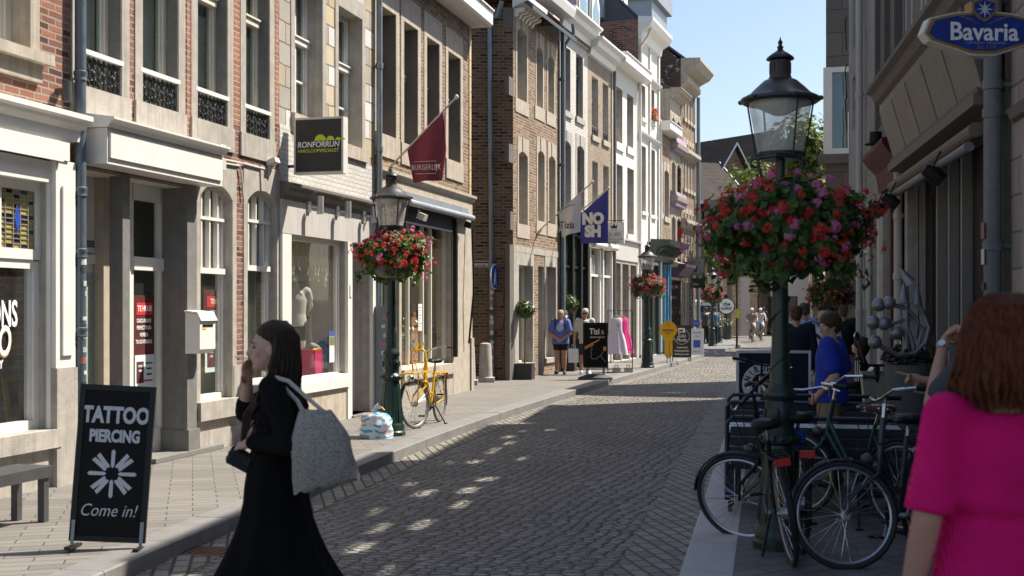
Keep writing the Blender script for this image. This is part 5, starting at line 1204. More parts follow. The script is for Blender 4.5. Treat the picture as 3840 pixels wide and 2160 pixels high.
def floret_ball(mb, c, out, R_, n, rg):
    for i in range(n):
        d = (out + Vector((rg.gauss(0, .75), rg.gauss(0, .75), rg.gauss(0, .75)))).normalized()
        p = c + d * R_ * rg.uniform(.75, 1.1); a = d.orthogonal().normalized(); e = d.cross(a); ps = R_ * .42; a0 = rg.uniform(0, 6)
        for k in range(5):
            an = a0 + 2 * PI * k / 5; u_ = a * math.cos(an) + e * math.sin(an); v_ = d.cross(u_)
            mb.poly([p, p + u_ * ps * .7 + v_ * ps * .28 + d * ps * .15, p + u_ * ps + d * ps * .1, p + u_ * ps * .7 - v_ * ps * .28 + d * ps * .15])
LEAF = leafmat('geranium_leaves', (.022, .06, .010), (.10, .19, .03), .35)
REDF = leafmat('red_geranium', (.52, .012, .012), (.80, .09, .06), .4, .6); PNKF = leafmat('pink_geranium', (.58, .08, .30), (.80, .34, .52), .4, .6)
def make_basket(seed, rx=.62, rz=.36, dens=1.0, nfl=250, fr_=(.02, .042)):
    rg = random.Random(seed); r = thing('flower_basket', 'x', 'flower basket', group='geranium baskets on the lamp posts')
    mb = MB(); mb.lathe([(.06, -.34), (.18, -.33), (.27, -.26), (.30, -.16), (.30, -.12), (.28, -.12), (.25, -.24), (.06, -.30)], 20); mb.lathe([(.06, -.34), (.075, -.34), (.075, .1), (.06, .1)], 14); mb.build('basket_bowl', mat('grey_basket_plastic', (.10, .10, .095), .6), r, 40)
    def shell(n, k0=.55, k1=1.0):
        out = []
        while len(out) < n:
            d = Vector((rg.gauss(0, 1), rg.gauss(0, 1), rg.gauss(0, .9))).normalized()
            k = k0 + (k1 - k0) * rg.random() ** .6; lump = .80 + .40 * mnoise.noise(d * 2.2 + Vector((seed, 0, 0)))+ .18 * mnoise.noise(d * 6 + Vector((seed, 3, 0)))
            p = Vector((d.x * rx * k * lump, d.y * rx * k * lump, d.z * rz * k * lump * (1.15 if d.z < 0 else 1)))
            if p.z > .30 * rz and Vector((p.x, p.y)).length < .10: continue
            out.append((p, d))
        return out
    mb = MB(); leaf_cloud(mb, shell(int(4600 * dens), .42, 1.0), .036, rg)
    for i in range(26):
        a = rg.uniform(0, 6.28); rr = rx * rg.uniform(.55, .95); L = rg.uniform(.04, .14)
        base = Vector((rr * math.cos(a), rr * math.sin(a), -rz * rg.uniform(.5, .9)))
        leaf_cloud(mb, [(base + Vector((rg.gauss(0, .02), rg.gauss(0, .02), -L * k / 7)), Vector((math.cos(a), math.sin(a), 0))) for k in range(8)], .03, rg)
    mb.build('foliage', LEAF, r)
    rb_, pk = MB(), MB()
    for p, d in shell(nfl, .97, 1.10):
        if d.z < -.72: continue
        (floret_ball)(rb_ if rg.random() < (.62 if p.x < .2 * rx else .5) else pk, p + d * .02, d, rg.uniform(*fr_), 15, rg)
    rb_.build('red_flowers', REDF, r); pk.build('pink_flowers', PNKF, r)
    return r
LP = [('near', (1965 - 1288) / 350, 8.60, 'lamp post rising between the parked bikes, largest lantern against the sky'), ('', -1.64, 16.2, 'lamp post on the sunny pavement beside the yellow bike and rubbish bag'), ('', 3.93, 34.6, 'lamp post beside the yellow key sign and dress rack'), ('', 9.15, 54.5, 'lamp post standing near the kerb where the street bends, with low basket'), ('', 10.4, 60.0, 'farthest lamp post, close behind the one at the street bend')]
BL = ['huge shaded basket of red and pink geraniums around the near lamp post', 'sunlit basket of pink and red geraniums above the rubbish bag', 'basket of geraniums on the lamp post beside the yellow key sign', 'small far geranium basket at the bend of the street', 'distant geranium basket hanging by the black shirted men']
bask = make_basket(3, .64, .40, 1.35, 270, (.024, .048)); bask2 = make_basket(11, .56, .35, 1.15, 270)
lamp.location = (LP[0][1], LP[0][2], 0); lamp['label'] = LP[0][3]; lamp.rotation_euler = (0, 0, R(8))
bask.location = (LP[0][1] + .03, LP[0][2], 2.30); bask['label'] = BL[0]; bask.scale = (1.06, 1.06, 1.0)
for i, (_, x, y, lb) in enumerate(LP[1:]):
    l = dup(lamp, (x, y, 0), R(20 + 25 * i), lb)
bask2.location = (LP[1][1], LP[1][2], 2.47); bask2['label'] = BL[1]; bask2.rotation_euler = (0, 0, 1)
for k, (x, y, z_, s_) in enumerate(((3.93, 34.6, 2.40, 1.0), (9.15, 54.5, 2.35, 1.0), (6.75, 25.2, 2.05, .95))): dup(bask2, (x, y, z_), 1.3 * k + 2.2, BL[2 + k], scale=s_)
lr = dup(lamp, (6.75, 25.2, 0), .3, 'lamp post on the shaded pavement against the white house, behind the crowd')

# ================================================================ bicycles
def make_bike(label, frame, group='parked bicycles', wheel=.35, wb=1.06, steer=0.0, bar='swept', saddle=None, front_rack=False, rear_rack=True, rim=None, light=True, step=True, lean=0.0, spoke_n=28, fender=None, tyre=None, chain=True, hub=None):
    """x right, +y forwards, wheels on z = 0"""
    r = thing('bicycle', label, 'bicycle', group=group); sd = saddle or BLK; RIM = rim or ALU
    L = Matrix.Rotation(lean, 4, 'Y')
    fd = fender or BLK
    hx = (0, wb - .40, .0); htop = Vector((0, wb * .66, .98)); hbot = Vector((0, wb * .735, .66)); fc = Vector((0, wb, wheel)); rc = Vector((0, 0, wheel)); bbk = Vector((0, wb * .41, .29)); st = Vector((0, wb * .245, .82))
    ax = (htop - hbot).normalized(); SM = Matrix.Translation(hbot) @ Matrix.Rotation(steer, 4, ax) @ Matrix.Translation(-hbot)
    def add(mb, name, m, parent, sm=40, front=False):
        M = L @ SM if front else L
        mb.v = [tuple(M @ Vector(p)) for p in mb.v]; return mb.build(name, m, parent, sm)
    def wheel_(c, front):
        mb = MB(); n = 40; circ = lambda rr, x=0: [(c.x + x, c.y + rr * math.cos(2*PI*i/n), c.z + rr * math.sin(2*PI*i/n)) for i in range(n)]
        mb.tube(circ(wheel - .019), .0195, 8, closed=True); w = add(mb, 'front_wheel' if front else 'rear_wheel', tyre or mat('tyre_rubber', (.02, .02, .02), .7), r, 50, front)
        mb = MB(); mb.tube(circ(wheel - .045), .0115, 6, closed=True); add(mb, 'rim', RIM, w, 50, front)
        mb = MB()
        for i in range(spoke_n):
            a = 2*PI*i/spoke_n; a2 = a + (.5 if i % 4 < 2 else -.5); x = .028 * (1 if i % 2 else -1)
            mb.tube([(c.x + x, c.y + .02 * math.cos(a2), c.z + .02 * math.sin(a2)), (c.x, c.y + (wheel - .05) * math.cos(a), c.z + (wheel - .05) * math.sin(a))], .0016, 4, caps=False)
        add(mb, 'spokes', CHR, w, None, front)
        mb = MB(); mb.lathe([(.0, -.05), (.02, -.05), (.02, -.03), (.035 if front else .045, -.028), (.035 if front else .045, .028), (.02, .03), (.02, .05), (0, .05)], 14, M=Matrix.Translation(c) @ Matrix.Rotation(R(90), 4, 'Y')); add(mb, 'hub', ALU, w, 40, front)
        # mudguard
        mb = MB(); pr = []
        a0, a1 = (R(20), R(165)) if front else (R(15), R(200))
        for k in range(16):
            a = a0 + (a1 - a0) * k / 15; pr.append([(c.x + s_ * .024, c.y + (wheel + q) * math.cos(a), c.z + (wheel + q) * math.sin(a)) for s_, q in ((-1, .006), (-.5, .02), (.5, .02), (1, .006))])
        for a_, e_ in zip(pr, pr[1:]):
            for j in range(3): mb.quad(a_[j], a_[j+1], e_[j+1], e_[j])
        for s_ in (-1, 1): mb.tube([(c.x + s_ * .045, c.y, c.z), (c.x + s_ * .024, c.y + (wheel + .006) * math.cos(a1 - .2), c.z + (wheel + .006) * math.sin(a1 - .2))], .003, 4)
        add(mb, 'mudguard', fd, r, 40, front)
    wheel_(fc, True); wheel_(rc, False)
    mb = MB(); t = .017
    mb.tube([htop, hbot], .022, 10); mb.tube([hbot + Vector((0, -.01, .05)), bbk], .020, 10)
    if step: mb.tube([hbot + Vector((0, -.02, .16)), bbk.lerp(hbot, .45) + Vector((0, -.05, .03)), bbk + Vector((0, -.06, .16))], .017, 10)
    else: mb.tube([htop + Vector((0, -.01, -.06)), st + Vector((0, .03, -.08))], .017, 10)
    mb.tube([bbk, st], .018, 10)
    for s_ in (-1, 1):
        mb.tube([bbk + Vector((s_ * .03, 0, 0)), rc + Vector((s_ * .055, 0, 0))], .010, 7); mb.tube([st + Vector((s_ * .02, 0, -.1)), rc + Vector((s_ * .055, 0, 0))], .008, 7)
    add(mb, 'frame', frame, r)
    mb = MB()
    for s_ in (-1, 1): mb.tube([hbot + Vector((s_ * .02, .015, -.0)), hbot + Vector((s_ * .045, .03, -.05)), fc + Vector((s_ * .05, -.05, .12)), fc + Vector((s_ * .05, 0, 0))], [.016, .014, .012, .010], 8)
    mb.ell(hbot + Vector((0, .01, -.01)), (.045, .03, .03), 10, 6); add(mb, 'fork', frame, r, 40, True)
    mb = MB(); top = htop + ax * .13; mb.tube([htop, top], .014, 8)
    if bar == 'swept': pts = [(-.30, -.22, .02), (-.29, -.10, .03), (-.22, .02, .035), (-.08, .05, 0), (0, .05, -.005), (.08, .05, 0), (.22, .02, .035), (.29, -.10, .03), (.30, -.22, .02)]
    else: pts = [(-.32, -.03, .04), (-.15, .0, .03), (-.05, .05, 0), (.05, .05, 0), (.15, 0, .03), (.32, -.03, .04)]
    hb = [top + Vector(p) for p in pts]; mb.tube(hb, .0115, 8); mb.tube([top, top + Vector((0, .05, 0))], .016, 8); bar_o = add(mb, 'handlebar', CHR if bar == 'swept' else BLK, r, 40, True)
    for s_, (p0, p1) in ((0, (hb[0], hb[0].lerp(hb[1], .95))), (1, (hb[-1], hb[-1].lerp(hb[-2], .95)))):
        mb = MB(); mb.tube([p0, p1], .0175, 8); add(mb, 'grip', BLK, bar_o, 40, True)
        mb = MB(); e_ = p0.lerp(p1, 1.0); mb.tube([e_, e_ + (p0 - p1).normalized() * .04 + Vector((0, .05, -.02)), p0 + Vector((0, .06, -.03))], .006, 5); add(mb, 'brake_lever', CHR, bar_o, 40, True)
    mb = MB(); mb.tube([top + Vector((.1, .05, 0)), top + Vector((.13, .16, -.05)), hbot + Vector((.03, .10, .1)), hbot + Vector((.03, .02, -.02))], .004, 5); mb.tube([top + Vector((-.1, .05, 0)), top + Vector((-.12, .15, -.03)), hbot + Vector((-.03, .08, .12)), bbk.lerp(hbot, .7)], .004, 5); add(mb, 'cable', BLK, r, None, True)
    mb = MB(); mb.tube([st, st + Vector((0, -.03, .09))], .013, 8); add(mb, 'seat_post', CHR, r)
    mb = MB(); c = st + Vector((0, -.04, .12)); mb.loft([((c.x, c.y - .02, c.z - .035), .07, .08), ((c.x, c.y, c.z - .02), .10, .13), ((c.x, c.y, c.z + .005), .108, .14), ((c.x, c.y - .01, c.z + .03), .09, .12), ((c.x, c.y - .02, c.z + .036), .04, .06)], 18); mb.loft([((c.x, c.y + .12, c.z - .02), .045, .09), ((c.x, c.y + .12, c.z + .0), .05, .12), ((c.x, c.y + .11, c.z + .025), .03, .09)], 12); add(mb, 'saddle', sd, r, 60)
    mb = MB(); mb.tube([bbk + Vector((-.06, 0, 0)), bbk + Vector((.06, 0, 0))], .02, 10); mb.tube([bbk + Vector((.065, 0, 0)), bbk + Vector((.075, .06, -.155))], .010, 6); mb.tube([bbk + Vector((-.065, 0, 0)), bbk + Vector((-.075, -.06, .155))], .010, 6); mb.lathe([(.075, -.004), (.09, -.004), (.09, .004), (.075, .004)], 20, M=Matrix.Translation(bbk + Vector((.045, 0, 0))) @ Matrix.Rotation(R(90), 4, 'Y'), cap=False); ck = add(mb, 'crank', ALU, r)
    mb = MB(); mb.cbox(bbk + Vector((.125, .06, -.16)), (.09, .07, .02)); pd = add(mb, 'pedal', BLK, ck); mb = MB(); mb.cbox(bbk + Vector((-.125, -.06, .155)), (.09, .07, .02)); add(mb, 'pedal', BLK, ck)
    if chain:
        mb = MB(); mb.extx([(bbk.y - wb * .0 + .1 * math.cos(a), bbk.z + .1 * math.sin(a)) for a in [R(-90) + R(180) * i / 8 for i in range(9)]] + [(rc.y - .06 * math.sin(a) , rc.z + .06 * math.cos(a)) for a in [R(180) * i / 8 for i in range(9)]], .035, .055); add(mb, 'chain_case', BLK, r)
    mb = MB(); mb.tube([bbk + Vector((-.05, -.04, -.01)), bbk + Vector((-.17, -.16, -.285))], .010, 7); mb.cbox(bbk + Vector((-.175, -.165, -.282)), (.05, .04, .012)); add(mb, 'kickstand', BLK, r)
    if rear_rack:
        mb = MB(); zr = wheel * 2 + .045
        for s_ in (-1, 1): mb.tube([(s_ * .06, .20, zr), (s_ * .06, -.26, zr)], .007, 6); mb.tube([(s_ * .06, -.1, zr), (s_ * .06, 0, wheel)], .006, 6)
        for yy in (.18, .05, -.1, -.26): mb.tube([(-.06, yy, zr), (.06, yy, zr)], .006, 6)
        add(mb, 'rear_rack', frame if front_rack else BLK, r)
        if light: mb = MB(); mb.cbox((0, -.29, zr - .02), (.10, .03, .045)); add(mb, 'tail_light', mat('red_reflector', (.5, .01, .01), .2), r)
    if front_rack:
        mb = MB(); z0 = .80; y0 = wb + .02
        for x in (-.18, -.09, 0, .09, .18): mb.tube([(x, y0 - .20, z0), (x, y0 + .20, z0)], .009, 6)
        for yy in (-.20, 0, .20): mb.tube([(-.20, y0 + yy, z0), (.20, y0 + yy, z0)], .010, 6)
        mb.tube([(-.13, y0 - .22, z0), (-.13, y0 - .20, z0 + .28), (-.10, y0 - .20, z0 + .32), (.10, y0 - .20, z0 + .32), (.13, y0 - .20, z0 + .28), (.13, y0 - .22, z0)], .011, 8); mb.tube([(-.13, y0 - .2, z0 + .14), (.13, y0 - .2, z0 + .14)], .009, 6)
        for s_ in (-1, 1): mb.tube([(s_ * .16, y0 + .05, z0), (s_ * .06, wb, wheel)], .010, 6); mb.tube([(s_ * .05, y0 - .2, z0 + .3), (s_ * .05, y0 - .28, z0 + .42)], .014, 6)
        add(mb, 'front_rack', frame, r, 40, True)
        mb = MB(); mb.ell((-.1, y0 + .16, z0 - .07), (.05, .05, .05), 12, 8); add(mb, 'headlight', CHR, r, 60, True)
    elif light:
        mb = MB(); mb.ell(hbot + Vector((0, .07, .06)), (.035, .05, .035), 12, 8); add(mb, 'headlight', GRP, r, 60, True)
    return r
YEL = mat('yellow_bike_paint', (.72, .40, .0), .35, var=.05)
def put(o, x, y, rz, z=0.0): o.location = (x, y, z); o.rotation_euler = (0, 0, rz); return o
def heading(fx, fy): return math.atan2(fy, fx) - PI / 2
b1 = put(make_bike('yellow bicycle with a front carrier parked on the sunny pavement by the lamp post', YEL, front_rack=True, steer=R(-20), fender=mat('tyre_rubber', (.02, .02, .02)), tyre=mat('cream_edge_tyre', (.10, .095, .085), .7)), -1.10, 18.1, heading(-.22, -.97))
b2 = put(make_bike('black bicycle with a red tail light standing in front of the near lamp post', BLK, steer=R(62), bar='flat', lean=R(-9), wheel=.355), 1.88, 7.98, heading(.07, 1.0))
b3 = put(make_bike('black bicycle turned away with its rear wheel beside the lamp foot', BLK, steer=R(-15), wheel=.355), 2.03, 8.35, heading(.12, 1.0))
b4 = put(make_bike('black bicycle with its big front wheel turned across the view beside the pink dress', mat('charcoal_bike_paint', (.03, .03, .034), .3), steer=R(-50), wheel=.36, bar='swept', fender=mat('charcoal_bike_paint', (.03, .03, .034))), 2.95, 8.62, heading(-.62, -.78))
SPT = None
def dots():
    t = NT('polka_dot_cover'); v = t.n('ShaderNodeTexVoronoi'); v.inputs['Scale'].default_value = 34; v.inputs['Randomness'].default_value = .35; t.l(t.obj(), v.inputs['Vector'])
    c = t.mix(t.rng(v.outputs['Distance'], .30, .34, 1, 0), (.05, .018, .022), (.7, .62, .6)); return t.end(t.pri(c, .7))
b5 = put(make_bike('dark green bicycle with a polka dot saddle cover behind the big wheel', mat('green_bike_paint', (.01, .055, .05), .3), saddle=dots(), wheel=.355, steer=R(20)), 2.98, 9.1, heading(-.52, .85))
b6 = put(make_bike('grey white sports bicycle leaning by the navy board with the round white sign', mat('pearl_bike_paint', (.42, .41, .38), .3), bar='flat', step=False, rear_rack=False, steer=R(-25)), 2.72, 12.25, heading(-.02, 1))
b7 = make_bike('dark bicycle in the cluster of far parked bikes left of the pole', BLK, spoke_n=16); put(b7, 15.6, 61.5, R(-60))
for k, lb in enumerate(('second dark bicycle in the far cluster of parked bikes', 'third dark bicycle in the far cluster of parked bikes')): dup(b7, (16.1 + .55 * k, 61.3 - .2 * k, 0), R(-62 + 5 * k), lb)
bars = put(make_bike('bicycle whose black handlebar peeks above the navy board', BLK, bar='flat', rear_rack=False, steer=R(30)), 3.38, 14.3, heading(-.05, 1))
mb = MB(); mb.loft([((0, .26, .70), .045, .05), ((0, .26, .76), .06, .06), ((.01, .255, .80), .045, .05), ((0, .26, .84), .05, .045)], 9); cl = mb.build('cloth', mat('bright_blue_cloth', (.01, .06, .42), .8), None, 50); cl.location = b3.location; cl.rotation_euler = b3.rotation_euler; tag(cl, 'bright blue cloth tied round a black bicycle seat post', 'cloth')

# ================================================================ signs and street furniture
SB = mat('sign_black', (.025, .025, .025), .5)
def aboard(name, label, cat, x, y, rz, w, h, z0=.03, frame=None, face=None, ft=.04):
    r = thing(name, label, cat, (x, y, 0), rz)
    fm = frame or GRP; mb = MB(); mb.box(-w/2, -w/2 + ft, 0, .03, z0, z0 + h); mb.box(w/2 - ft, w/2, 0, .03, z0, z0 + h); mb.box(-w/2 + ft, w/2 - ft, 0, .03, z0, z0 + ft); mb.box(-w/2 + ft, w/2 - ft, 0, .03, z0 + h - ft, z0 + h); mb.build('frame', fm, r)
    MB().box(-w/2 + ft, w/2 - ft, .008, .022, z0 + ft, z0 + h - ft).build('panel', face or SB, r)
    return r
LTG = mat('grey_lettering', (.50, .50, .52), .5, var=.02)
tb = aboard('sandwich_board', 'black pavement board reading TATTOO PIERCING Come in with starburst logo', 'pavement sign', -2.90, 8.52, R(4), .535, 1.12, .05, BPT, mat('black_banner', (.009, .009, .009), .6, spec=.12)); tb.rotation_euler = (R(-5), R(3), R(4))
text('TATTOO', .158, LTG, tb, (0, .004, .95), sx=.72, bold=.045); text('PIERCING', .118, LTG, tb, (0, .004, .80), sx=.70, bold=.045); text('Come in!', .125, LTG, tb, (-.01, .004, .27), sx=.85, shear=.3, bold=-.004)
q = MB()
for i in range(4):
    M_ = Matrix.Translation((0, .006, .535)) @ Matrix.Rotation(R(90 * i), 4, 'Y')
    q.prism([(-.012, .055), (.0, .04), (.012, .055), (.014, .16), (.0, .175), (-.014, .16)], -.001, .001, M_)
    for sg_ in (-1, 1): q.prism([(sg_ * .02, .045), (sg_ * .045, .04), (sg_ * .115, .125), (sg_ * .095, .148), (sg_ * .022, .06)], -.001, .001, M_)
q.build('starburst_logo', LTG, tb)
for s_ in (-1, 1):
    q = MB(); q.box(s_ * .235 - .02, s_ * .235 + .02, -.14, .17, 0, .022); q.build('foot', BPT, tb); q = MB(); q.box(s_ * .24 - .012, s_ * .24 + .012, -.012, -.002, .03, .20); q.build('hinge_plate', ZNC, tb)
bn = thing('bench', 'dark grey metal bench standing under the tattoo shop window', 'bench', (-4.18, 9.25, 0), A.yaw())
q = MB(); q.box(-2.2, .52, -.34, .0, .42, .45); q.build('seat', GRP, bn)
for x_ in (-.95, -.93, .46): 
    pass
for x_ in (-.75, .43):
    for y_ in (-.32, -.07):
        q = MB(); q.box(x_, x_ + .06, y_, y_ + .06, 0, .42); q.build('leg', GRP, bn)
q = MB(); q.box(-2.2, .5, -.34, -.30, .36, .42); q.build('apron', GRP, bn)
tz = aboard('sandwich_board', 'black Tizia jewels and art board with orange brush strokes on a rubber foot', 'pavement sign', 2.02, 28.9, R(-6), .60, 1.10, .28, BPT, mat('black_banner', (.012, .012, .013)))
ORG = mat('orange_print', (.75, .30, .03), .5)
text('Tizi', .20, WHT, tz, (-.02, .003, 1.16), sx=.85, bold=.02); text('a', .20, ORG, tz, (.175, .003, 1.16), sx=.9, bold=.02); text('jewels and art', .072, WHT, tz, (.05, .003, 1.03), sx=.85)
q = MB(); q.prism([(-.25, .80), (.12, .99), (.08, .94), (-.27, .76)], .005, .0075); q.prism([(-.27, .745), (-.02, .87), (-.04, .84), (-.27, .72)], .005, .0075); q.box(.19, .27, .004, .0075, .70, .80); q.build('orange_strokes', ORG, tz)
q = MB(); q.tube([(-.1, .005, .85), (-.08, .005, .74), (-.12, .005, .68), (-.09, .005, .62), (-.11, .005, .56), (-.08, .005, .50), (.02, .005, .50), (.12, .005, .58), (.2, .005, .68)], .004, 4); q.tube([(.12, .005, .58), (.25, .005, .42)], .004, 4); q.build('line_drawing', LTG, tz)
q = MB(); q.loft([((0, .02, 0), .42, .26), ((0, .02, .05), .42, .25), ((0, .02, .11), .25, .17), ((0, .02, .14), .12, .08)], 24); q.build('foot', mat('black_rubber', (.03, .03, .032), .55), tz, 40)
for s_ in (-1, 1): q = MB(); q.tube([(s_ * .2, .02, .10), (s_ * .2, .02, .29)], .03, 10); q.build('spring', ZNC, tz)
ky = thing('key_sign', 'big yellow key shaped board reading SLEUTELS on the pavement', 'pavement sign', (4.93, 37.6, 0), R(-8))
kp = [(.27 * math.cos(a), 1.05 + .27 * math.sin(a)) for a in [R(-60) + R(300) * i / 24 for i in range(25)]]
kp = kp + [(-.135, .80), (-.17, .74), (-.09, .70), (-.14, .64), (-.09, .59), (-.15, .52), (-.09, .46), (-.15, .40), (-.10, .34), (-.13, .26), (0, .12), (.13, .24), (.13, .72), (.19, .76), (.135, .80)]
q = MB(); q.prism(kp, 0, .04); q.build('key_board', mat('key_yellow', (.68, .36, .0), .5, var=.05), ky); text('SLEUTELS', .095, SB, ky, (0, -.004, 1.03), sx=.85, bold=.02); text('Meubel Sleutels', .04, SB, ky, (0, -.004, .95), sx=.8); text('& Sloten', .04, SB, ky, (0, -.004, .90), sx=.8)
q = MB(); q.tube([(.05 * math.cos(a * .4), -.004, 1.22 + .05 * math.sin(a * .4)) for a in range(17)], .006, 5); q.tube([(.03, -.004, .68), (.03, -.004, .2)], .006, 5); q.build('engraved_line', mat('umber_line', (.25, .12, .01)), ky)
q = MB(); q.box(-.3, .3, -.12, .16, 0, .02); q.box(-.06, -.03, .0, .03, .02, .3); q.box(.05, .08, .0, .03, .02, .3); q.build('foot', ZNL, ky)
zk = aboard('sandwich_board', 'black Zaki Mode tailor board with white sewing machine in a circle', 'pavement sign', 5.55, 39.0, R(-8), .62, 1.05, .12, SB, SB, .02)
text('Zaki', .17, WHT, zk, (0, .004, .83), sx=.9); text('Mode', .16, WHT, zk, (0, .004, .69), sx=.9); text('kostomerij', .09, WHT, zk, (.02, .004, .45), sx=.85, bold=.01); text('kledingreparatie', .085, WHT, zk, (.0, .004, .34), sx=.85, bold=.01); text('kleding op maat', .085, WHT, zk, (.0, .004, .23), sx=.85, bold=.01)
q = MB(); q.tube([(.25 * math.cos(a * .26), .005, .80 + .25 * math.sin(a * .26)) for a in range(25)], .005, 4); q.build('circle_outline', WHT, zk); q = MB(); q.box(-.12, .12, .002, .006, .94, .97); q.box(.05, .10, .002, .006, .97, 1.05); q.box(-.12, .10, .002, .006, 1.03, 1.08); q.box(-.11, -.09, .002, .006, .98, 1.04); q.build('sewing_machine_emblem', WHT, zk)
for s_ in (-1, 1): q = MB(); q.box(s_ * .29 - .015, s_ * .29 + .015, 0, .03, 0, .13); q.build('leg', SB, zk)
wk = aboard('sandwich_board', 'white Wijnwinkel Wyck wine shop board with a round blue disc on top', 'pavement sign', 6.45, 41.6, R(-6), .48, .92, .10, WHT, mat('white_board', (.72, .72, .74), .5), .03)
NVY = mat('print_blue', (.05, .10, .38), .5); text('Wijnwinkel', .085, NVY, wk, (0, .004, .88), sx=.8); text('Wyck', .085, NVY, wk, (0, .004, .75), sx=.9); text('We are open', .06, NVY, wk, (0, .004, .22), sx=.8); MB().box(-.12, .12, .0, .007, .36, .62).build('blue_label', NVY, wk)
q = MB(); q.lathe([(0, -.01), (.13, -.01), (.13, .01), (0, .01)], 24, (0, 0, 0), Matrix.Translation((-.02, .015, 1.2)) @ Matrix.Rotation(R(90), 4, 'X')); q.build('blue_disc', NVY, wk); text('Welcome', .05, WHT, wk, (-.02, .0, 1.2), sx=.8)
for s_ in (-1, 1): q = MB(); q.box(s_ * .22 - .012, s_ * .22 + .012, 0, .02, 0, .1); q.box(s_ * .22 - .012, s_ * .22 + .012, .3, .32, 0, .85, Matrix.Rotation(R(12), 4, 'X')); q.build('leg', WHT, wk)
# clothes rack with dresses
rk = thing('clothes_rack', 'thin black metal clothes rack holding summer dresses outside the shop', 'clothes rack', (2.92, 32.2, 0), R(-5))
q = MB()
for x_ in (-.33, .33): q.tube([(x_, -.16, 0), (x_, 0, 1.66)], .011, 6); q.tube([(x_, .16, 0), (x_, 0, 1.66)], .011, 6)
for zz in (.28, .62, 1.66): q.tube([(-.33, -.12 + .07 * zz, zz), (.33, -.12 + .07 * zz, zz)], .010, 6)
q.tube([(-.33, -.16, .01), (.33, -.16, .01)], .01, 6); q.build('rack_frame', IRN, rk)
for k_, (x_, cx_) in enumerate(((-.12, 'left'), (.2, 'right'))):
    wt = thing('weight_block', 'small grey concrete weight block at the foot of the clothes rack', 'weight', (2.92 + x_, 32.0, .0), .2, 'weight blocks under the clothes rack'); MB().box(-.10, .10, -.06, .06, 0, .13).build('block', ALU, wt); MB().tube([(-.04, 0, .13), (-.04, 0, .2), (.04, 0, .2), (.04, 0, .13)], .012, 6).build('handle', ZNC, wt)
def dress(name, label, x, y, z1, rz, h, w, m, hang=True):
    d_ = thing(name, label, 'dress', (x, y, z1), rz, 'dresses on the rack'); mb = MB(); rings = []; n = 32
    for zz, rx, ry in ((0, .10, .03), (-.03, w * .40, .05), (-.14, w * .40, .07), (-.32, w * .42, .09), (-.38, w * .44, .10), (-.6, w * .60, .13), (-h + .05, w * .78, .16), (-h, w * .82, .17)):
        pts = []
        for j in range(n):
            a = 2 * PI * j / n; f = 1 + (.10 * math.sin(a * 7 + zz) if zz < -.35 else 0); pts.append((rx * f * math.cos(a), ry * f * math.sin(a), zz - (.05 * abs(math.cos(a)) if zz <= -h + .06 else 0)))
        rings.append(mb.ring(pts))
    for a_, e_ in zip(rings, rings[1:]): mb.bridge(a_, e_)
    mb.build('dress_cloth', m, d_, 60)
    q = MB(); q.tube([(-w * .35, 0, -.03), (0, 0, .07), (w * .35, 0, -.03)], .010, 6); q.tube([(0, 0, .07), (0, 0, .14), (.02, 0, .17), (-.01, 0, .19)], .004, 5); q.build('hanger', mat('pale_wood', (.6, .5, .36)), d_)
    return d_
ds = dress('dress', 'pale lilac sleeveless dress hanging in front on the clothes rack', 2.80, 32.05, 1.47, 0, .95, .40, mat('pale_lilac_cloth', (.66, .60, .70), .85, var=.05)); q = MB(); q.prism([(.04, -.24), (.08, -.20), (.06, -.17), (.04, -.185), (.02, -.17), (0, -.20)], -.105, -.10); q.build('heart_patch', mat('dusty_rose', (.5, .25, .27)), ds)
dress('dress', 'hot pink dress hanging behind the pale lilac dress on the rack', 3.0, 32.35, 1.47, R(20), .92, .40, mat('hot_pink_cloth', (.62, .02, .20), .85))
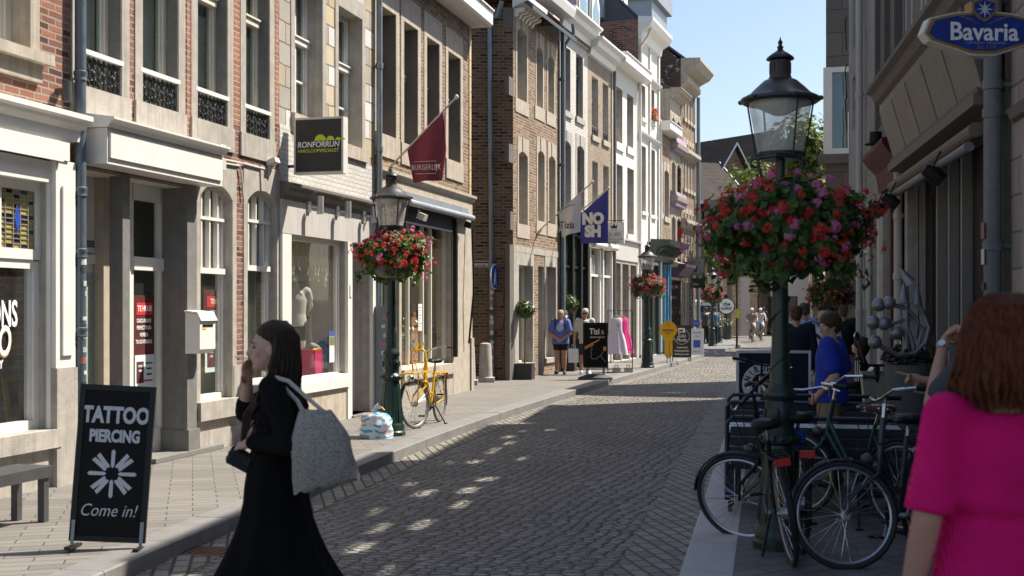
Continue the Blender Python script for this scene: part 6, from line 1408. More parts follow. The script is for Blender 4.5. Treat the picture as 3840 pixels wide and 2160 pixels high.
# bay trees in black planters
BAY = leafmat('bay_leaves', (.02, .045, .012), (.11, .17, .03), .2, .35)
for k_, (x_, y_, zc, rr, lp, lt) in enumerate(((.31, 29.0, 1.70, .27, 'black square planter at the brick corner house, holding the left bay tree', 'ball shaped bay tree standing free in front of the corner house'), (1.55, 32.9, 1.84, .31, 'black square planter mostly hidden behind the two standing women', 'ball shaped bay tree right behind the women by the black shop front'))):
    pl = thing('planter', lp, 'planter', (x_, y_, 0), R(-12), 'black planters'); q = MB(); q.box(-.21, .21, -.21, .21, 0, .38); q.box(-.215, .215, -.215, .215, .34, .385); q.build('pot', mat('black_planter', (.022, .022, .024), .5), pl); MB().box(-.19, .19, -.19, .19, .384, .389).build('soil', mat('potting_soil', (.05, .035, .025), .95), pl)
    tr = thing('bay_tree', lt, 'tree', (x_, y_, .38), 0, 'bay trees in planters'); q = MB(); q.tube([(0, 0, 0), (.01, .01, .4), (.02, -.01, .8), (.01, 0, zc - .38)], [.022, .018, .016, .012], 8)
    for i in range(6): a = i * 1.05; q.tube([(.015, 0, zc - .62), (.14 * math.cos(a), .14 * math.sin(a), zc - .38 + .05 * math.sin(i * 2))], [.010, .004], 5)
    q.build('trunk', mat('bark', (.16, .12, .08), .9), tr); rg = random.Random(k_ + 5); q = MB(); pts = []
    for i in range(1100):
        d = Vector((rg.gauss(0, 1), rg.gauss(0, 1), rg.gauss(0, 1))).normalized(); kk = rr * (.45 + .6 * rg.random() ** .6) * (.88 + .28 * mnoise.noise(d * 2.5 + Vector((k_ * 3, 0, 0)))); pts.append((Vector((0, 0, zc - .38)) + Vector((d.x * kk, d.y * kk, d.z * kk * .92)), d))
    for p, d in pts:
        d = (d + Vector((rg.uniform(-.6, .6), rg.uniform(-.6, .6), rg.uniform(-.1, .8)))).normalized(); a = d.orthogonal().normalized(); a = Quaternion(d, rg.uniform(0, 6.3)) @ a; c = d.cross(a); L_ = rg.uniform(.035, .055)
        q.poly([p - a * L_, p + c * L_ * .35, p + a * L_, p - c * L_ * .35])
    q.build('crown', BAY, tr)
# bollards
for k_, (x_, y_, lb) in enumerate(((-.62, 27.9, 'thick stone bollard in front of the alley wall, fully in view'), (-.98, 26.9, 'stone bollard half hidden behind the corner of the awning shop'))):
    bo = thing('bollard', lb, 'bollard', (x_, y_, 0), 0, 'stone bollards in the alley'); q = MB(); q.lathe([(.19, .10), (.16, .13), (.155, .3), (.135, .86), (.12, .90), (.06, .92)], 16); q.build('shaft', STO, bo, 40); MB().box(-.21, .21, -.2, .2, 0, .11).build('base', STO, bo)
# rubbish bag
tbag = thing('rubbish_bag', 'translucent white rubbish bag with blue print lying against the lamp foot', 'rubbish bag', (-1.78, 15.85, 0), 0)
q = MB(); rings = []; n = 36; tbag.scale = (.88,) * 3
for i in range(15):
    v = i / 14; zz = .42 * v; rr = .245 * (1 - .15 * v) * math.sqrt(max(0.02, 1 - max(0, (v - .45) / .6) ** 2)) if v < .92 else .05
    pts = []
    for j in range(n):
        a = 2 * PI * j / n; nn = mnoise.noise(Vector((math.cos(a) * 1.6, math.sin(a) * 1.6, v * 3))) * .10 + mnoise.noise(Vector((math.cos(a) * 5, math.sin(a) * 5, v * 8))) * .05 + mnoise.noise(Vector((math.cos(a) * 12, math.sin(a) * 12, v * 14))) * .03
        f = rr * (1 + nn * 2.2); pts.append((f * math.cos(a) * 1.05 - .05 * v, f * math.sin(a) * .8, max(.004, zz + .05 * nn)))
    rings.append(q.ring(pts))
for a_, e_ in zip(rings, rings[1:]): q.bridge(a_, e_)
q.cap(rings[-1]); q.cap(rings[0], True)
def bagmat():
    t = NT('printed_bag'); ob = t.obj(); n1 = t.noise(ob, 9, 3, .6); n2 = t.noise(ob, 5, 2, .5); n3 = t.noise(ob, 4.2, 2)
    sp = t.n('ShaderNodeSeparateXYZ'); t.l(ob, sp.inputs[0])
    wv = t.n('ShaderNodeTexWave', bands_direction='Z'); wv.inputs['Scale'].default_value = 4.0; wv.inputs['Distortion'].default_value = 6; t.l(ob, wv.inputs['Vector'])
    c = t.mix(t.math('MULTIPLY', t.rng(wv.outputs[0], .62, .68, 0, 1), t.rng(n1.outputs[0], .44, .5, 0, 1)), (.66, .68, .68), (.04, .34, .58))
    c = t.mix(t.rng(n2.outputs[0], .60, .64, 0, .8), c, (.72, .28, .14)); c = t.mix(t.rng(n3.outputs[0], .62, .68, 0, .6), c, (.40, .30, .30))
    return t.end(t.pri(c, .28, 0, t.bump(n1.outputs[0], .4, .02), Subsurface_Weight=.15))
q.build('bag_skin', bagmat(), tbag, 80); q = MB(); q.tube([(-.05, 0, .40), (-.03, .01, .46), (.02, .02, .485)], [.05, .035, .05], 9); q.build('knot', mat('bag_white', (.66, .67, .66), .4), tbag, 60); q = MB(); q.tube([(.0, .0, .475), (.06, -.02, .46), (.10, -.03, .42)], .012, 6); q.build('drawstring', ORG, tbag)
# sticker covered cabinet and pole
cab = thing('utility_cabinet', 'slim grey utility post covered with stickers beside the lamp post', 'utility post', C.w(C.W - .04, -.18, 0), C.yaw()); q = MB(); q.box(-.08, .08, -.16, .10, 0.02, 1.72); q.box(-.09, .09, -.17, .11, 1.72, 1.76); q.build('post', mat('cabinet_grey', (.17, .20, .21), .5, var=.15), cab)
rg = random.Random(4)
for i in range(16):
    q = MB(); zz = .55 + i * .073; xx = rg.uniform(-.03, .02); w_, h_ = rg.uniform(.025, .045), rg.uniform(.02, .045)
    if i % 2: q.box(xx - w_, xx + w_, -.164, -.161, zz - h_, zz + h_)
    else: q.box(-.084, -.081, -.12 + rg.uniform(0, .1), -.05 + rg.uniform(0, .1), zz - h_, zz + h_)
    q.build('sticker', mat('cabinet_sticker_%d' % (i % 6), ((.6, .6, .58), (.03, .03, .03), (.40, .16, .26), (.14, .28, .40), (.5, .5, .46), (.3, .07, .08))[i % 6], .6, var=.5, sc=60), cab)
# flags
def flag(bd, base, tip, poly, label, m, txt=None, w=.02, pole_l=None, folds=.05):
    """pole square to the front at the base's u; polygon in sight points on that plane"""
    ub = bd.u(base[0]); r = thing('flag', label, 'flag', bd.w(ub, 0, 0), bd.yaw(), 'flags on slanting poles')
    zb = bd.z(*base); k1, z1 = bd.plane(tip[0], tip[1], ub)
    q = MB(); q.tube([(0, .02, zb), (0, -k1, z1)], .018, 8); q.ell((0, -k1, z1), (.035, .035, .045), 10, 7); q.tube([(0, .0, zb - .08), (0, -.12, zb + .10)], .028, 8); q.build('pole', mat('varnished_pole', (.55, .5, .42), .5), r, 40)
    P = [bd.plane(x, y, ub) for x, y in poly]
    # fold grid: bilinear patch of the four corners
    q = MB(); nu, nv = 18, 12; G = []
    for i in range(nu + 1):
        row = []
        for j in range(nv + 1):
            s_, t_ = i / nu, j / nv
            a = [P[0][c] * (1 - s_) * (1 - t_) + P[1][c] * s_ * (1 - t_) + P[2][c] * s_ * t_ + P[3][c] * (1 - s_) * t_ for c in (0, 1)]
            row.append((folds * math.sin(s_ * 7 + t_ * 1.0) * (.25 + t_), -a[0] - .0, a[1]))
        G.append(row)
    for i in range(nu):
        for j in range(nv): q.quad(G[i][j], G[i+1][j], G[i+1][j+1], G[i][j+1])
    fl = q.build('flag_cloth', m, r, 80)
    return r, P, ub
WINE = mat('wine_red_cloth', (.19, .028, .042), .8, var=.06); Mx = Matrix(((0, 1, 0, 0), (-1, 0, 0, 0), (0, 0, 1, 0), (0, 0, 0, 1)))
fg, P, ub = flag(D, (1440, 655), (1712, 364), [(1527, 562), (1662, 418), (1652, 676), (1546, 684)], 'wine red BURGERLIJK flag on a slanting pole over the awning shop', WINE, folds=.06)
cx_ = (P[2][0] + P[3][0]) / 2; cz_ = D.plane(1600, 630, ub)[1]
text('BURGERLIJK', .13, mat('pale_print', (.66, .6, .55)), fg, (cx_ + .02, -.075, cz_), sx=.66, M=Mx, spacing=1.15, bold=-.005); q = MB(); q.box(P[3][0] + .06, P[2][0] - .05, -.076, -.073, cz_ + .10, cz_ + .106, Mx); q.box(P[3][0] + .08, P[2][0] - .05, -.076, -.073, cz_ - .106, cz_ - .10, Mx); q.build('lettering_rule', mat('pale_print', (.66, .6, .55)), fg)
q = MB(); ps_ = [D.plane(x, y, ub) for x, y in ((1662, 418), (1668, 560), (1654, 670), (1640, 672), (1646, 560))]; q.prism([(p[0], p[1]) for p in ps_], .05, .09, Mx); q.build('hanging_fold', WINE, fg)
ft, P, ub = flag(E, (2014, 874), (2222, 682), [(2096, 802), (2180, 715), (2172, 868), (2104, 890)], 'white Tizia flag with a black pen drawing hanging from the corner house', mat('white_flag_cloth', (.62, .61, .60), .8, var=.04), folds=.08)
ct = E.plane(2122, 846, ub); text('Tizia', .26, SB, ft, (ct[0] + .06, -.10, ct[1]), sx=.8, bold=.01, M=Mx); q = MB(); q.tube([Mx @ Vector((P[0][0] + .1 + .05 * i, -.10, P[0][1] + .10 + .03 * i - .002 * i * i)) for i in range(8)], .008, 4); q.build('pen_drawing', SB, ft)
fn, P, ub = flag(E, (2094, 860), (2282, 706), [(2176, 802), (2280, 712), (2278, 913), (2175, 912)], 'royal blue NOSH flag beside the white flag', mat('royal_blue_cloth', (.045, .05, .26), .8, var=.06), folds=.05)
ct = E.plane(2227, 846, ub); CRL = mat('cream_print', (.66, .64, .60), .6)
text('NO', .40, CRL, fn, (ct[0], -.09, ct[1] + .17), sx=.92, bold=.07, M=Mx); text('SH', .40, CRL, fn, (ct[0], -.09, ct[1] - .17), sx=.92, bold=.07, M=Mx)
# hanging signs farther on
def hsign(bd, pu, x0, x1, y0, y1, name, label, face, fr, parts, th=.10):
    ub = bd.u(pu); r = thing(name, label, 'sign', bd.w(ub, 0, 0), bd.yaw(), 'signs hanging out over the pavement'); a = bd.plane(x0, y1, ub); c = bd.plane(x1, y0, ub)
    MB().box(a[0], c[0], 0, th, a[1], c[1], Mx).build('case', fr, r); MB().box(a[0] + .03, c[0] - .03, -.004, -.0005, a[1] + .03, c[1] - .03, Mx).build('front_panel', face, r); MB().tube([Mx @ Vector((-.05, th/2, c[1] + .05)), Mx @ Vector((c[0], th/2, c[1] + .05))], .015, 6).build('bracket', IRN, r)
    W_, H_ = c[0] - a[0], c[1] - a[1]
    for s_, fx, fz, sz, sx, m in parts: text(s_, H_ * sz, m, r, (a[0] + W_ * fx, -.007, a[1] + H_ * fz), sx=sx, M=Mx)
    return r, a, c
kb, a_, c_ = hsign(G, 2262, 2266, 2340, 832, 913, 'hanging_sign', 'white KEUBEL shoemaker sign with black crown behind the blue flag', mat('white_board', (.72, .72, .74)), mat('pale_sign_frame', (.62, .60, .55)), [('KEUBEL', .5, .40, .24, .95, SB), ('MEESTER SCHOENMAKER', .5, .18, .10, .75, SB), ('SLEUTELSERVICE', .5, .07, .10, .75, SB), ('sinds 1932', .5, .60, .09, .9, SB)])
W_, H_ = c_[0] - a_[0], c_[1] - a_[1]; q = MB(); q.prism([(a_[0] + W_ * x, a_[1] + H_ * zz) for x, zz in ((.36, .70), (.64, .70), (.68, .88), (.58, .80), (.5, .94), (.42, .80), (.32, .88))], -.008, -.006, Mx); q.build('crown_emblem', SB, kb); q = MB(); q.box(a_[0] + W_ * .1, c_[0] - W_ * .1, -.008, -.006, a_[1] + H_ * .52, a_[1] + H_ * .53, Mx); q.box(a_[0] + W_ * .1, c_[0] - W_ * .1, -.008, -.006, a_[1] + H_ * .26, a_[1] + H_ * .27, Mx); q.build('lettering_rule', SB, kb)
er, a_, c_ = hsign(Lh, 2570, 2571, 2642, 968, 1033, 'hanging_sign', 'grey Edge of Raw sign with a small animal head emblem', mat('sign_grey', (.20, .20, .20)), GRP, [('Edge of Raw', .5, .78, .16, .85, SB)], .06)
W_, H_ = c_[0] - a_[0], c_[1] - a_[1]; q = MB(); q.prism([(a_[0] + W_ * x, a_[1] + H_ * zz) for x, zz in ((.42, .2), (.58, .2), (.62, .42), (.66, .62), (.56, .5), (.44, .5), (.34, .62), (.38, .42))], -.008, -.006, Mx); q.build('animal_emblem', SB, er)
hsign(Lh, 2590, 2590, 2642, 1042, 1080, 'hanging_sign', 'small black thaup sign below the grey hanging sign', SB, SB, [('thaup', .35, .4, .34, .9, WHT)], .05)
cc_ = thing('round_sign', 'round white sign reading che color on a post by the far shop', 'sign', (11.6, 64.5, 0), R(-10)); q = MB(); q.lathe([(0, -.02), (.46, -.02), (.46, .02), (0, .02)], 28, M=Matrix.Translation((0, 0, 1.85)) @ Matrix.Rotation(R(90), 4, 'X')); q.build('rim', SB, cc_); q = MB(); q.lathe([(0, .021), (.40, .021), (.40, .024)], 28, M=Matrix.Translation((0, 0, 1.85)) @ Matrix.Rotation(R(90), 4, 'X')); q.build('face', WHT, cc_); text('che', .28, SB, cc_, (0, -.03, 1.96), bold=.03); text('color', .28, SB, cc_, (0, -.03, 1.74), bold=.03); MB().tube([(0, .03, 0), (0, .03, 1.4)], .03, 8).build('post', IRN, cc_)
ps_ = thing('signpost', 'thin black street post with stickers and a yellow label at the bend', 'post', (9.9, 52.5, 0), 0); MB().tube([(0, 0, 0), (0, 0, 3.9)], .05, 10).build('post', IRN, ps_); MB().box(-.055, .055, -.06, -.051, 1.3, 1.7).build('label_plate', mat('fluo_yellow', (.6, .65, .02)), ps_)
# big blue beer sign
bv = thing('pub_sign', 'blue Bavaria pub sign with gold rim and white lettering over the black doors', 'pub sign', (3.95, 10.0, 4.04), R(4)); bv.scale = (.86,) * 3
def bshape(w, h, k=0.0):
    pts = []
    top = [(-w, -.02), (-w + .06, h * .55), (-w * .5, h * .80), (0, h * .92), (w * .5, h * .80), (w - .06, h * .55), (w, -.02), (w - .06, -h * .42), (w * .45, -h * .78), (.12, -h), (-.12, -h), (-w * .45, -h * .78), (-w + .06, -h * .42)]
    return top
q = MB(); q.prism(bshape(.60, .23), 0, .14); q.build('case', mat('pale_sign_frame', (.62, .60, .55)), bv); GLD = mat('dull_gold', (.34, .22, .07), .4, metal=.3)
q = MB(); q.prism(bshape(.58, .212), -.012, -.001); q.build('gold_rim', GLD, bv); BLU = mat('beer_blue', (.012, .04, .26), .22, var=.3, sc=5)
q = MB(); q.prism(bshape(.545, .185), -.018, -.0125); q.build('blue_face', BLU, bv)
text('Bavaria', .245, WHT, bv, (.0, -.021, -.01), sx=.98, bold=.018); text('LIESHOUT HOLLAND', .036, mat('pale_blue_print', (.2, .4, .6)), bv, (.02, -.021, -.112), sx=1.0, spacing=1.2); text('Est. 1719', .05, GLD, bv, (.02, -.021, -.155), shear=.3)
q = MB(); q.prism([(-.13, .29), (0, .33), (.13, .29), (.12, .19), (.05, .12), (0, .095), (-.05, .12), (-.12, .19)], -.03, .13); q.build('shield', GLD, bv); q = MB(); q.prism([(-.105, .275), (0, .305), (.105, .275), (.095, .195), (.04, .14), (0, .12), (-.04, .14), (-.095, .195)], -.036, -.031); q.build('shield_face', BLU, bv); q = MB(); q.prism([(0, .285), (.02, .21), (0, .14), (-.02, .21)], -.04, -.037)
for i in range(8): q.prism([(0, .0), (.008, .03), (0, .085), (-.008, .03)], -.039, -.037, Matrix.Translation((0, 0, .212)) @ Matrix.Rotation(2 * PI * i / 8, 4, 'Y'))
q.build('star_emblem', mat('pale_star', (.5, .6, .6)), bv); MB().box(.45, .80, .05, .09, -.03, .03).build('bracket', IRN, bv)
q = MB()
for s_ in (-1, 1): q.tube([(s_ * .05, -.02, .075), (s_ * .18, -.02, .125), (s_ * .26, -.02, .15)], .003, 4); [q.ell((s_ * (.13 + .03 * i), -.02, .118 + .008 * i), (.012, .003, .006), 6, 4) for i in range(5)]
q.build('barley_emblem', GLD, bv)

fp_ = MB(); rg = random.Random(77)
for i in range(90):
    x_, y_ = LP[0][1] + rg.gauss(-.1, .55), LP[0][2] + rg.gauss(-.3, .8); s_ = rg.uniform(.008, .016); a = rg.uniform(0, 6)
    fp_.poly([(x_ + s_ * math.cos(a + k * 1.57) * (1 if k % 2 else .6), y_ + s_ * math.sin(a + k * 1.57) * (1 if k % 2 else .6), .008 + .002 * (i % 3)) for k in range(4)])
tag(fp_.build('fallen_petals', PNKF), 'scattered fallen petals on the paving round the near lamp foot', 'petals', kind='stuff')
# ================================================================ people
SKIN = mat('skin', (.50, .30, .215), .5, var=.08, sc=8, sss=.12); SKT = mat('tanned_skin', (.40, .215, .14), .5, var=.08, sc=8, sss=.1)
def remesh(mb, name, m, parent, vox=.012, smooth=3, fac=.5):
    me = mb.mesh('tmp', [m] if not isinstance(m, list) else m); o = bpy.data.objects.new('tmp', me); COL.objects.link(o)
    r = o.modifiers.new('r', 'REMESH'); r.mode = 'VOXEL'; r.voxel_size = vox
    if smooth: s_ = o.modifiers.new('s', 'SMOOTH'); s_.iterations = smooth; s_.factor = fac
    dg = bpy.context.evaluated_depsgraph_get(); me2 = bpy.data.meshes.new_from_object(o.evaluated_get(dg)); bpy.data.objects.remove(o); bpy.data.meshes.remove(me)
    me2.name = name; me2.materials.clear(); me2.materials.append(m); me2.shade_smooth()
    return link(name, me2, parent)
V3 = Vector
def hand(mb, wrist, dirn, palm_n, s=1.0, curl=.5, grip=None, spread=.12):
    """palm plus five fingers; dirn points along the fingers, palm_n out of the palm"""
    d = dirn.normalized(); n = (palm_n - d * palm_n.dot(d)).normalized(); w = d.cross(n)
    Mh = Matrix((w, d, n)).transposed()
    mb.ell(wrist + d * .045 * s, (.040 * s, .052 * s, .018 * s), 12, 8, Mh); mb.limb([wrist - d * .03 * s, wrist + d * .03 * s], [.026 * s, .028 * s], 10)
    for k, (off, L_) in enumerate(((-.030, .068), (-.010, .078), (.010, .073), (.029, .056))):
        p = wrist + d * .085 * s + w * off * s; dd = (d + w * off * spread * 10).normalized(); pts = [p - d * .02 * s, p]; c = curl * (1 + .1 * k)
        for j in range(3):
            dd = (Quaternion(w, c * .75) @ dd); p = p + dd * L_ * s * (.44, .32, .24)[j]; pts.append(p)
        mb.limb(pts, [.0095 * s, .0095 * s, .0088 * s, .008 * s, .0066 * s], 8)
    t0 = wrist + d * .02 * s - w * .03 * s; td = (d * .75 - w * .75 + n * .45 * (1 + curl)).normalized(); p1 = t0 + td * .035 * s; td2 = (td + d * .5 + n * .35 * curl).normalized(); p2 = p1 + td2 * .033 * s
    mb.limb([t0, p1, p2, p2 + td2 * .022 * s], [.013 * s, .0115 * s, .0098 * s, .008 * s], 8)
def head(mb, c, yaw=0, pitch=0, s=1.0):
    """skull, jaw, nose, brow, lips, ears; face towards local +y turned by yaw"""
    M = Matrix.Rotation(yaw, 3, 'Z') @ Matrix.Rotation(pitch, 3, 'X'); f = lambda x, y, z: c + M @ V3((x * s, y * s, z * s))
    Md = M
    mb.ell(f(0, -.012, .03), (.074 * s, .093 * s, .088 * s), 18, 12, Md); mb.ell(f(0, .018, -.035), (.058 * s, .066 * s, .075 * s), 16, 10, Md); mb.ell(f(0, .045, -.085), (.030 * s, .032 * s, .028 * s), 12, 8, Md)
    mb.limb([f(0, .082, .012), f(0, .098, -.018), f(0, .101, -.028)], [.009 * s, .012 * s, .013 * s], 8); mb.ell(f(0, .072, .025), (.052 * s, .02 * s, .012 * s), 12, 7, Md)
    mb.ell(f(0, .082, -.056), (.022 * s, .012 * s, .008 * s), 10, 6, Md)
    for sg in (-1, 1): mb.ell(f(sg * .074, -.012, -.005), (.010 * s, .020 * s, .032 * s), 10, 7, Md); mb.ell(f(sg * .04, .055, -.02), (.022 * s, .022 * s, .022 * s), 10, 7, Md)
    return f, Md
def face(r, f, Md, s=1.0, brow=None, glasses=False, lip=(.42, .14, .12)):
    q = MB(); b_ = MB()
    for sg in (-1, 1): q.ell(f(sg * .031, .074, .006), (.012 * s, .007 * s, .006 * s), 10, 7, Md); b_.tube([f(sg * .014, .088, .026), f(sg * .032, .086, .031), f(sg * .05, .073, .026)], [.003 * s, .004 * s, .002 * s], 6)
    if glasses:
        g = MB()
        for sg in (-1, 1): g.ell(f(sg * .033, .088, .006), (.028 * s, .010 * s, .019 * s), 12, 7, Md); g.tube([f(sg * .06, .075, .01), f(sg * .078, -.01, .012)], .004 * s, 5)
        g.tube([f(-.02, .095, .01), f(.02, .095, .01)], .004 * s, 5); g.build('sunglasses', BLK, r, 60)
    else: q.build('eyes', mat('dark_eye', (.03, .022, .02), .2), r, 60)
    b_.build('eyebrows', brow or mat('dark_brow', (.04, .025, .018), .8), r, 60)
    l = MB(); l.ell(f(0, .0925, -.052), (.020 * s, .006 * s, .0045 * s), 10, 6, Md); l.ell(f(0, .0915, -.060), (.018 * s, .007 * s, .005 * s), 10, 6, Md); l.build('lips', mat('lip_%d' % int(lip[0] * 100), lip, .4), r, 60)
def hairmat(name, a, b):
    t = NT(name); ob = t.obj(); mp = t.n('ShaderNodeMapping'); mp.inputs['Scale'].default_value = (70, 70, 4); t.l(ob, mp.inputs[0]); n = t.noise(mp.outputs[0], 1.6, 4, .6)
    c = t.ramp(n.outputs[0], [(.3, a), (.7, b)]); return t.end(t.pri(c, .5, 0, t.bump(n.outputs[0], .9, .012), Specular_IOR_Level=.2))
HBR = hairmat('dark_brown_hair', (.010, .006, .004), (.045, .024, .014)); HRD = hairmat('auburn_hair', (.028, .008, .004), (.17, .045, .014)); HGR = hairmat('silver_hair', (.32, .30, .28), (.62, .60, .57)); HBL = hairmat('blond_grey_hair', (.30, .22, .13), (.55, .44, .30)); HMB = hairmat('brown_hair', (.03, .018, .010), (.11, .065, .035)); HDK = hairmat('grey_dark_hair', (.03, .028, .026), (.12, .11, .10))
def strands(mb, roots, r0, n=6):
    for pts in roots: mb.tube(pts, [r0 * (1 - .75 * i / (len(pts) - 1)) for i in range(len(pts))], n)
class Body:
    """standing skeleton facing +y, height h; joints can be overridden"""
    def __init__(s, h=1.7, build=1.0, **j):
        k = h / 1.7; s.k = k; s.b = build
        B = dict(head=(0, .02, 1.585), neck=(0, -.01, 1.44), chest=(0, -.01, 1.27), waist=(0, 0, 1.06), pelvis=(0, 0, .93),
                 shl=(-.175, -.01, 1.395), shr=(.175, -.01, 1.395), ell=(-.235, -.03, 1.10), elr=(.235, -.03, 1.10), wrl=(-.25, .04, .86), wrr=(.25, .04, .86),
                 hil=(-.09, 0, .90), hir=(.09, 0, .90), knl=(-.10, .01, .49), knr=(.10, .01, .49), anl=(-.105, -.02, .085), anr=(.105, -.02, .085))
        B.update(j); s.p = {a: V3(c) * k for a, c in B.items()}
    def torso(s, mb, g=0.0, top='neck', bot='pelvis'):
        p, k, b = s.p, s.k, s.b; cc = lambda a, t, c: p[a].lerp(p[c], t)
        mb.loft([(p['pelvis'] + V3((0, 0, -.09 * k)), .13*k*b + g, .105*k*b + g), (p['pelvis'], .165*k*b + g, .12*k*b + g), (p['waist'], .138*k*b + g, .105*k*b + g), (cc('waist', .6, 'chest'), .155*k*b + g, .115*k*b + g), (p['chest'], .165*k*b + g, .118*k*b + g), (p['chest'] + V3((0, 0, .085*k)), .165*k*b + g, .105*k*b + g), (p['chest'] + V3((0, 0, .135*k)), .12*k + g, .085*k + g), (p['neck'] + V3((0, 0, -.0*k)), .055*k + g, .058*k + g)], 24)
        for sd in 'lr': mb.limb([p['sh' + sd], p['chest'] + V3((0, 0, .05 * k))], [.058*k*b + g, .07*k*b + g], 12)
    def arm(s, mb, sd, g=0.0, upto=1.0, fore=True):
        p, k, b = s.p, s.k, s.b; a, e, w = p['sh' + sd], p['el' + sd], p['wr' + sd]
        if upto < 1: mb.limb([a, a.lerp(e, upto)], [.058*k*b + g, .052*k*b + g], 14)
        else:
            mb.limb([a, a.lerp(e, .5), e], [.056*k*b + g, .048*k*b + g, .042*k*b + g], 14)
            if fore: mb.limb([e, e.lerp(w, .35), w], [.042*k*b + g, .040*k*b + g, .027*k + g], 14)
    def leg(s, mb, sd, g=0.0, upto=2.0):
        p, k, b = s.p, s.k, s.b; h, n, a = p['hi' + sd], p['kn' + sd], p['an' + sd]
        if upto <= 1: mb.limb([h, h.lerp(n, upto * .5), h.lerp(n, upto)], [.095*k*b + g, .088*k*b + g, (.082 - .02 * upto)*k*b + g], 16)
        else: mb.limb([h, h.lerp(n, .5), n, n.lerp(a, .35), a], [.095*k*b + g, .078*k*b + g, .058*k*b + g, .056*k*b + g, .038*k + g], 16)
    def foot(s, mb, sd, yaw=0, g=0.0):
        p, k = s.p, s.k; a = p['an' + sd]; d = Matrix.Rotation(yaw, 3, 'Z') @ V3((0, 1, 0)); z0 = a.z - .085 * k
        mb.limb([V3((a.x, a.y, z0 + .045*k)) - d * .045*k, V3((a.x, a.y, z0 + .05*k)) + d * .05*k, V3((a.x, a.y, z0 + .032*k)) + d * .13*k, V3((a.x, a.y, z0 + .026*k)) + d * .18*k], [.038*k + g, .038*k + g, .034*k + g, .024*k + g], 12); mb.limb([a, V3((a.x, a.y, z0 + .05*k))], [.038*k + g, .038*k + g], 10)
    def skin(s, r, m, vox=.014, hyaw=0, hpitch=0, curl=.5, hands=True, fs=1.0, face_=True, hd=None, glasses=False, brow=None, feet=True, yawl=.12, yawr=-.12, lip=(.42, .14, .12)):
        mb = MB(); k = s.k; s.torso(mb, -.006)
        mb.limb([s.p['chest'] + V3((0, 0, .1*k)), s.p['neck'], s.p['head'] + V3((0, -.02*k, -.05*k))], [.06*k, .054*k, .052*k], 14)
        f, Md = head(mb, s.p['head'], hyaw, hpitch, k * fs)
        for sd in 'lr':
            s.arm(mb, sd); s.leg(mb, sd)
            if feet: s.foot(mb, sd, yawl if sd == 'l' else yawr)
            if hands and not (hd and hd.get(sd) == 'skip'):
                w, e = s.p['wr' + sd], s.p['el' + sd]; q = (hd or {}).get(sd)
                if q: hand(mb, w, V3(q[0]), V3(q[1]), k, q[2])
                else: hand(mb, w, w - e, V3((1 if sd == 'l' else -1, 0, 0)), k, curl)
        o = remesh(mb, 'body', m, r, vox, 3)
        if face_: face(r, f, Md, k * fs, brow, glasses, lip)
        s.f, s.Md = f, Md; return o
def shirt(B, r, m, sleeves=.62, g=.016, vox=.014, hem=-.10, name='shirt', long_=False, flare=0.0):
    mb = MB(); p, k, b = B.p, B.k, B.b
    mb.loft([(p['pelvis'] + V3((0, 0, hem * k)), .170*k*b + g + flare, .125*k*b + g + flare), (p['pelvis'] + V3((0, 0, .05*k)), .165*k*b + g + flare * .6, .122*k*b + g + flare * .6), (p['waist'], .150*k*b + g, .115*k*b + g), (p['chest'], .168*k*b + g, .122*k*b + g), (p['chest'] + V3((0, 0, .085*k)), .165*k*b + g, .105*k*b + g), (p['chest'] + V3((0, 0, .135*k)), .12*k + g, .085*k + g), (p['neck'] + V3((0, 0, -.025*k)), .058*k + g, .06*k + g)], 24)
    for sd in 'lr':
        mb.limb([p['sh' + sd], p['chest'] + V3((0, 0, .05*k))], [.058*k*b + g, .07*k*b + g], 12)
        if long_: B.arm(mb, sd, g * .9)
        elif sleeves: B.arm(mb, sd, g * 1.1, sleeves)
    return remesh(mb, name, m, r, vox, 3)
def trousers(B, r, m, upto=2.0, g=.012, vox=.014, name='trousers'):
    mb = MB(); p, k, b = B.p, B.k, B.b; mb.loft([(p['pelvis'] + V3((0, 0, -.11*k)), .14*k*b + g, .11*k*b + g), (p['pelvis'], .168*k*b + g, .122*k*b + g), (p['pelvis'] + V3((0, 0, .09*k)), .15*k*b + g, .112*k*b + g)], 20)
    for sd in 'lr':
        if upto > 1:
            h, n, a = p['hi' + sd], p['kn' + sd], p['an' + sd]; mb.limb([h, h.lerp(n, .5), n, n.lerp(a, .5), a + V3((0, 0, .01))], [.095*k*b + g, .082*k*b + g, .064*k*b + g, .058*k*b + g, .052*k*b + g], 16)
        else: B.leg(mb, sd, g + .006, upto)
    return remesh(mb, name, m, r, vox, 3)
def shoes(B, r, m, yawl=.12, yawr=-.12, name='shoe'):
    for sd, y in (('l', yawl), ('r', yawr)): mb = MB(); B.foot(mb, sd, y, .010); remesh(mb, name, m, r, .012, 2)
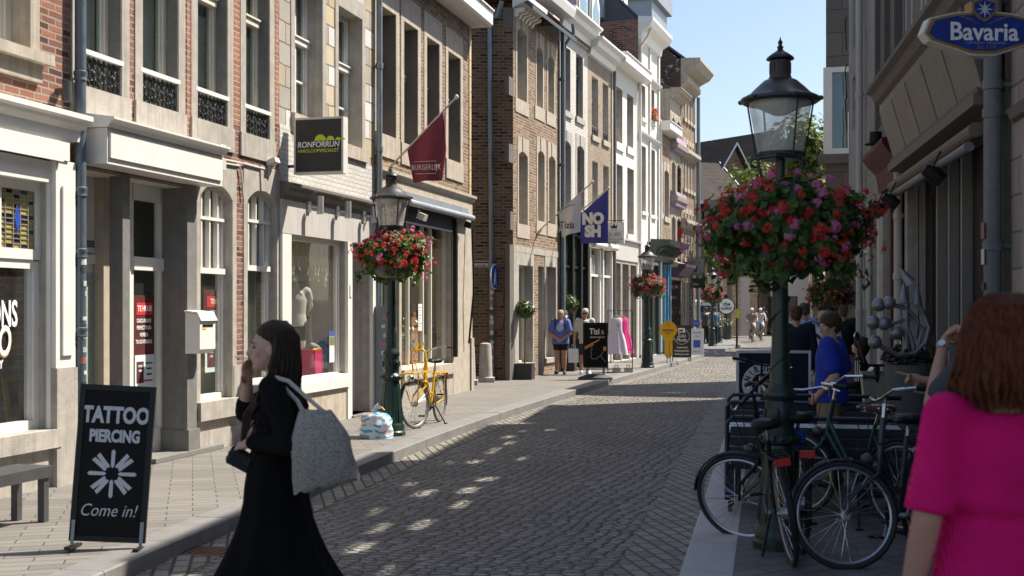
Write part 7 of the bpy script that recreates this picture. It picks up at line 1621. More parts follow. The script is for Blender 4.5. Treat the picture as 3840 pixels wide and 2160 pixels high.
def short_hair(B, r, m, fs=1.0, vol=.012, back=.0, fringe=0.0):
    f, Md, k = B.f, B.Md, B.k * fs; mb = MB(); mb.ell(f(0, -.022, .050), ((.076 + vol) * k, (.092 + vol) * k, (.080 + vol) * k), 18, 12, Md); mb.ell(f(0, -.058, .0), ((.072 + vol * .8) * k, (.052 + vol) * k, (.085 + back) * k), 16, 10, Md)
    for sg in (-1, 1): mb.ell(f(sg * .066, -.025, .02), (.018 * k, .04 * k, .045 * k), 10, 7, Md)
    rg = random.Random(3)
    for i in range(26):
        a = rg.uniform(0, 6.28); e = rg.uniform(.1, 1.2); q = f(.085 * math.cos(a) * math.cos(e), -.022 + .1 * math.sin(a) * math.cos(e), .05 + .09 * math.sin(e)); mb.ell(q, (.022 * k, .022 * k, .016 * k), 8, 5)
    if fringe: mb.ell(f(0, .062, .072), (.062 * k, .03 * k, .026 * k), 12, 8, Md)
    return remesh(mb, 'hair', m, r, .010, 2)
def person(label, x, y, rz, group=None, z=0.0): return thing('person', label, 'person', (x, y, z), rz, group)
def towards(dx, dy): return math.atan2(dy, dx) - PI / 2

# --- woman with the cigarette, walking left across the road
sk = 1.05
P1 = person('woman in a long black skirt walking left with a cigarette at her lips', -1.20, 6.12, R(88), z=-.12)
B = Body(1.76, .95, head=(0, .045, 1.575), ell=(-.265, -.12, 1.13), wrl=(-.15, .085, 1.13), elr=(.18, .21, 1.245), wrr=(.085, .175, 1.405), knl=(-.09, .07, .49), anl=(-.09, .14, .085), knr=(.09, -.03, .49), anr=(.09, -.22, .10))
B.skin(P1, mat('shaded_fair_skin', (.46, .27, .20), .5, var=.06, sss=.12), .0085, hyaw=R(12), hpitch=R(4), hd={'l': ((.35, .8, -.15), (.5, -.2, -.8), .55), 'r': ((-.42, -.06, .85), (-.5, -.75, .0), .32)}, lip=(.30, .06, .06))
CAR = mat('black_knit', (.008, .0075, .0075), .95, var=.2, sc=20, spec=.08)
mb = MB(); p, k, b = B.p, B.k, B.b
mb.loft([(p['pelvis'] + V3((0, 0, -.02)), .172*k, .125*k), (p['waist'], .152*k, .112*k), (p['chest'], .170*k, .118*k), (p['chest'] + V3((0, 0, .09*k)), .170*k, .100*k), (p['chest'] + V3((0, -.01, .125*k)), .13*k, .07*k)], 24)
for sd in 'lr': mb.limb([p['sh' + sd], p['chest'] + V3((0, -.01, .05*k))], [.066, .075], 12); B.arm(mb, sd, .014, 1.0, sd == 'l') 
e_, w_ = p['elr'], p['wrr']; mb.limb([e_, e_.lerp(w_, .30)], [.056, .054], 14)
remesh(mb, 'cardigan', CAR, P1, .010, 3)
mb = MB(); mb.loft([(p['waist'], .12*k, .118*k), (p['chest'], .13*k, .128*k), (p['chest'] + V3((0, .012, .07*k)), .12*k, .108*k)], 20); remesh(mb, 'top', mat('maroon_top', (.060, .018, .020), .8), P1, .012, 2)
mb = MB(); rings = []; n = 48
for t_ in range(13):
    v = t_ / 12; zz = (p['waist'].z + .02) * (1 - v) + .05 * v; rx, ry = .178*k + .025 * math.sin(min(1, v * 4) * PI / 2) + .20 * max(0, v - .25) ** 1.5, .118*k + .04 * math.sin(min(1, v * 4) * PI / 2) + .72 * max(0, v - .25) ** 1.5
    rings.append(mb.ring([((rx + .022 * math.sin(j * 2 * PI / n * 9 + v * 2) * v) * math.cos(2*PI*j/n), .012 - .06 * max(0, v - .5) + (ry + .035 * math.sin(j * 2 * PI / n * 9 + v * 2) * v) * math.sin(2*PI*j/n), zz) for j in range(n)]))
for a_, e2 in zip(rings, rings[1:]): mb.bridge(a_, e2)
mb.cap(rings[0]); mb.build('skirt', mat('black_skirt_cloth', (.007, .007, .007), .95, var=.2, spec=.08), P1, 80)
f = B.f; mb = MB(); mb.ell(f(0, -.030, .072), (.086*k, .100*k, .078*k), 22, 14); mb.ell(f(0, -.05, .03), (.087*k, .088*k, .09*k), 18, 12); mb.ell(f(0, -.085, -.06), (.082*k, .06*k, .13*k), 14, 10)
rg = random.Random(8)
for i in range(46):
    a = rg.uniform(R(100), R(440)); xx, yy = .078 * math.cos(a), -.045 + .085 * math.sin(a)
    if yy > -.03: continue
    L_ = rg.uniform(.36, .56); sgn = 1 if xx > 0 else -1; ph = rg.uniform(0, 6)
    fw = .10 if rg.random() < .55 else -.02
    strands(mb, [[f(xx * .7, yy * .7, .08), f(xx * 1.08, yy * 1.0, .0)] + [f(xx * (1.15 + .2 * v) + .016 * math.sin(ph + v * 9), yy * 1.0 + fw * max(0, v - .22) * 1.1 + .012 * math.cos(ph + v * 8), -.05 - L_ * v) for v in (.15, .35, .55, .75, 1.0)]], .021, 6)
for i in range(14):
    ph = rg.uniform(0, 6); x0 = -.070 - .014 * rg.random(); strands(mb, [[f(-.06, -.02, .06), f(-.078, -.03, -.02), f(x0 - .01, -.015, -.12), f(x0 - .02 + .012 * math.sin(ph), .035, -.22), f(x0 - .03, .075 + .02 * math.sin(ph), -.32), f(x0 - .02, .10, -.42 - .08 * rg.random())]], .019, 6)
for i in range(420):
    a = rg.uniform(R(110), R(430)); j = rg.uniform(.97, 1.12); xx, yy = .084 * math.cos(a) * j, -.045 + .092 * math.sin(a) * j
    if yy > -.022: continue
    L_ = rg.uniform(.34, .60); ph = rg.uniform(0, 6); fw = rg.choice((.15, .10, -.05, -.10)); am = rg.uniform(.008, .02)
    mb.tube([f(xx * .30, yy * .6 + .012, rg.uniform(.128, .146)), f(xx * .95, yy * .95, .07), f(xx * 1.08, yy * 1.02, -.01)] + [f(xx * (1.12 + .25 * v) + am * math.sin(ph + v * 11), yy * 1.02 + fw * max(0, v - .2) + am * math.cos(ph + v * 10), -.03 - L_ * v) for v in (.12, .25, .4, .55, .7, .85, 1.0)], [.005, .007, .0075, .0075, .0075, .007, .007, .006, .004, .0015], 4)
mb.build('hair', HBR, P1, 80)
hw = P1.matrix_basis
cg = thing('cigarette', 'thin cigarette between the fingers of the woman in black', 'cigarette', (0, 0, 0)); cp_ = B.f(0, .105, -.052); Mp = Matrix.Translation(P1.location) @ P1.rotation_euler.to_matrix().to_4x4()
q = MB(); q.tube([Mp @ cp_, Mp @ (cp_ + V3((.01, .065, .008)))], .004, 8); q.build('paper', mat('paper_white', (.7, .7, .68), .8), cg)
# her tote bag and clutch
def totemat():
    t = NT('leopard_canvas'); v = t.n('ShaderNodeTexVoronoi'); v.inputs['Scale'].default_value = 85; t.l(t.obj(), v.inputs['Vector']); n = t.noise(t.obj(), 130, 2)
    c = t.mix(t.math('MULTIPLY', t.rng(v.outputs['Distance'], .30, .38, 1, 0), t.rng(n.outputs[0], .3, .5, .2, 1)), (.29, .265, .225), (.085, .068, .055)); return t.end(t.pri(c, .85, 0, t.bump(t.noise(t.obj(), 6, 3).outputs[0], .6, .05)))
tt = thing('tote_bag', 'pale leopard spotted canvas tote bag hanging from the arm of the woman in black', 'bag', (*(Mp @ V3((-.30, -.23, .99))),), R(88))
mb = MB(); rings = []; n = 28
for i in range(13):
    v = i / 12; zz = -.02 + .47 * v; w_ = .205 - .03 * v - .09 * max(0, v - .6) * 2; th_ = .075 * math.sin(PI * min(1, .18 + v * .8)) + .012; cy = -.10 + .07 * v
    rings.append(mb.ring([(th_ * math.sin(2*PI*j/n) * (1 + .16 * math.sin(j * 3 + v * 5)), cy + w_ * math.cos(2*PI*j/n) * (1 + .03 * math.sin(v * 9 + j)), zz - .05 * math.cos(2*PI*j/n) * (1 - v) - .012 * math.sin(j * 2.2)) for j in range(n)]))
for a_, e2 in zip(rings, rings[1:]): mb.bridge(a_, e2)
mb.cap(rings[0], True); mb.cap(rings[-1]); tt.scale = (.78,) * 3; mb.build('canvas', totemat(), tt, 80)
q = MB(); q.tube([(0, -.10, .43), (.04, .02, .52), (.09, .16, .63), (.13, .25, .65), (.20, .23, .60), (.16, .12, .50), (.02, .05, .44)], .014, 8); q.build('strap', mat('canvas_strap', (.36, .33, .29), .85), tt)
ct_ = thing('clutch_bag', 'grey suede clutch bag with a chain held by the woman in black', 'bag', (*(Mp @ V3((-.08, .14, 1.10))),), R(88)); M_ = Matrix.Rotation(R(32), 4, 'X')
q = MB(); ct_.scale = (.64,) * 3; q.box(-.14, .14, -.12, .12, -.12, .0, M_ @ Matrix.Rotation(R(20), 4, 'Z') @ Matrix.Scale(.45, 4, (1, 0, 0))); q.build('bag_body', mat('grey_suede', (.032, .032, .035), .95, spec=.1), ct_); q = MB(); q.box(-.068, .068, -.124, .124, -.06, .006, M_); q.build('flap', mat('grey_suede', (.06, .06, .065)), ct_)
q = MB(); q.tube([(-.02, -.05, .02), (-.06, -.08, .14), (-.02, -.12, .27), (.03, -.17, .40)], .006, 6); q.build('chain', ALU, ct_)

# --- woman in pink, seen from behind, close to the camera
P2 = person('woman in a bright pink dress with auburn hair seen from behind', 1.415, 3.42, R(6)); P2.scale = (1.02, 1.02, 1.025)
B = Body(1.70, .96, ell=(-.245, -.03, 1.10), wrl=(-.262, .05, .84), shl=(-.180, -.01, 1.385), shr=(.180, -.01, 1.385), head=(0, .02, 1.575), neck=(0, -.01, 1.425))
B.skin(P2, mat('freckled_skin', (.40, .215, .15), .5, var=.1, sc=14, sss=.1), .009, face_=False, curl=.4)
def ribmat():
    t = NT('pink_rib_knit'); ob = t.obj(); w_ = t.n('ShaderNodeTexWave', bands_direction='X'); w_.inputs['Scale'].default_value = 48; w_.inputs['Distortion'].default_value = 1.2; w_.inputs['Detail'].default_value = 2; t.l(ob, w_.inputs['Vector']); n = t.noise(ob, 5, 4)
    c = t.mix(t.rng(n.outputs[0], .3, .7, 0, 1), (.60, .006, .12), (.74, .010, .17)); return t.end(t.pri(c, .85, 0, t.bump(t.math('ADD', t.math('MULTIPLY', w_.outputs[0], .5), t.math('MULTIPLY', n.outputs[0], 4.0)), .7, .015), Specular_IOR_Level=.15))
PNK = ribmat(); mb = MB(); p, k, b = B.p, B.k, B.b; g_ = .018
mb.loft([(p['pelvis'] + V3((0, 0, -.45)), .23, .19), (p['pelvis'], .205, .150), (p['waist'] + V3((0, 0, .025)), .182, .130), (p['waist'] + V3((0, 0, .045)), .168, .118), (p['waist'] + V3((0, 0, .075)), .186, .136), (p['chest'], .186, .136), (p['chest'] + V3((0, 0, .09)), .178, .118), (p['chest'] + V3((0, 0, .13)), .145, .10), (p['neck'] + V3((0, 0, -.04)), .095, .085)], 28)
for sd in 'lr':
    mb.limb([p['sh' + sd], p['chest'] + V3((0, 0, .05))], [.064, .08], 14); a_, e2 = p['sh' + sd], p['el' + sd]; mb.tube([a_, a_.lerp(e2, .5), a_.lerp(e2, .95)], [.064, .062, .066], 16); mb.ell(a_, (.064, .064, .064), 14, 9)
remesh(mb, 'dress', PNK, P2, .010, 3)
f = B.f; mb = MB(); mb.ell(f(0, -.02, .05), (.104, .118, .098), 20, 12); mb.ell(f(0, -.075, -.03), (.112, .08, .13), 18, 12); rg = random.Random(2)
for i in range(150):
    a = rg.uniform(R(160), R(380)); xx, yy = .095 * math.cos(a), -.035 + .105 * math.sin(a); L_ = rg.uniform(.08, .13); ph = rg.uniform(0, 6)
    strands(mb, [[f(xx * .5, yy * .6, .11), f(xx * 1.05, yy * 1.05, .05), f(xx * 1.22, yy * 1.16, -.03), f(xx * 1.25 + .006 * math.sin(ph), yy * 1.18, -.03 - L_ * .6), f(xx * 1.08 + .01 * math.sin(ph), yy * 1.05, -.03 - L_)]], rg.uniform(.011, .019), 6)
for i in range(520):
    a = rg.uniform(R(150), R(390)); j = rg.uniform(.96, 1.07); xx, yy = .100 * math.cos(a) * j, -.035 + .112 * math.sin(a) * j; L_ = rg.uniform(.08, .15); ph = rg.uniform(0, 6); fl = rg.uniform(.95, 1.25); st_ = rg.random() * .04
    mb.tube([f(xx * .35, yy * .45, .142 - st_ * .3), f(xx * .8, yy * .85, .112), f(xx * 1.12, yy * 1.10, .04), f(xx * 1.25 + .008 * math.sin(ph), yy * 1.2, -.04), f(xx * 1.22 * fl + .012 * math.sin(ph + 1), yy * 1.16 * fl, -.03 - L_ * .6), f(xx * 1.05 * fl + .02 * math.sin(ph + 2), yy * 1.02 * fl + .012 * math.cos(ph), -.03 - L_)], [.006, .0075, .008, .007, .005, .0015], 4)
mb.build('hair', HRD, P2, 80)
q = MB(); c_ = p['wrl']; q.lathe([(.034, -.008), (.036, 0), (.034, .008)], 18, cap=False, M=Matrix.Translation(c_ + V3((0, 0, -.005)))); q.build('bracelet', mat('gold_bracelet', (.6, .42, .18), .3, metal=.9), P2)

# --- boy in the blue t-shirt
BLU_ = mat('cobalt_cotton', (.006, .03, .32), .85, var=.06)
P3 = person('boy in a cobalt blue t-shirt and khaki trousers looking left', 3.10, 11.6, R(62))
B = Body(1.67, 1.08, head=(0, .02, 1.575), ell=(-.25, -.10, 1.10), wrl=(-.20, .08, .90), elr=(.25, -.1, 1.1), wrr=(.22, .05, .88)); B.skin(P3, SKIN, .012, hyaw=R(48)); shirt(B, P3, BLU_, .75, .024, .013, -.10, flare=.012); trousers(B, P3, mat('khaki_cotton', (.23, .175, .115), .85), g=.02); shoes(B, P3, GRP)
short_hair(B, P3, HMB, vol=.022, fringe=1)
# --- crowd on the right pavement
NVYC = mat('navy_jacket_cloth', (.008, .010, .022), .9); JNS = mat('blue_jeans', (.035, .06, .11), .85, var=.2)
P4 = person('person in a dark navy jacket and jeans half hidden by the lamp post', 4.12, 17.3, R(-8)); B = Body(1.74, 1.1); B.skin(P4, SKIN, .016, face_=False); shirt(B, P4, NVYC, g=.035, vox=.016, hem=-.14, name='jacket', long_=True); trousers(B, P4, JNS); shoes(B, P4, BLK); short_hair(B, P4, hairmat('reddish_hair', (.05, .018, .010), (.16, .07, .04)))
P5 = person('woman with grey blond hair in a white blouse and beige shorts', 4.86, 18.6, R(-5)); B = Body(1.66, 1.05); B.skin(P5, SKIN, .016, face_=False); shirt(B, P5, mat('white_blouse', (.62, .62, .64), .85), .8, .03, .016, -.13, name='blouse'); trousers(B, P5, mat('beige_shorts', (.42, .38, .31), .85), .62, name='shorts'); shoes(B, P5, mat('white_shoe', (.6, .6, .58))); short_hair(B, P5, HBL, vol=.02, back=.02)
q = MB(); q.tube([(-.14, -.13, 1.32), (0, -.16, 1.18), (.15, -.13, 1.02)], .025, 6); q.build('shoulder_strap', mat('woven_strap', (.06, .055, .05), .8, var=.5, sc=60), P5)
def floral():
    t = NT('blue_floral_shirt'); n = t.noise(t.obj(), 22, 3, .6); return t.end(t.pri(t.ramp(n.outputs[0], [(.42, (.05, .09, .22)), (.52, (.30, .40, .55)), (.62, (.55, .60, .66))]), .85))
P6 = person('tall man in a blue floral shirt in the crowd left of white blouse', 5.45, 22.2, R(-6)); B = Body(1.80, 1.12); B.skin(P6, SKT, .018, face_=False); shirt(B, P6, floral(), .7, .03, .018, -.14); trousers(B, P6, mat('beige_shorts', (.42, .38, .31)), .9, name='shorts'); shoes(B, P6, BLK); short_hair(B, P6, HDK)
P7 = person('broad person in a black t-shirt walking beside the white house', 6.5, 23.4, R(-10)); B = Body(1.76, 1.22); B.skin(P7, SKT, .018, face_=False); shirt(B, P7, BLK, .75, .03, .018, -.14); trousers(B, P7, mat('khaki_cotton', (.23, .175, .115)), .95, name='shorts'); shoes(B, P7, BLK); short_hair(B, P7, HDK, vol=.004)
P8 = person('person with a dark cap just behind the black t-shirt', 6.65, 25.6, R(150)); B = Body(1.76, 1.0); B.skin(P8, SKT, .02); shirt(B, P8, GRP, .75, .03, .02); trousers(B, P8, JNS); shoes(B, P8, BLK); q = MB(); q.ell(B.f(0, -.01, .075), (.092, .108, .06), 14, 8, B.Md); q.ell(B.f(0, .09, .05), (.06, .05, .012), 12, 6, B.Md); q.build('cap', BLK, P8, 60)
P9 = person('seated woman in a black track jacket with white sleeve stripes looking up', 4.72, 16.3, R(68)); B = Body(1.68, 1.0, head=(0, -.03, 1.21), neck=(0, -.03, 1.06), chest=(0, -.02, .89), waist=(0, 0, .68), pelvis=(0, 0, .56), shl=(-.175, -.03, 1.01), shr=(.175, -.03, 1.01), ell=(-.22, -.02, .73), elr=(.22, -.02, .73), wrl=(-.15, .2, .68), wrr=(.15, .2, .68), hil=(-.09, .02, .53), hir=(.09, .02, .53), knl=(-.11, .42, .50), knr=(.11, .42, .50), anl=(-.11, .44, .085), anr=(.11, .44, .085))
B.skin(P9, SKIN, .013, hpitch=R(22)); shirt(B, P9, mat('black_track_cloth', (.010, .010, .013), .7), g=.022, vox=.013, hem=-.02, name='jacket', long_=True); trousers(B, P9, BLK); shoes(B, P9, WHT); short_hair(B, P9, HBR, vol=.03, back=.07)
q = MB()
for s_ in (-1, 1):
    a_, e2 = B.p['shl' if s_ < 0 else 'shr'], B.p['ell' if s_ < 0 else 'elr']
    for j in (-1, 0, 1): q.tube([a_ + V3((s_ * .075, j * .028, .02)), a_.lerp(e2, .5) + V3((s_ * .070, j * .026, 0)), e2 + V3((s_ * .062, j * .022, .02))], .006, 5)
q.build('sleeve_stripe', WHT, P9); q = MB()
for s_ in (-1, 1): q.ell(B.f(s_ * .033, .045, .10), (.028, .014, .018), 10, 6, B.Md)
q.build('sunglasses', BLK, P9, 60)
ch = thing('terrace_chair', 'dark terrace chair under the seated woman in the track jacket', 'chair', (4.74, 16.3, 0), R(68)); q = MB(); q.box(-.22, .22, -.2, .24, .43, .46); q.build('seat', GRP, ch); q = MB(); q.box(-.22, .22, -.24, -.21, .5, .85); q.build('backrest', GRP, ch)
for sx in (-1, 1):
    for yy in (-.2, .2): q = MB(); q.tube([(sx * .2, yy, 0), (sx * .2, yy, .43)], .014, 6); q.build('leg', GRP, ch)
P10 = person('man in a charcoal t-shirt drinking, mostly hidden behind the auburn hair', 2.62, 6.55, R(35)); B = Body(1.73, 1.12, elr=(.26, .16, 1.26), wrr=(.06, .22, 1.50), ell=(-.30, .14, 1.18), wrl=(-.06, .24, 1.50)); B.skin(P10, SKT, .011, hpitch=R(8), hd={'l': ((.5, -.1, .6), (.3, -.8, 0), .8), 'r': ((-.5, -.1, .6), (-.3, -.8, 0), .8)}); shirt(B, P10, mat('charcoal_cotton', (.045, .046, .052), .9), .72, .022, .012, -.10); trousers(B, P10, JNS); shoes(B, P10, BLK); short_hair(B, P10, HDK, vol=.002)
q = MB(); w_ = B.p['wrl']; e2 = B.p['ell']; d_ = (w_ - e2).normalized(); Mw = Matrix.Translation(w_ - d_ * .03) @ d_.to_track_quat('Z', 'Y').to_matrix().to_4x4(); q.lathe([(.030, -.012), (.034, -.012), (.034, .012), (.030, .012)], 18, M=Mw, cap=False); q.lathe([(0, .0), (.021, 0), (.021, .008), (0, .009)], 18, M=Mw @ Matrix.Translation((0, .033, 0)) @ Matrix.Rotation(R(-90), 4, 'X')); q.build('wristwatch', CHR, P10)
P11 = person('person in an olive shirt behind the drinking man, pointing left with one arm', 3.30, 7.75, R(75)); B = Body(1.70, 1.0, elr=(.24, .10, 1.2), wrr=(.10, .66, 1.205)); B.p['shr'] = V3((.16, .05, 1.36)); B.p['elr'] = V3((.18, .33, 1.20)); B.p['wrr'] = V3((.12, .59, 1.24))
mb = MB(); B.skin(P11, SKT, .010, hd={'r': ((-.05, 1, .16), (-1, 0, -.3), .95), }); shirt(B, P11, mat('olive_cotton', (.06, .055, .035), .9), .75, .022, .012, -.10); trousers(B, P11, BLK); shoes(B, P11, BLK); short_hair(B, P11, HMB)
q = MB(); b0 = B.p['wrr'] + V3((-.012, .085, .03)); q.limb([b0, b0 + V3((-.005, .045, .012)), b0 + V3((-.01, .085, .022))], [.0095, .009, .007], 8); q.build('pointing_finger', SKT, P11, 60)

# --- two women by the Tizia board
P12 = person('blond woman in a blue printed t-shirt and black shorts with clasped hands', 1.27, 31.2, R(172)); B = Body(1.66, 1.15, ell=(-.26, .04, 1.09), wrl=(-.06, .19, .93), elr=(.26, .04, 1.09), wrr=(.06, .19, .95)); B.skin(P12, SKT, .013, hd={'l': ((.8, .2, -.5), (.2, -1, 0), .6), 'r': ((-.8, .2, -.5), (-.2, -1, 0), .6)}); shirt(B, P12, mat('periwinkle_cotton', (.09, .13, .38), .85), .72, .028, .014, -.12, flare=.01); trousers(B, P12, BLK, .50, name='shorts'); shoes(B, P12, mat('black_sandal', (.015, .014, .013), .6), name='sandal'); short_hair(B, P12, HBL, vol=.012, back=.03)
q = MB(); q.ell((0, .158, 1.22), (.10, .012, .10), 14, 9); q.build('shirt_print', mat('faded_print', (.34, .40, .52), .85, var=.7, sc=50), P12); q = MB()
for s_ in (-1, 1): q.tube([(s_ * .12, .12, 1.18), (s_ * .135, .13, 1.32), (s_ * .13, .02, 1.46), (s_ * .12, -.12, 1.38)], .016, 6)
q.build('backpack_strap', NVYC, P12)
P13 = person('silver haired woman in sunglasses holding a white paper bag behind the board', 1.90, 31.0, R(176)); B = Body(1.70, 1.02, elr=(.25, .0, 1.10), wrr=(.27, .08, .86)); B.skin(P13, SKT, .013, glasses=True); shirt(B, P13, mat('stone_cotton', (.47, .46, .41), .85), .74, .024, .014, -.12); trousers(B, P13, mat('black_shorts_cloth', (.015, .015, .018)), .80, name='shorts'); shoes(B, P13, WHT); short_hair(B, P13, HGR, vol=.016)
Mq = Matrix.Translation(P13.location) @ P13.rotation_euler.to_matrix().to_4x4()
pb = thing('paper_bag', 'white paper carrier bag hanging from the silver haired woman beside the board', 'bag', (*(Mq @ V3((.30, .13, .32))),), R(-6)); q = MB(); q.box(-.13, .13, -.05, .05, 0, .36); q.build('bag_body', mat('white_paper', (.66, .66, .68), .7), pb); q = MB(); q.tube([(-.06, -.02, .36), (-.03, 0, .46), (.03, 0, .46), (.06, -.02, .36)], .006, 5); q.build('handle', WHT, pb)
# --- cyclists coming down the street
def cyclist(label, blabel, x, y, rz, sm, pm, tan_):
    bk = put(make_bike(blabel, BLK, group='bicycles being ridden', bar='swept', spoke_n=16), x, y, rz, -.12); c_, s_ = math.cos(rz), math.sin(rz)
    pr = person(label, x - s_ * .22, y + c_ * .22, rz, 'cyclists', -.12); B = Body(1.72, 1.05, head=(0, .14, 1.70), neck=(0, .08, 1.56), chest=(0, .05, 1.39), waist=(0, 0, 1.18), pelvis=(0, -.03, 1.02), shl=(-.18, .07, 1.50), shr=(.18, .07, 1.50), ell=(-.27, .22, 1.30), elr=(.27, .22, 1.30), wrl=(-.28, .42, 1.16), wrr=(.28, .42, 1.16), hil=(-.09, -.02, 1.0), hir=(.09, -.02, 1.0), knl=(-.13, .36, .80), knr=(.13, .28, .64), anl=(-.12, .26, .42), anr=(.12, .20, .18)); B.skin(pr, tan_, .018); shirt(B, pr, sm, .7, .024, .018, -.06); trousers(B, pr, pm, .8, name='shorts'); shoes(B, pr, WHT)
    q = MB(); q.ell(B.f(0, -.01, .07), (.098, .125, .085), 16, 10, B.Md); q.build('helmet', WHT, pr, 60); return pr
cyclist('cyclist in a brownish t-shirt and white helmet riding towards the camera', 'front bicycle ridden towards the camera', 13.15, 65.5, R(172), mat('mauve_brown_cotton', (.24, .17, .16), .85), mat('beige_shorts', (.42, .38, .31)), SKT)
cyclist('cyclist in a pale top riding close behind the first cyclist', 'second bicycle half hidden behind the front cyclist', 14.25, 68.5, R(172), mat('pale_grey_cotton', (.48, .46, .44), .85), mat('pale_blue_cloth', (.3, .36, .42)), SKT)
for lb, x, y, rz, sm, pm in (('far pedestrian in a steel blue shirt by the white van', 9.75, 57.5, R(20), mat('steel_blue_cotton', (.07, .13, .20), .85), NVYC), ('far pedestrian in dark clothes beside the steel blue shirt', 9.45, 58.2, R(30), GRP, BLK), ('far man in a black shirt and tan trousers walking off behind the cyclists', 15.7, 74.5, R(-10), BLK, mat('khaki_cotton', (.23, .175, .115)))):
    pp_ = person(lb, x, y, rz, z=-.0); B = Body(1.78, 1.05); B.skin(pp_, SKT, .022, face_=False); shirt(B, pp_, sm, .7, .028, .022); trousers(B, pp_, pm, vox=.022); shoes(B, pp_, BLK); short_hair(B, pp_, HDK)
# ================================================================ terrace furniture, board, scooter, sculpture, vans, tree, shop window contents
NVP = mat('navy_slats', (.012, .016, .026), .45, var=.15); TTP = mat('pale_table_top', (.46, .52, .58), .25, var=.06)
def bench_back(x, y, rz, w, label):
    r = thing('terrace_bench', label, 'bench', (x, y, 0), rz, 'navy terrace benches'); 
    q = MB(); q.tube([(-w/2, 0, .1), (-w/2, 0, .75), (-w/2 + .05, 0, .80), (w/2 - .05, 0, .80), (w/2, 0, .75), (w/2, 0, .1)], .02, 8); q.build('back_frame', NVP, r, 40)
    q = MB()
    for i in range(4): q.box(-w/2 + .03, w/2 - .03, -.012, .012, .40 + i * .085, .468 + i * .085)
    q.build('backrest', NVP, r); q = MB(); q.box(-w/2, w/2, .02, .42, .36, .40); q.build('seat', NVP, r)
    for sx in (-1, 1):
        for yy in (0, .38): q = MB(); q.box(sx * (w/2 - .03) - .02, sx * (w/2 - .03) + .02, yy - .02, yy + .02, 0, .36); q.build('leg', NVP, r)
    return r
def ttable(x, y, rz, w, label):
    r = thing('terrace_table', label, 'table', (x, y, 0), rz, 'terrace tables'); q = MB(); q.box(-w/2, w/2, -.32, .32, .62, .65); q.build('tabletop', TTP, r)
    q = MB(); q.box(-w/2 + .05, w/2 - .05, -.28, .28, .56, .615); q.build('apron', NVP, r)
    for sx in (-1, 1):
        for yy in (-.26, .26): q = MB(); q.box(sx * (w/2 - .08) - .02, sx * (w/2 - .08) + .02, yy - .02, yy + .02, 0, .56); q.build('leg', NVP, r)
bench_back(2.58, 9.95, R(-12), 1.55, 'nearest dark navy slatted terrace bench behind the parked bikes'); ttable(2.72, 10.75, R(-12), 1.5, 'pale topped terrace table nearest the lamp post')
bench_back(2.85, 11.6, R(168), 1.5, 'dark navy terrace bench facing the camera across the nearest table'); bench_back(3.05, 12.6, R(-12), 1.5, 'dark navy terrace bench farthest from the camera'); ttable(3.2, 13.4, R(-12), 1.45, 'pale topped terrace table farther back behind the lamp post')
nb = aboard('notice_board', 'navy pavement board with round white ring emblem reading NIEUW and BOO', 'pavement sign', 3.05, 13.9, R(-4), .86, 1.20, .03, mat('pale_frame', (.50, .52, .55), .5), mat('navy_board', (.008, .012, .024), .5, spec=.2), .03)
q = MB(); q.prism([(-.13 + .235 * math.cos(2*PI*i/40), .84 + .235 * math.sin(2*PI*i/40)) for i in range(40)], .004, .0075); q.build('white_ring', mat('ring_white', (.55, .55, .53), .6), nb); q = MB(); q.prism([(-.13 + .125 * math.cos(2*PI*i/32), .84 + .125 * math.sin(2*PI*i/32)) for i in range(32)], .0, .0035); q.build('ring_centre', mat('navy_board', (.008, .012, .024)), nb)
for word, a0, da in (('NIEUW', 160, -24), ('BOO', 225, 24)):
    for i, ch_ in enumerate(word):
        a = R(a0 + da * i); up = 1 if da < 0 else -1; Mt = Matrix.Translation((-.13 + .18 * math.cos(a), 0, .84 + .18 * math.sin(a))) @ Matrix.Rotation(-(a - PI / 2 * up), 4, 'Y'); text(ch_, .095, SB, nb, (0, -.002, 0), sx=.85, bold=.02, M=Mt)
sc_ = thing('motor_scooter', 'cream and chrome motor scooter parked against the white house wall', 'scooter', (4.62, 14.2, 0), R(15))
for nm, yy in (('front_wheel', .62), ('rear_wheel', -.62)): q = MB(); q.tube([(0, yy + .2 * math.cos(2*PI*i/20), .25 + .2 * math.sin(2*PI*i/20)) for i in range(20)], .05, 8, closed=True); q.lathe([(0, -.04), (.14, -.04), (.14, .04), (0, .04)], 16, M=Matrix.Translation((0, yy, .25)) @ Matrix.Rotation(R(90), 4, 'Y')); q.build(nm, mat('tyre_rubber', (.02, .02, .02)), sc_, 40)
q = MB(); q.loft([((0, -.62, .32), .16, .26), ((0, -.60, .55), .19, .34), ((0, -.55, .70), .15, .30)], 18); q.box(-.14, .14, -.4, .4, .26, .32); q.extx([(.38, .28), (.52, .95), (.56, .95), (.44, .28)], -.2, .2); q.build('body', mat('cream_scooter', (.42, .40, .30), .3), sc_, 50); q = MB(); q.loft([((0, -.45, .72), .13, .34), ((0, -.45, .80), .13, .33)], 16); q.build('seat', BLK, sc_, 50)
q = MB(); q.tube([(0, .6, .4), (0, .48, 1.0)], .03, 8); q.tube([(-.33, .36, 1.06), (-.1, .48, 1.02), (.1, .48, 1.02), (.33, .36, 1.06)], .016, 8); q.build('handlebar', BLK, sc_, 40); q = MB(); q.ell((0, .58, .92), (.08, .07, .08), 14, 9); q.build('headlight', CHR, sc_, 60)
for s_ in (-1, 1): q = MB(); q.tube([(s_ * .22, .42, 1.05), (s_ * .3, .44, 1.32)], .007, 6); q.ell((s_ * .31, .44, 1.38), (.045, .012, .06), 12, 8); q.build('mirror', CHR, sc_, 60)
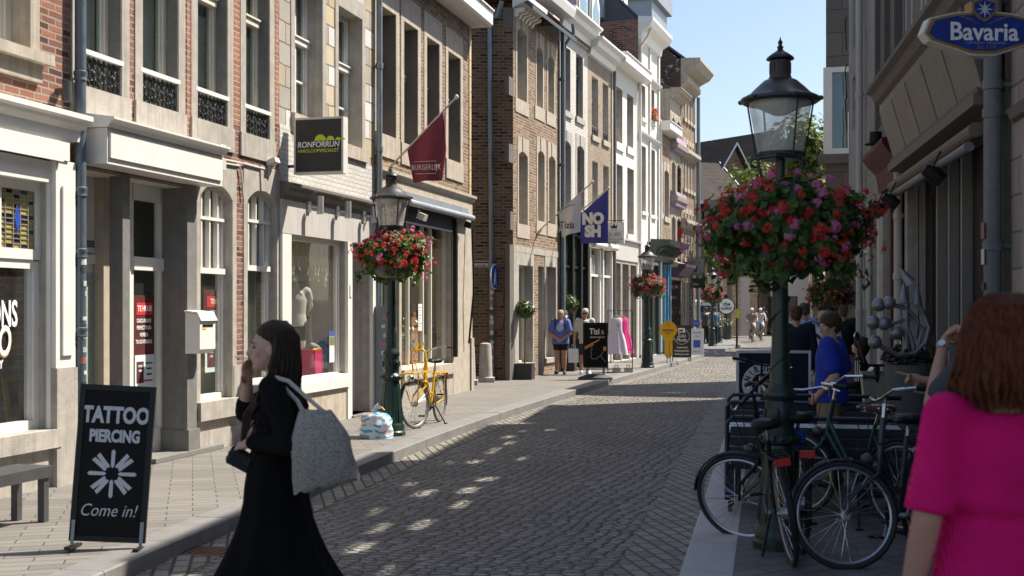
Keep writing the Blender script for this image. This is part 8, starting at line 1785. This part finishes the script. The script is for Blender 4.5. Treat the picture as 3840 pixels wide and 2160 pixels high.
q = MB(); q.tube([(-.14, -.78, .75), (-.14, -.9, 1.05), (.14, -.9, 1.05), (.14, -.78, .75)], .014, 8); q.build('back_rail', CHR, sc_); q = MB(); q.box(-.05, .05, -.97, -.93, .52, .60); q.build('tail_light', mat('red_reflector', (.5, .01, .01)), sc_)
# tall planter with dark plant and silver sculpture
pl = thing('tall_planter', 'tall tapered grey planter with curly black plant against the pub front', 'planter', (4.28, 12.9, 0), 0); q = MB(); q.lathe([(.16, 0), (.24, 1.10), (.25, 1.12), (.22, 1.12), (.20, 1.0), (0, 1.0)], 20); q.build('pot', mat('grey_planter', (.12, .13, .13), .6), pl, 40); rg = random.Random(5); q = MB()
for i in range(240):
    d = V3((rg.gauss(0, 1), rg.gauss(0, 1), abs(rg.gauss(0, .6)))).normalized(); q.ell(V3((0, 0, 1.15)) + V3((d.x * .26, d.y * .26, d.z * .18)) * rg.uniform(.5, 1.05), (.03, .03, .022), 6, 4)
q.build('foliage', mat('black_mondo', (.012, .012, .013), .5), pl)
sl_ = thing('wall_sculpture', 'silver sculpture of balls, cones and bent tubes above the tall planter', 'sculpture', (4.22, 12.75, 1.30), 0); SIL = mat('brushed_silver', (.26, .26, .275), .5, metal=.7, var=.15, sc=30)
for i, (x_, z_) in enumerate(((-.30, .46), (-.20, .48), (-.36, .27), (-.25, .26), (-.34, .06), (-.12, .16))): q = MB(); q.ell((x_, -.03 * (i % 2), z_), (.075, .075, .075), 16, 10); q.build('ball', SIL, sl_, 60)
for i, (x_, z_, t_) in enumerate(((-.02, .78, -.6), (-.03, .58, 0), (.11, .56, .05))): q = MB(); q.lathe([(.065, -.10), (.06, -.09), (.004, .13)], 16, M=Matrix.Translation((x_, 0, z_)) @ Matrix.Rotation(t_, 4, 'Y')); q.build('cone', SIL, sl_, 40)
q = MB(); q.tube([(-.28, 0, .02), (-.1, 0, -.08), (.08, 0, -.06), (.2, 0, .06), (.24, 0, .22), (.16, 0, .40), (.11, 0, .48)], .028, 10); q.tube([(-.2, 0, .24), (-.02, .01, .30), (.05, .0, .1), (.08, 0, -.05)], .026, 10); q.tube([(-.15, 0, .46), (.0, 0, .42), (.12, 0, .30), (.10, .02, .1)], .024, 10); q.tube([(.0, .02, -.07), (.0, .02, .48)], .04, 10); q.tube([(.1, .02, -.05), (.18, .02, .2), (.02, .02, .34), (.0, .02, .66)], .028, 10); q.build('tubes', SIL, sl_, 50)
bx_ = thing('meter_cabinet', 'cream meter cabinet covered with dark stickers under the curly cable', 'utility box', (4.86, 12.25, .55), Rp.yaw()); q = MB(); q.box(-.17, .17, -.16, .0, 0, .92); q.box(-.18, .18, -.17, .0, .92, .96); q.build('box_body', mat('cream_cabinet', (.34, .31, .25), .6), bx_)
for i, s_ in enumerate(('SMASH', 'EXIST', 'KRUST')): q = MB(); q.box(-.14, .14, -.166, -.161, .30 + i * .2, .40 + i * .2); q.build('sticker', mat('cabinet_sticker_%d' % i, (.5, .5, .5)), bx_); 
# white van and blue van
def van(label, x, y, rz, body, w=1.95, l=5.2, h=2.35):
    r = thing('van', label, 'van', (x, y, -.12), rz); q = MB(); q.extx([(-l/2, .38), (-l/2 + .02, 1.2), (-l/2 + .10, h - .12), (-l/2 + .22, h), (l/2 - 1.7, h), (l/2 - .95, 1.35), (l/2 - .1, 1.1), (l/2, .8), (l/2, .38)], -w/2, w/2); q.build('body', body, r)
    q = MB(); q.box(-w/2 + .18, -.06, -l/2 - .01, -l/2 + .12, 1.32, h - .35); q.build('rear_window', mat('dark_van_glass', (.03, .035, .04), .08), r); q = MB(); q.box(.06, w/2 - .18, -l/2 - .01, -l/2 + .12, 1.32, h - .35); q.build('rear_window', mat('dark_van_glass', (.03, .035, .04)), r)
    q = MB(); q.box(-w/2 - .01, w/2 + .01, -l/2 - .06, -l/2 + .05, .32, .62); q.build('bumper', GRP, r); q = MB(); q.box(-.26, .26, -l/2 - .075, -l/2 - .062, .68, .80); q.build('number_plate', mat('plate_yellow', (.62, .42, .02)), r)
    for s_ in (-1, 1):
        q = MB(); q.box(s_ * (w/2 - .06) - .05, s_ * (w/2 - .06) + .05, -l/2 - .012, -l/2 + .05, .8, 1.25); q.build('tail_light', mat('red_reflector', (.5, .01, .01)), r)
        for yy in (-l/2 + .95, l/2 - .95): q = MB(); q.lathe([(.0, -.1), (.22, -.1), (.33, -.1), (.33, .1), (0, .1)], 20, M=Matrix.Translation((s_ * (w/2 - .1), yy, .33)) @ Matrix.Rotation(R(90), 4, 'Y')); q.build('wheel', mat('tyre_rubber', (.02, .02, .02)), r, 40)
        q = MB(); q.quad((s_ * (w/2 + .004), l/2 - 2.0, 1.35), (s_ * (w/2 + .004), l/2 - 1.1, 1.35), (s_ * (w/2 + .004), l/2 - 1.65, h - .25), (s_ * (w/2 + .004), l/2 - 2.0, h - .25)); q.build('side_window', mat('dark_van_glass', (.03, .035, .04)), r)
    return r
vn = van('white delivery van seen from behind with yellow number plate', 10.1, 69.5, R(6), mat('van_white', (.60, .62, .66), .3, var=.03)); q = MB(); q.box(-.9, .9, -2.612, -2.603, .95, 1.25); q.build('grey_graphic', mat('van_graphic', (.35, .36, .4), .4, var=.5, sc=3), vn)
van('blue van parked on the right behind the crowd', 11.6, 37.5, R(-32), mat('van_blue', (.035, .07, .11), .3, var=.05), 1.95, 4.8, 2.1)
# tree beyond the corner house and thin street tree
def tree(label, x, y, h, rx, rz_, n, seed, trunk_h, lf):
    rg = random.Random(seed); r = thing('tree', label, 'tree', (x, y, 0)); q = MB(); q.tube([(0, 0, 0), (.1, .05, trunk_h * .5), (.0, 0, trunk_h), (.1, .1, h - rz_ * .6)], [.2, .16, .13, .05], 10); cl_ = []
    for i in range(26):
        d = V3((rg.gauss(0, 1), rg.gauss(0, 1), rg.gauss(0, .8))).normalized(); c = V3((d.x * rx, d.y * rx, d.z * rz_)) * rg.uniform(.35, .95) + V3((0, 0, h - rz_)); cl_.append((c, rg.uniform(.5, 1.05) * rx * .42)); q.tube([(0, 0, trunk_h), c.lerp(V3((0, 0, trunk_h)), .45) + V3((0, 0, .2)), c], [.08, .04, .015], 6)
    q.build('trunk', mat('bark', (.16, .12, .08)), r); q = MB()
    for i in range(n):
        c, s_ = cl_[rg.randrange(len(cl_))]; d = V3((rg.gauss(0, 1), rg.gauss(0, 1), rg.gauss(0, 1))).normalized(); p_ = c + d * s_ * rg.random() ** .45; nn = (d + V3((rg.uniform(-1, 1), rg.uniform(-1, 1), rg.uniform(0, 1)))).normalized(); a = nn.orthogonal().normalized(); a = Quaternion(nn, rg.uniform(0, 6.3)) @ a; e = nn.cross(a); L_ = rg.uniform(.10, .19); q.poly([p_ - a * L_, p_ + e * L_ * .5, p_ + a * L_, p_ - e * L_ * .5])
    q.build('crown', lf, r); return r
TLF = leafmat('sunny_tree_leaves', (.05, .085, .010), (.17, .22, .035), .4)
tree('big sunlit green tree rising behind the near lantern beside the slab house', 12.7, 50.0, 10.4, 3.3, 3.7, 15000, 3, 3.2, TLF)
tree('leafy green tree filling the gap right of the far tiled roofs', 16.6, 56.0, 8.0, 3.0, 2.8, 7000, 5, 2.8, TLF)
tree('slender street tree by the dark far shop behind the cyclists', 13.1, 72.0, 6.5, 1.6, 1.8, 1800, 9, 3.6, TLF)
for k_, (x, y, lb) in enumerate(((12.0, 66.5, 'black plant tub under the round white sign'), (13.6, 77.0, 'dark plant tub by the far shop door behind the cyclists'))):
    pl = thing('planter', lb, 'planter', (x, y, 0), 0, 'far plant tubs'); q = MB(); q.lathe([(.22, 0), (.3, .7), (.25, .7), (.25, .66), (0, .66)], 14); q.build('pot', GRP, pl, 40); q = MB(); rg = random.Random(k_); leaf_cloud(q, [(V3((rg.gauss(0, .18), rg.gauss(0, .18), .8 + rg.random() * .35)), V3((0, 0, 1))) for _ in range(120)], .06, rg); q.build('foliage', BAY, pl)
# sports shop window: mannequins, picture, box, shoe
def mannequin(label, u_, y_, z_, rz, shirt_m, h=.78, arms=True, shorts=None):
    r = thing('mannequin', label, 'mannequin', C.w(u_, y_, z_), C.yaw() + rz, 'mannequins in the sports shop'); MW = mat('mannequin_white', (.55, .57, .52), .35); B = Body(1.7, .98, ell=(-.27, .16, 1.18), wrl=(-.20, .40, .98), elr=(.27, .16, 1.18), wrr=(.20, .40, .98)); off = -.82
    for k2 in B.p: B.p[k2] = B.p[k2] + V3((0, 0, off))
    mb = MB(); B.torso(mb, -.004); mb.limb([B.p['chest'] + V3((0, 0, .1)), B.p['neck'] + V3((0, 0, .05))], [.06, .055], 12)
    if arms:
        for sd in 'lr': B.arm(mb, sd); hand(mb, B.p['wr' + sd], B.p['wr' + sd] - B.p['el' + sd], V3((1 if sd == 'l' else -1, 0, 0)), 1, .35)
        head(mb, B.p['head'], 0, 0, 1)
        for sd in 'lr': B.leg(mb, sd, 0, .8)
    remesh(mb, 'body', MW, r, .012, 3); shirt(B, r, shirt_m, .5 if arms else 0, .018, .012, -.06)
    if shorts: trousers(B, r, shorts, .5, name='shorts')
    return r
uC, zC = C.u, C.z
mannequin('white running mannequin with bent arms in a pale grey shirt behind glass', C.ud(1150, .75), .75, 1.55, R(-55), mat('pale_grey_cotton', (.48, .46, .44)), shorts=GRP)
mannequin('second white running mannequin cut off by the window edge, red shirt print', C.ud(1105, .5), .5, 1.40, R(-55), mat('pale_grey_cotton', (.48, .46, .44)), shorts=GRP)
TEA = mat('azure_sport_cloth', (.0, .17, .42), .7)
mannequin('headless torso form in an azure sport top beside the magenta box', C.ud(1232, .35), .35, sh[2] - .10, R(-20), TEA, arms=False)
mannequin('headless torso form in a blue top farther back in the sports shop', C.ud(1165, 1.0), 1.0, sh[2] + .15, R(-20), TEA, arms=False)
bx = thing('shoe_box', 'magenta shoe box standing in the sports shop window', 'box', C.w(C.ud(1187, .22), .22, sh[2]), C.yaw()); MB().box(-.16, .16, -.05, .18, 0, .42).build('carton', mat('magenta_card', (.48, .01, .10), .5), bx); MB().box(-.165, .165, -.055, .185, .40, .43).build('lid', mat('magenta_card', (.48, .01, .10)), bx)
so2 = thing('running_shoe', 'lime and grey running shoe standing on the magenta shoe box', 'shoe', C.w(C.ud(1180, .27), .27, sh[2] + .43), C.yaw()); mb = MB(); mb.limb([(-.11, 0, .06), (-.03, 0, .06), (.06, 0, .04), (.13, 0, .03)], [.05, .045, .04, .03], 10); remesh(mb, 'upper', mat('grey_mesh', (.25, .26, .25), .7), so2, .01, 2); MB().box(-.15, .16, -.04, .04, 0, .022).build('sole', mat('acid_yellow', (.62, .68, .02)), so2)
pc = thing('framed_picture', 'black framed athletics photograph hanging inside the sports shop', 'picture', C.w(C.ud(1222, 1.42), 1.42, 2.05), C.yaw()); pc.scale = (.9,) * 3; MB().box(-.62, .42, -.03, .0, -.55, .62).build('frame', BLK, pc); MB().box(-.56, .36, -.034, -.031, -.49, .56).build('mount', mat('cream_mount', (.5, .48, .42), .8), pc); MB().box(-.46, .26, -.037, -.0345, -.38, .44).build('photo', mat('purple_grey_photo', (.10, .09, .16), .4, var=.8, sc=7), pc)
fl_ = thing('string_lights', 'pale string lights hanging like icicles along the sports shop window top', 'string lights', C.w(0, 0, 0), C.yaw()); q = MB(); rg = random.Random(6)
for i in range(22):
    x_ = sh[0] + .1 + (sh[1] - sh[0] - .2) * i / 21; L_ = rg.uniform(.15, .65); pts = [(x_, .2, sh[3] - .06)]
    for k2 in range(6): pts.append((x_ + rg.uniform(-.04, .04), .2, sh[3] - .06 - L_ * (k2 + 1) / 6))
    q.tube(pts, .005, 4)
    for p_ in pts[1:]: q.ell(p_, (.010, .010, .022), 5, 4)
q.build('cord', mat('pale_yellow_led', (.62, .58, .36), .5), fl_)
lf_ = thing('leaflet', 'small white and blue leaflet taped inside the sports shop glass', 'leaflet', C.w(uC(1262), .075, zC(1262, 1290)), C.yaw()); MB().box(-.09, .09, 0, .003, -.28, .20).build('paper', WHT, lf_); MB().box(-.09, .09, -.003, -.0005, .12, .20).build('blue_band', NVY, lf_); MB().box(-.08, .08, -.003, -.0005, -.02, .11).build('photo_print', mat('green_photo', (.15, .2, .08), .5, var=.8, sc=30), lf_)
# plant shop window contents
uD, zD = D.u, D.z
cb_ = thing('cutting_board_sign', 'tall wooden cutting board shaped sign standing in the plant shop window', 'sign', D.w(D.ud(1556, .45), .45, shw[2]), D.yaw()); WOD = mat('oak_wood', (.30, .14, .06), .6, var=.25, sc=3); q = MB(); q.prism([(-.19, 0), (.19, 0), (.19, .82), (.12, .90), (.03, .93), (.03, 1.0), (.09, 1.03), (-.09, 1.03), (-.03, 1.0), (-.03, .93), (-.12, .90), (-.19, .82)], 0, .03); q.build('board', WOD, cb_); text('BURGERLIJK', .07, mat('burnt_lettering', (.08, .03, .015)), cb_, (0, -.003, .74), sx=.7)
mn = thing('menu_sheet', 'white menu sheet taped to the glass of the plant shop', 'menu', D.w(uD(1592), .085, zD(1592, 1190)), D.yaw()); MB().box(-.10, .10, 0, .003, -.25, .25).build('paper', WHT, mn); q = MB(); [q.box(-.07, .07 - .03 * (i % 3), -.003, -.0005, .18 - i * .05, .19 - i * .05) for i in range(8)]; q.build('printed_lines', GRP, mn)
for k_, (px, yy, s_, lb) in enumerate(((1515, .5, 1.0, 'leafy pot plant with white flowers left in the plant shop window'), (1632, .4, .9, 'pot plant with white blossoms right of the menu in the plant shop window'), (1660, .8, 1.1, 'green pot plant at the right end of the plant shop window'))):
    pl = thing('pot_plant', lb, 'plant', D.w(D.ud(px, yy), yy, shw[2]), D.yaw(), 'plants in the shop window'); q = MB(); q.lathe([(.09, 0), (.13, .28), (.11, .28), (.10, .25), (0, .25)], 14); q.build('pot', mat('terracotta', (.32, .12, .07), .8) if k_ == 0 else WHT, pl, 40); rg = random.Random(k_ + 20); q = MB(); leaf_cloud(q, [(V3((rg.gauss(0, .13), rg.gauss(0, .10), .34 + abs(rg.gauss(0, .22)) * s_)), V3((0, -1, .4))) for _ in range(140)], .04, rg); q.build('foliage', LEAF, pl); q = MB(); leaf_cloud(q, [(V3((rg.gauss(0, .13), rg.gauss(0, .10) - .05, .6 + rg.random() * .35 * s_)), V3((0, -1, .3))) for _ in range(14)], .035, rg, 8); q.build('blossoms', WHT, pl)
# painting in the tattoo shop
pt = thing('framed_painting', 'gold framed portrait leaning behind the tattoo shop glass', 'painting', A.w(A.ud(86, .35), .35, zs), A.yaw(), rx=R(-8)); MB().box(-.20, .20, 0, .03, .0, .50).build('frame', GLD, pt); MB().box(-.15, .15, -.004, -.0005, .05, .45).build('canvas', mat('dark_portrait', (.03, .02, .015), .4), pt); q = MB(); q.ell((.02, -.006, .27), (.055, .004, .085), 14, 9); q.build('painted_face', mat('portrait_face', (.30, .18, .12), .5), pt)
# flower pot on the ornate house sill
fp = thing('flower_box', 'small box of orange flowers on the sill of the ornate white house', 'flower box', I.w(I.u(2444), -.12, I.z(2444, 452)), I.yaw()); MB().box(-.3, .3, -.1, .1, 0, .16).build('trough', mat('terracotta', (.32, .12, .07)), fp); q = MB(); rg = random.Random(31); leaf_cloud(q, [(V3((rg.uniform(-.3, .3), rg.uniform(-.1, .1), .2 + rg.random() * .2)), V3((0, 0, 1))) for _ in range(90)], .05, rg); q.build('blossoms', leafmat('orange_blossom', (.35, .06, .02), (.55, .16, .06)), fp)
# iron drain in the road, paint splash on the kerb, fallen leaves
dg_ = thing('drain_grate', 'rusty iron drain grate in the road beside the left kerb', 'drain', (*gp(768, 2068, -.12)[:2], -.112), R(-12)); q = MB(); q.box(-.22, .22, -.16, .16, -.01, 0); q.build('frame', mat('rusty_iron', (.20, .09, .045), .8, var=.3, sc=30), dg_); q = MB(); [q.box(-.18 + i * .05, -.155 + i * .05, -.13, .13, .0005, .003) for i in range(8)]; q.build('slots', BLK, dg_)
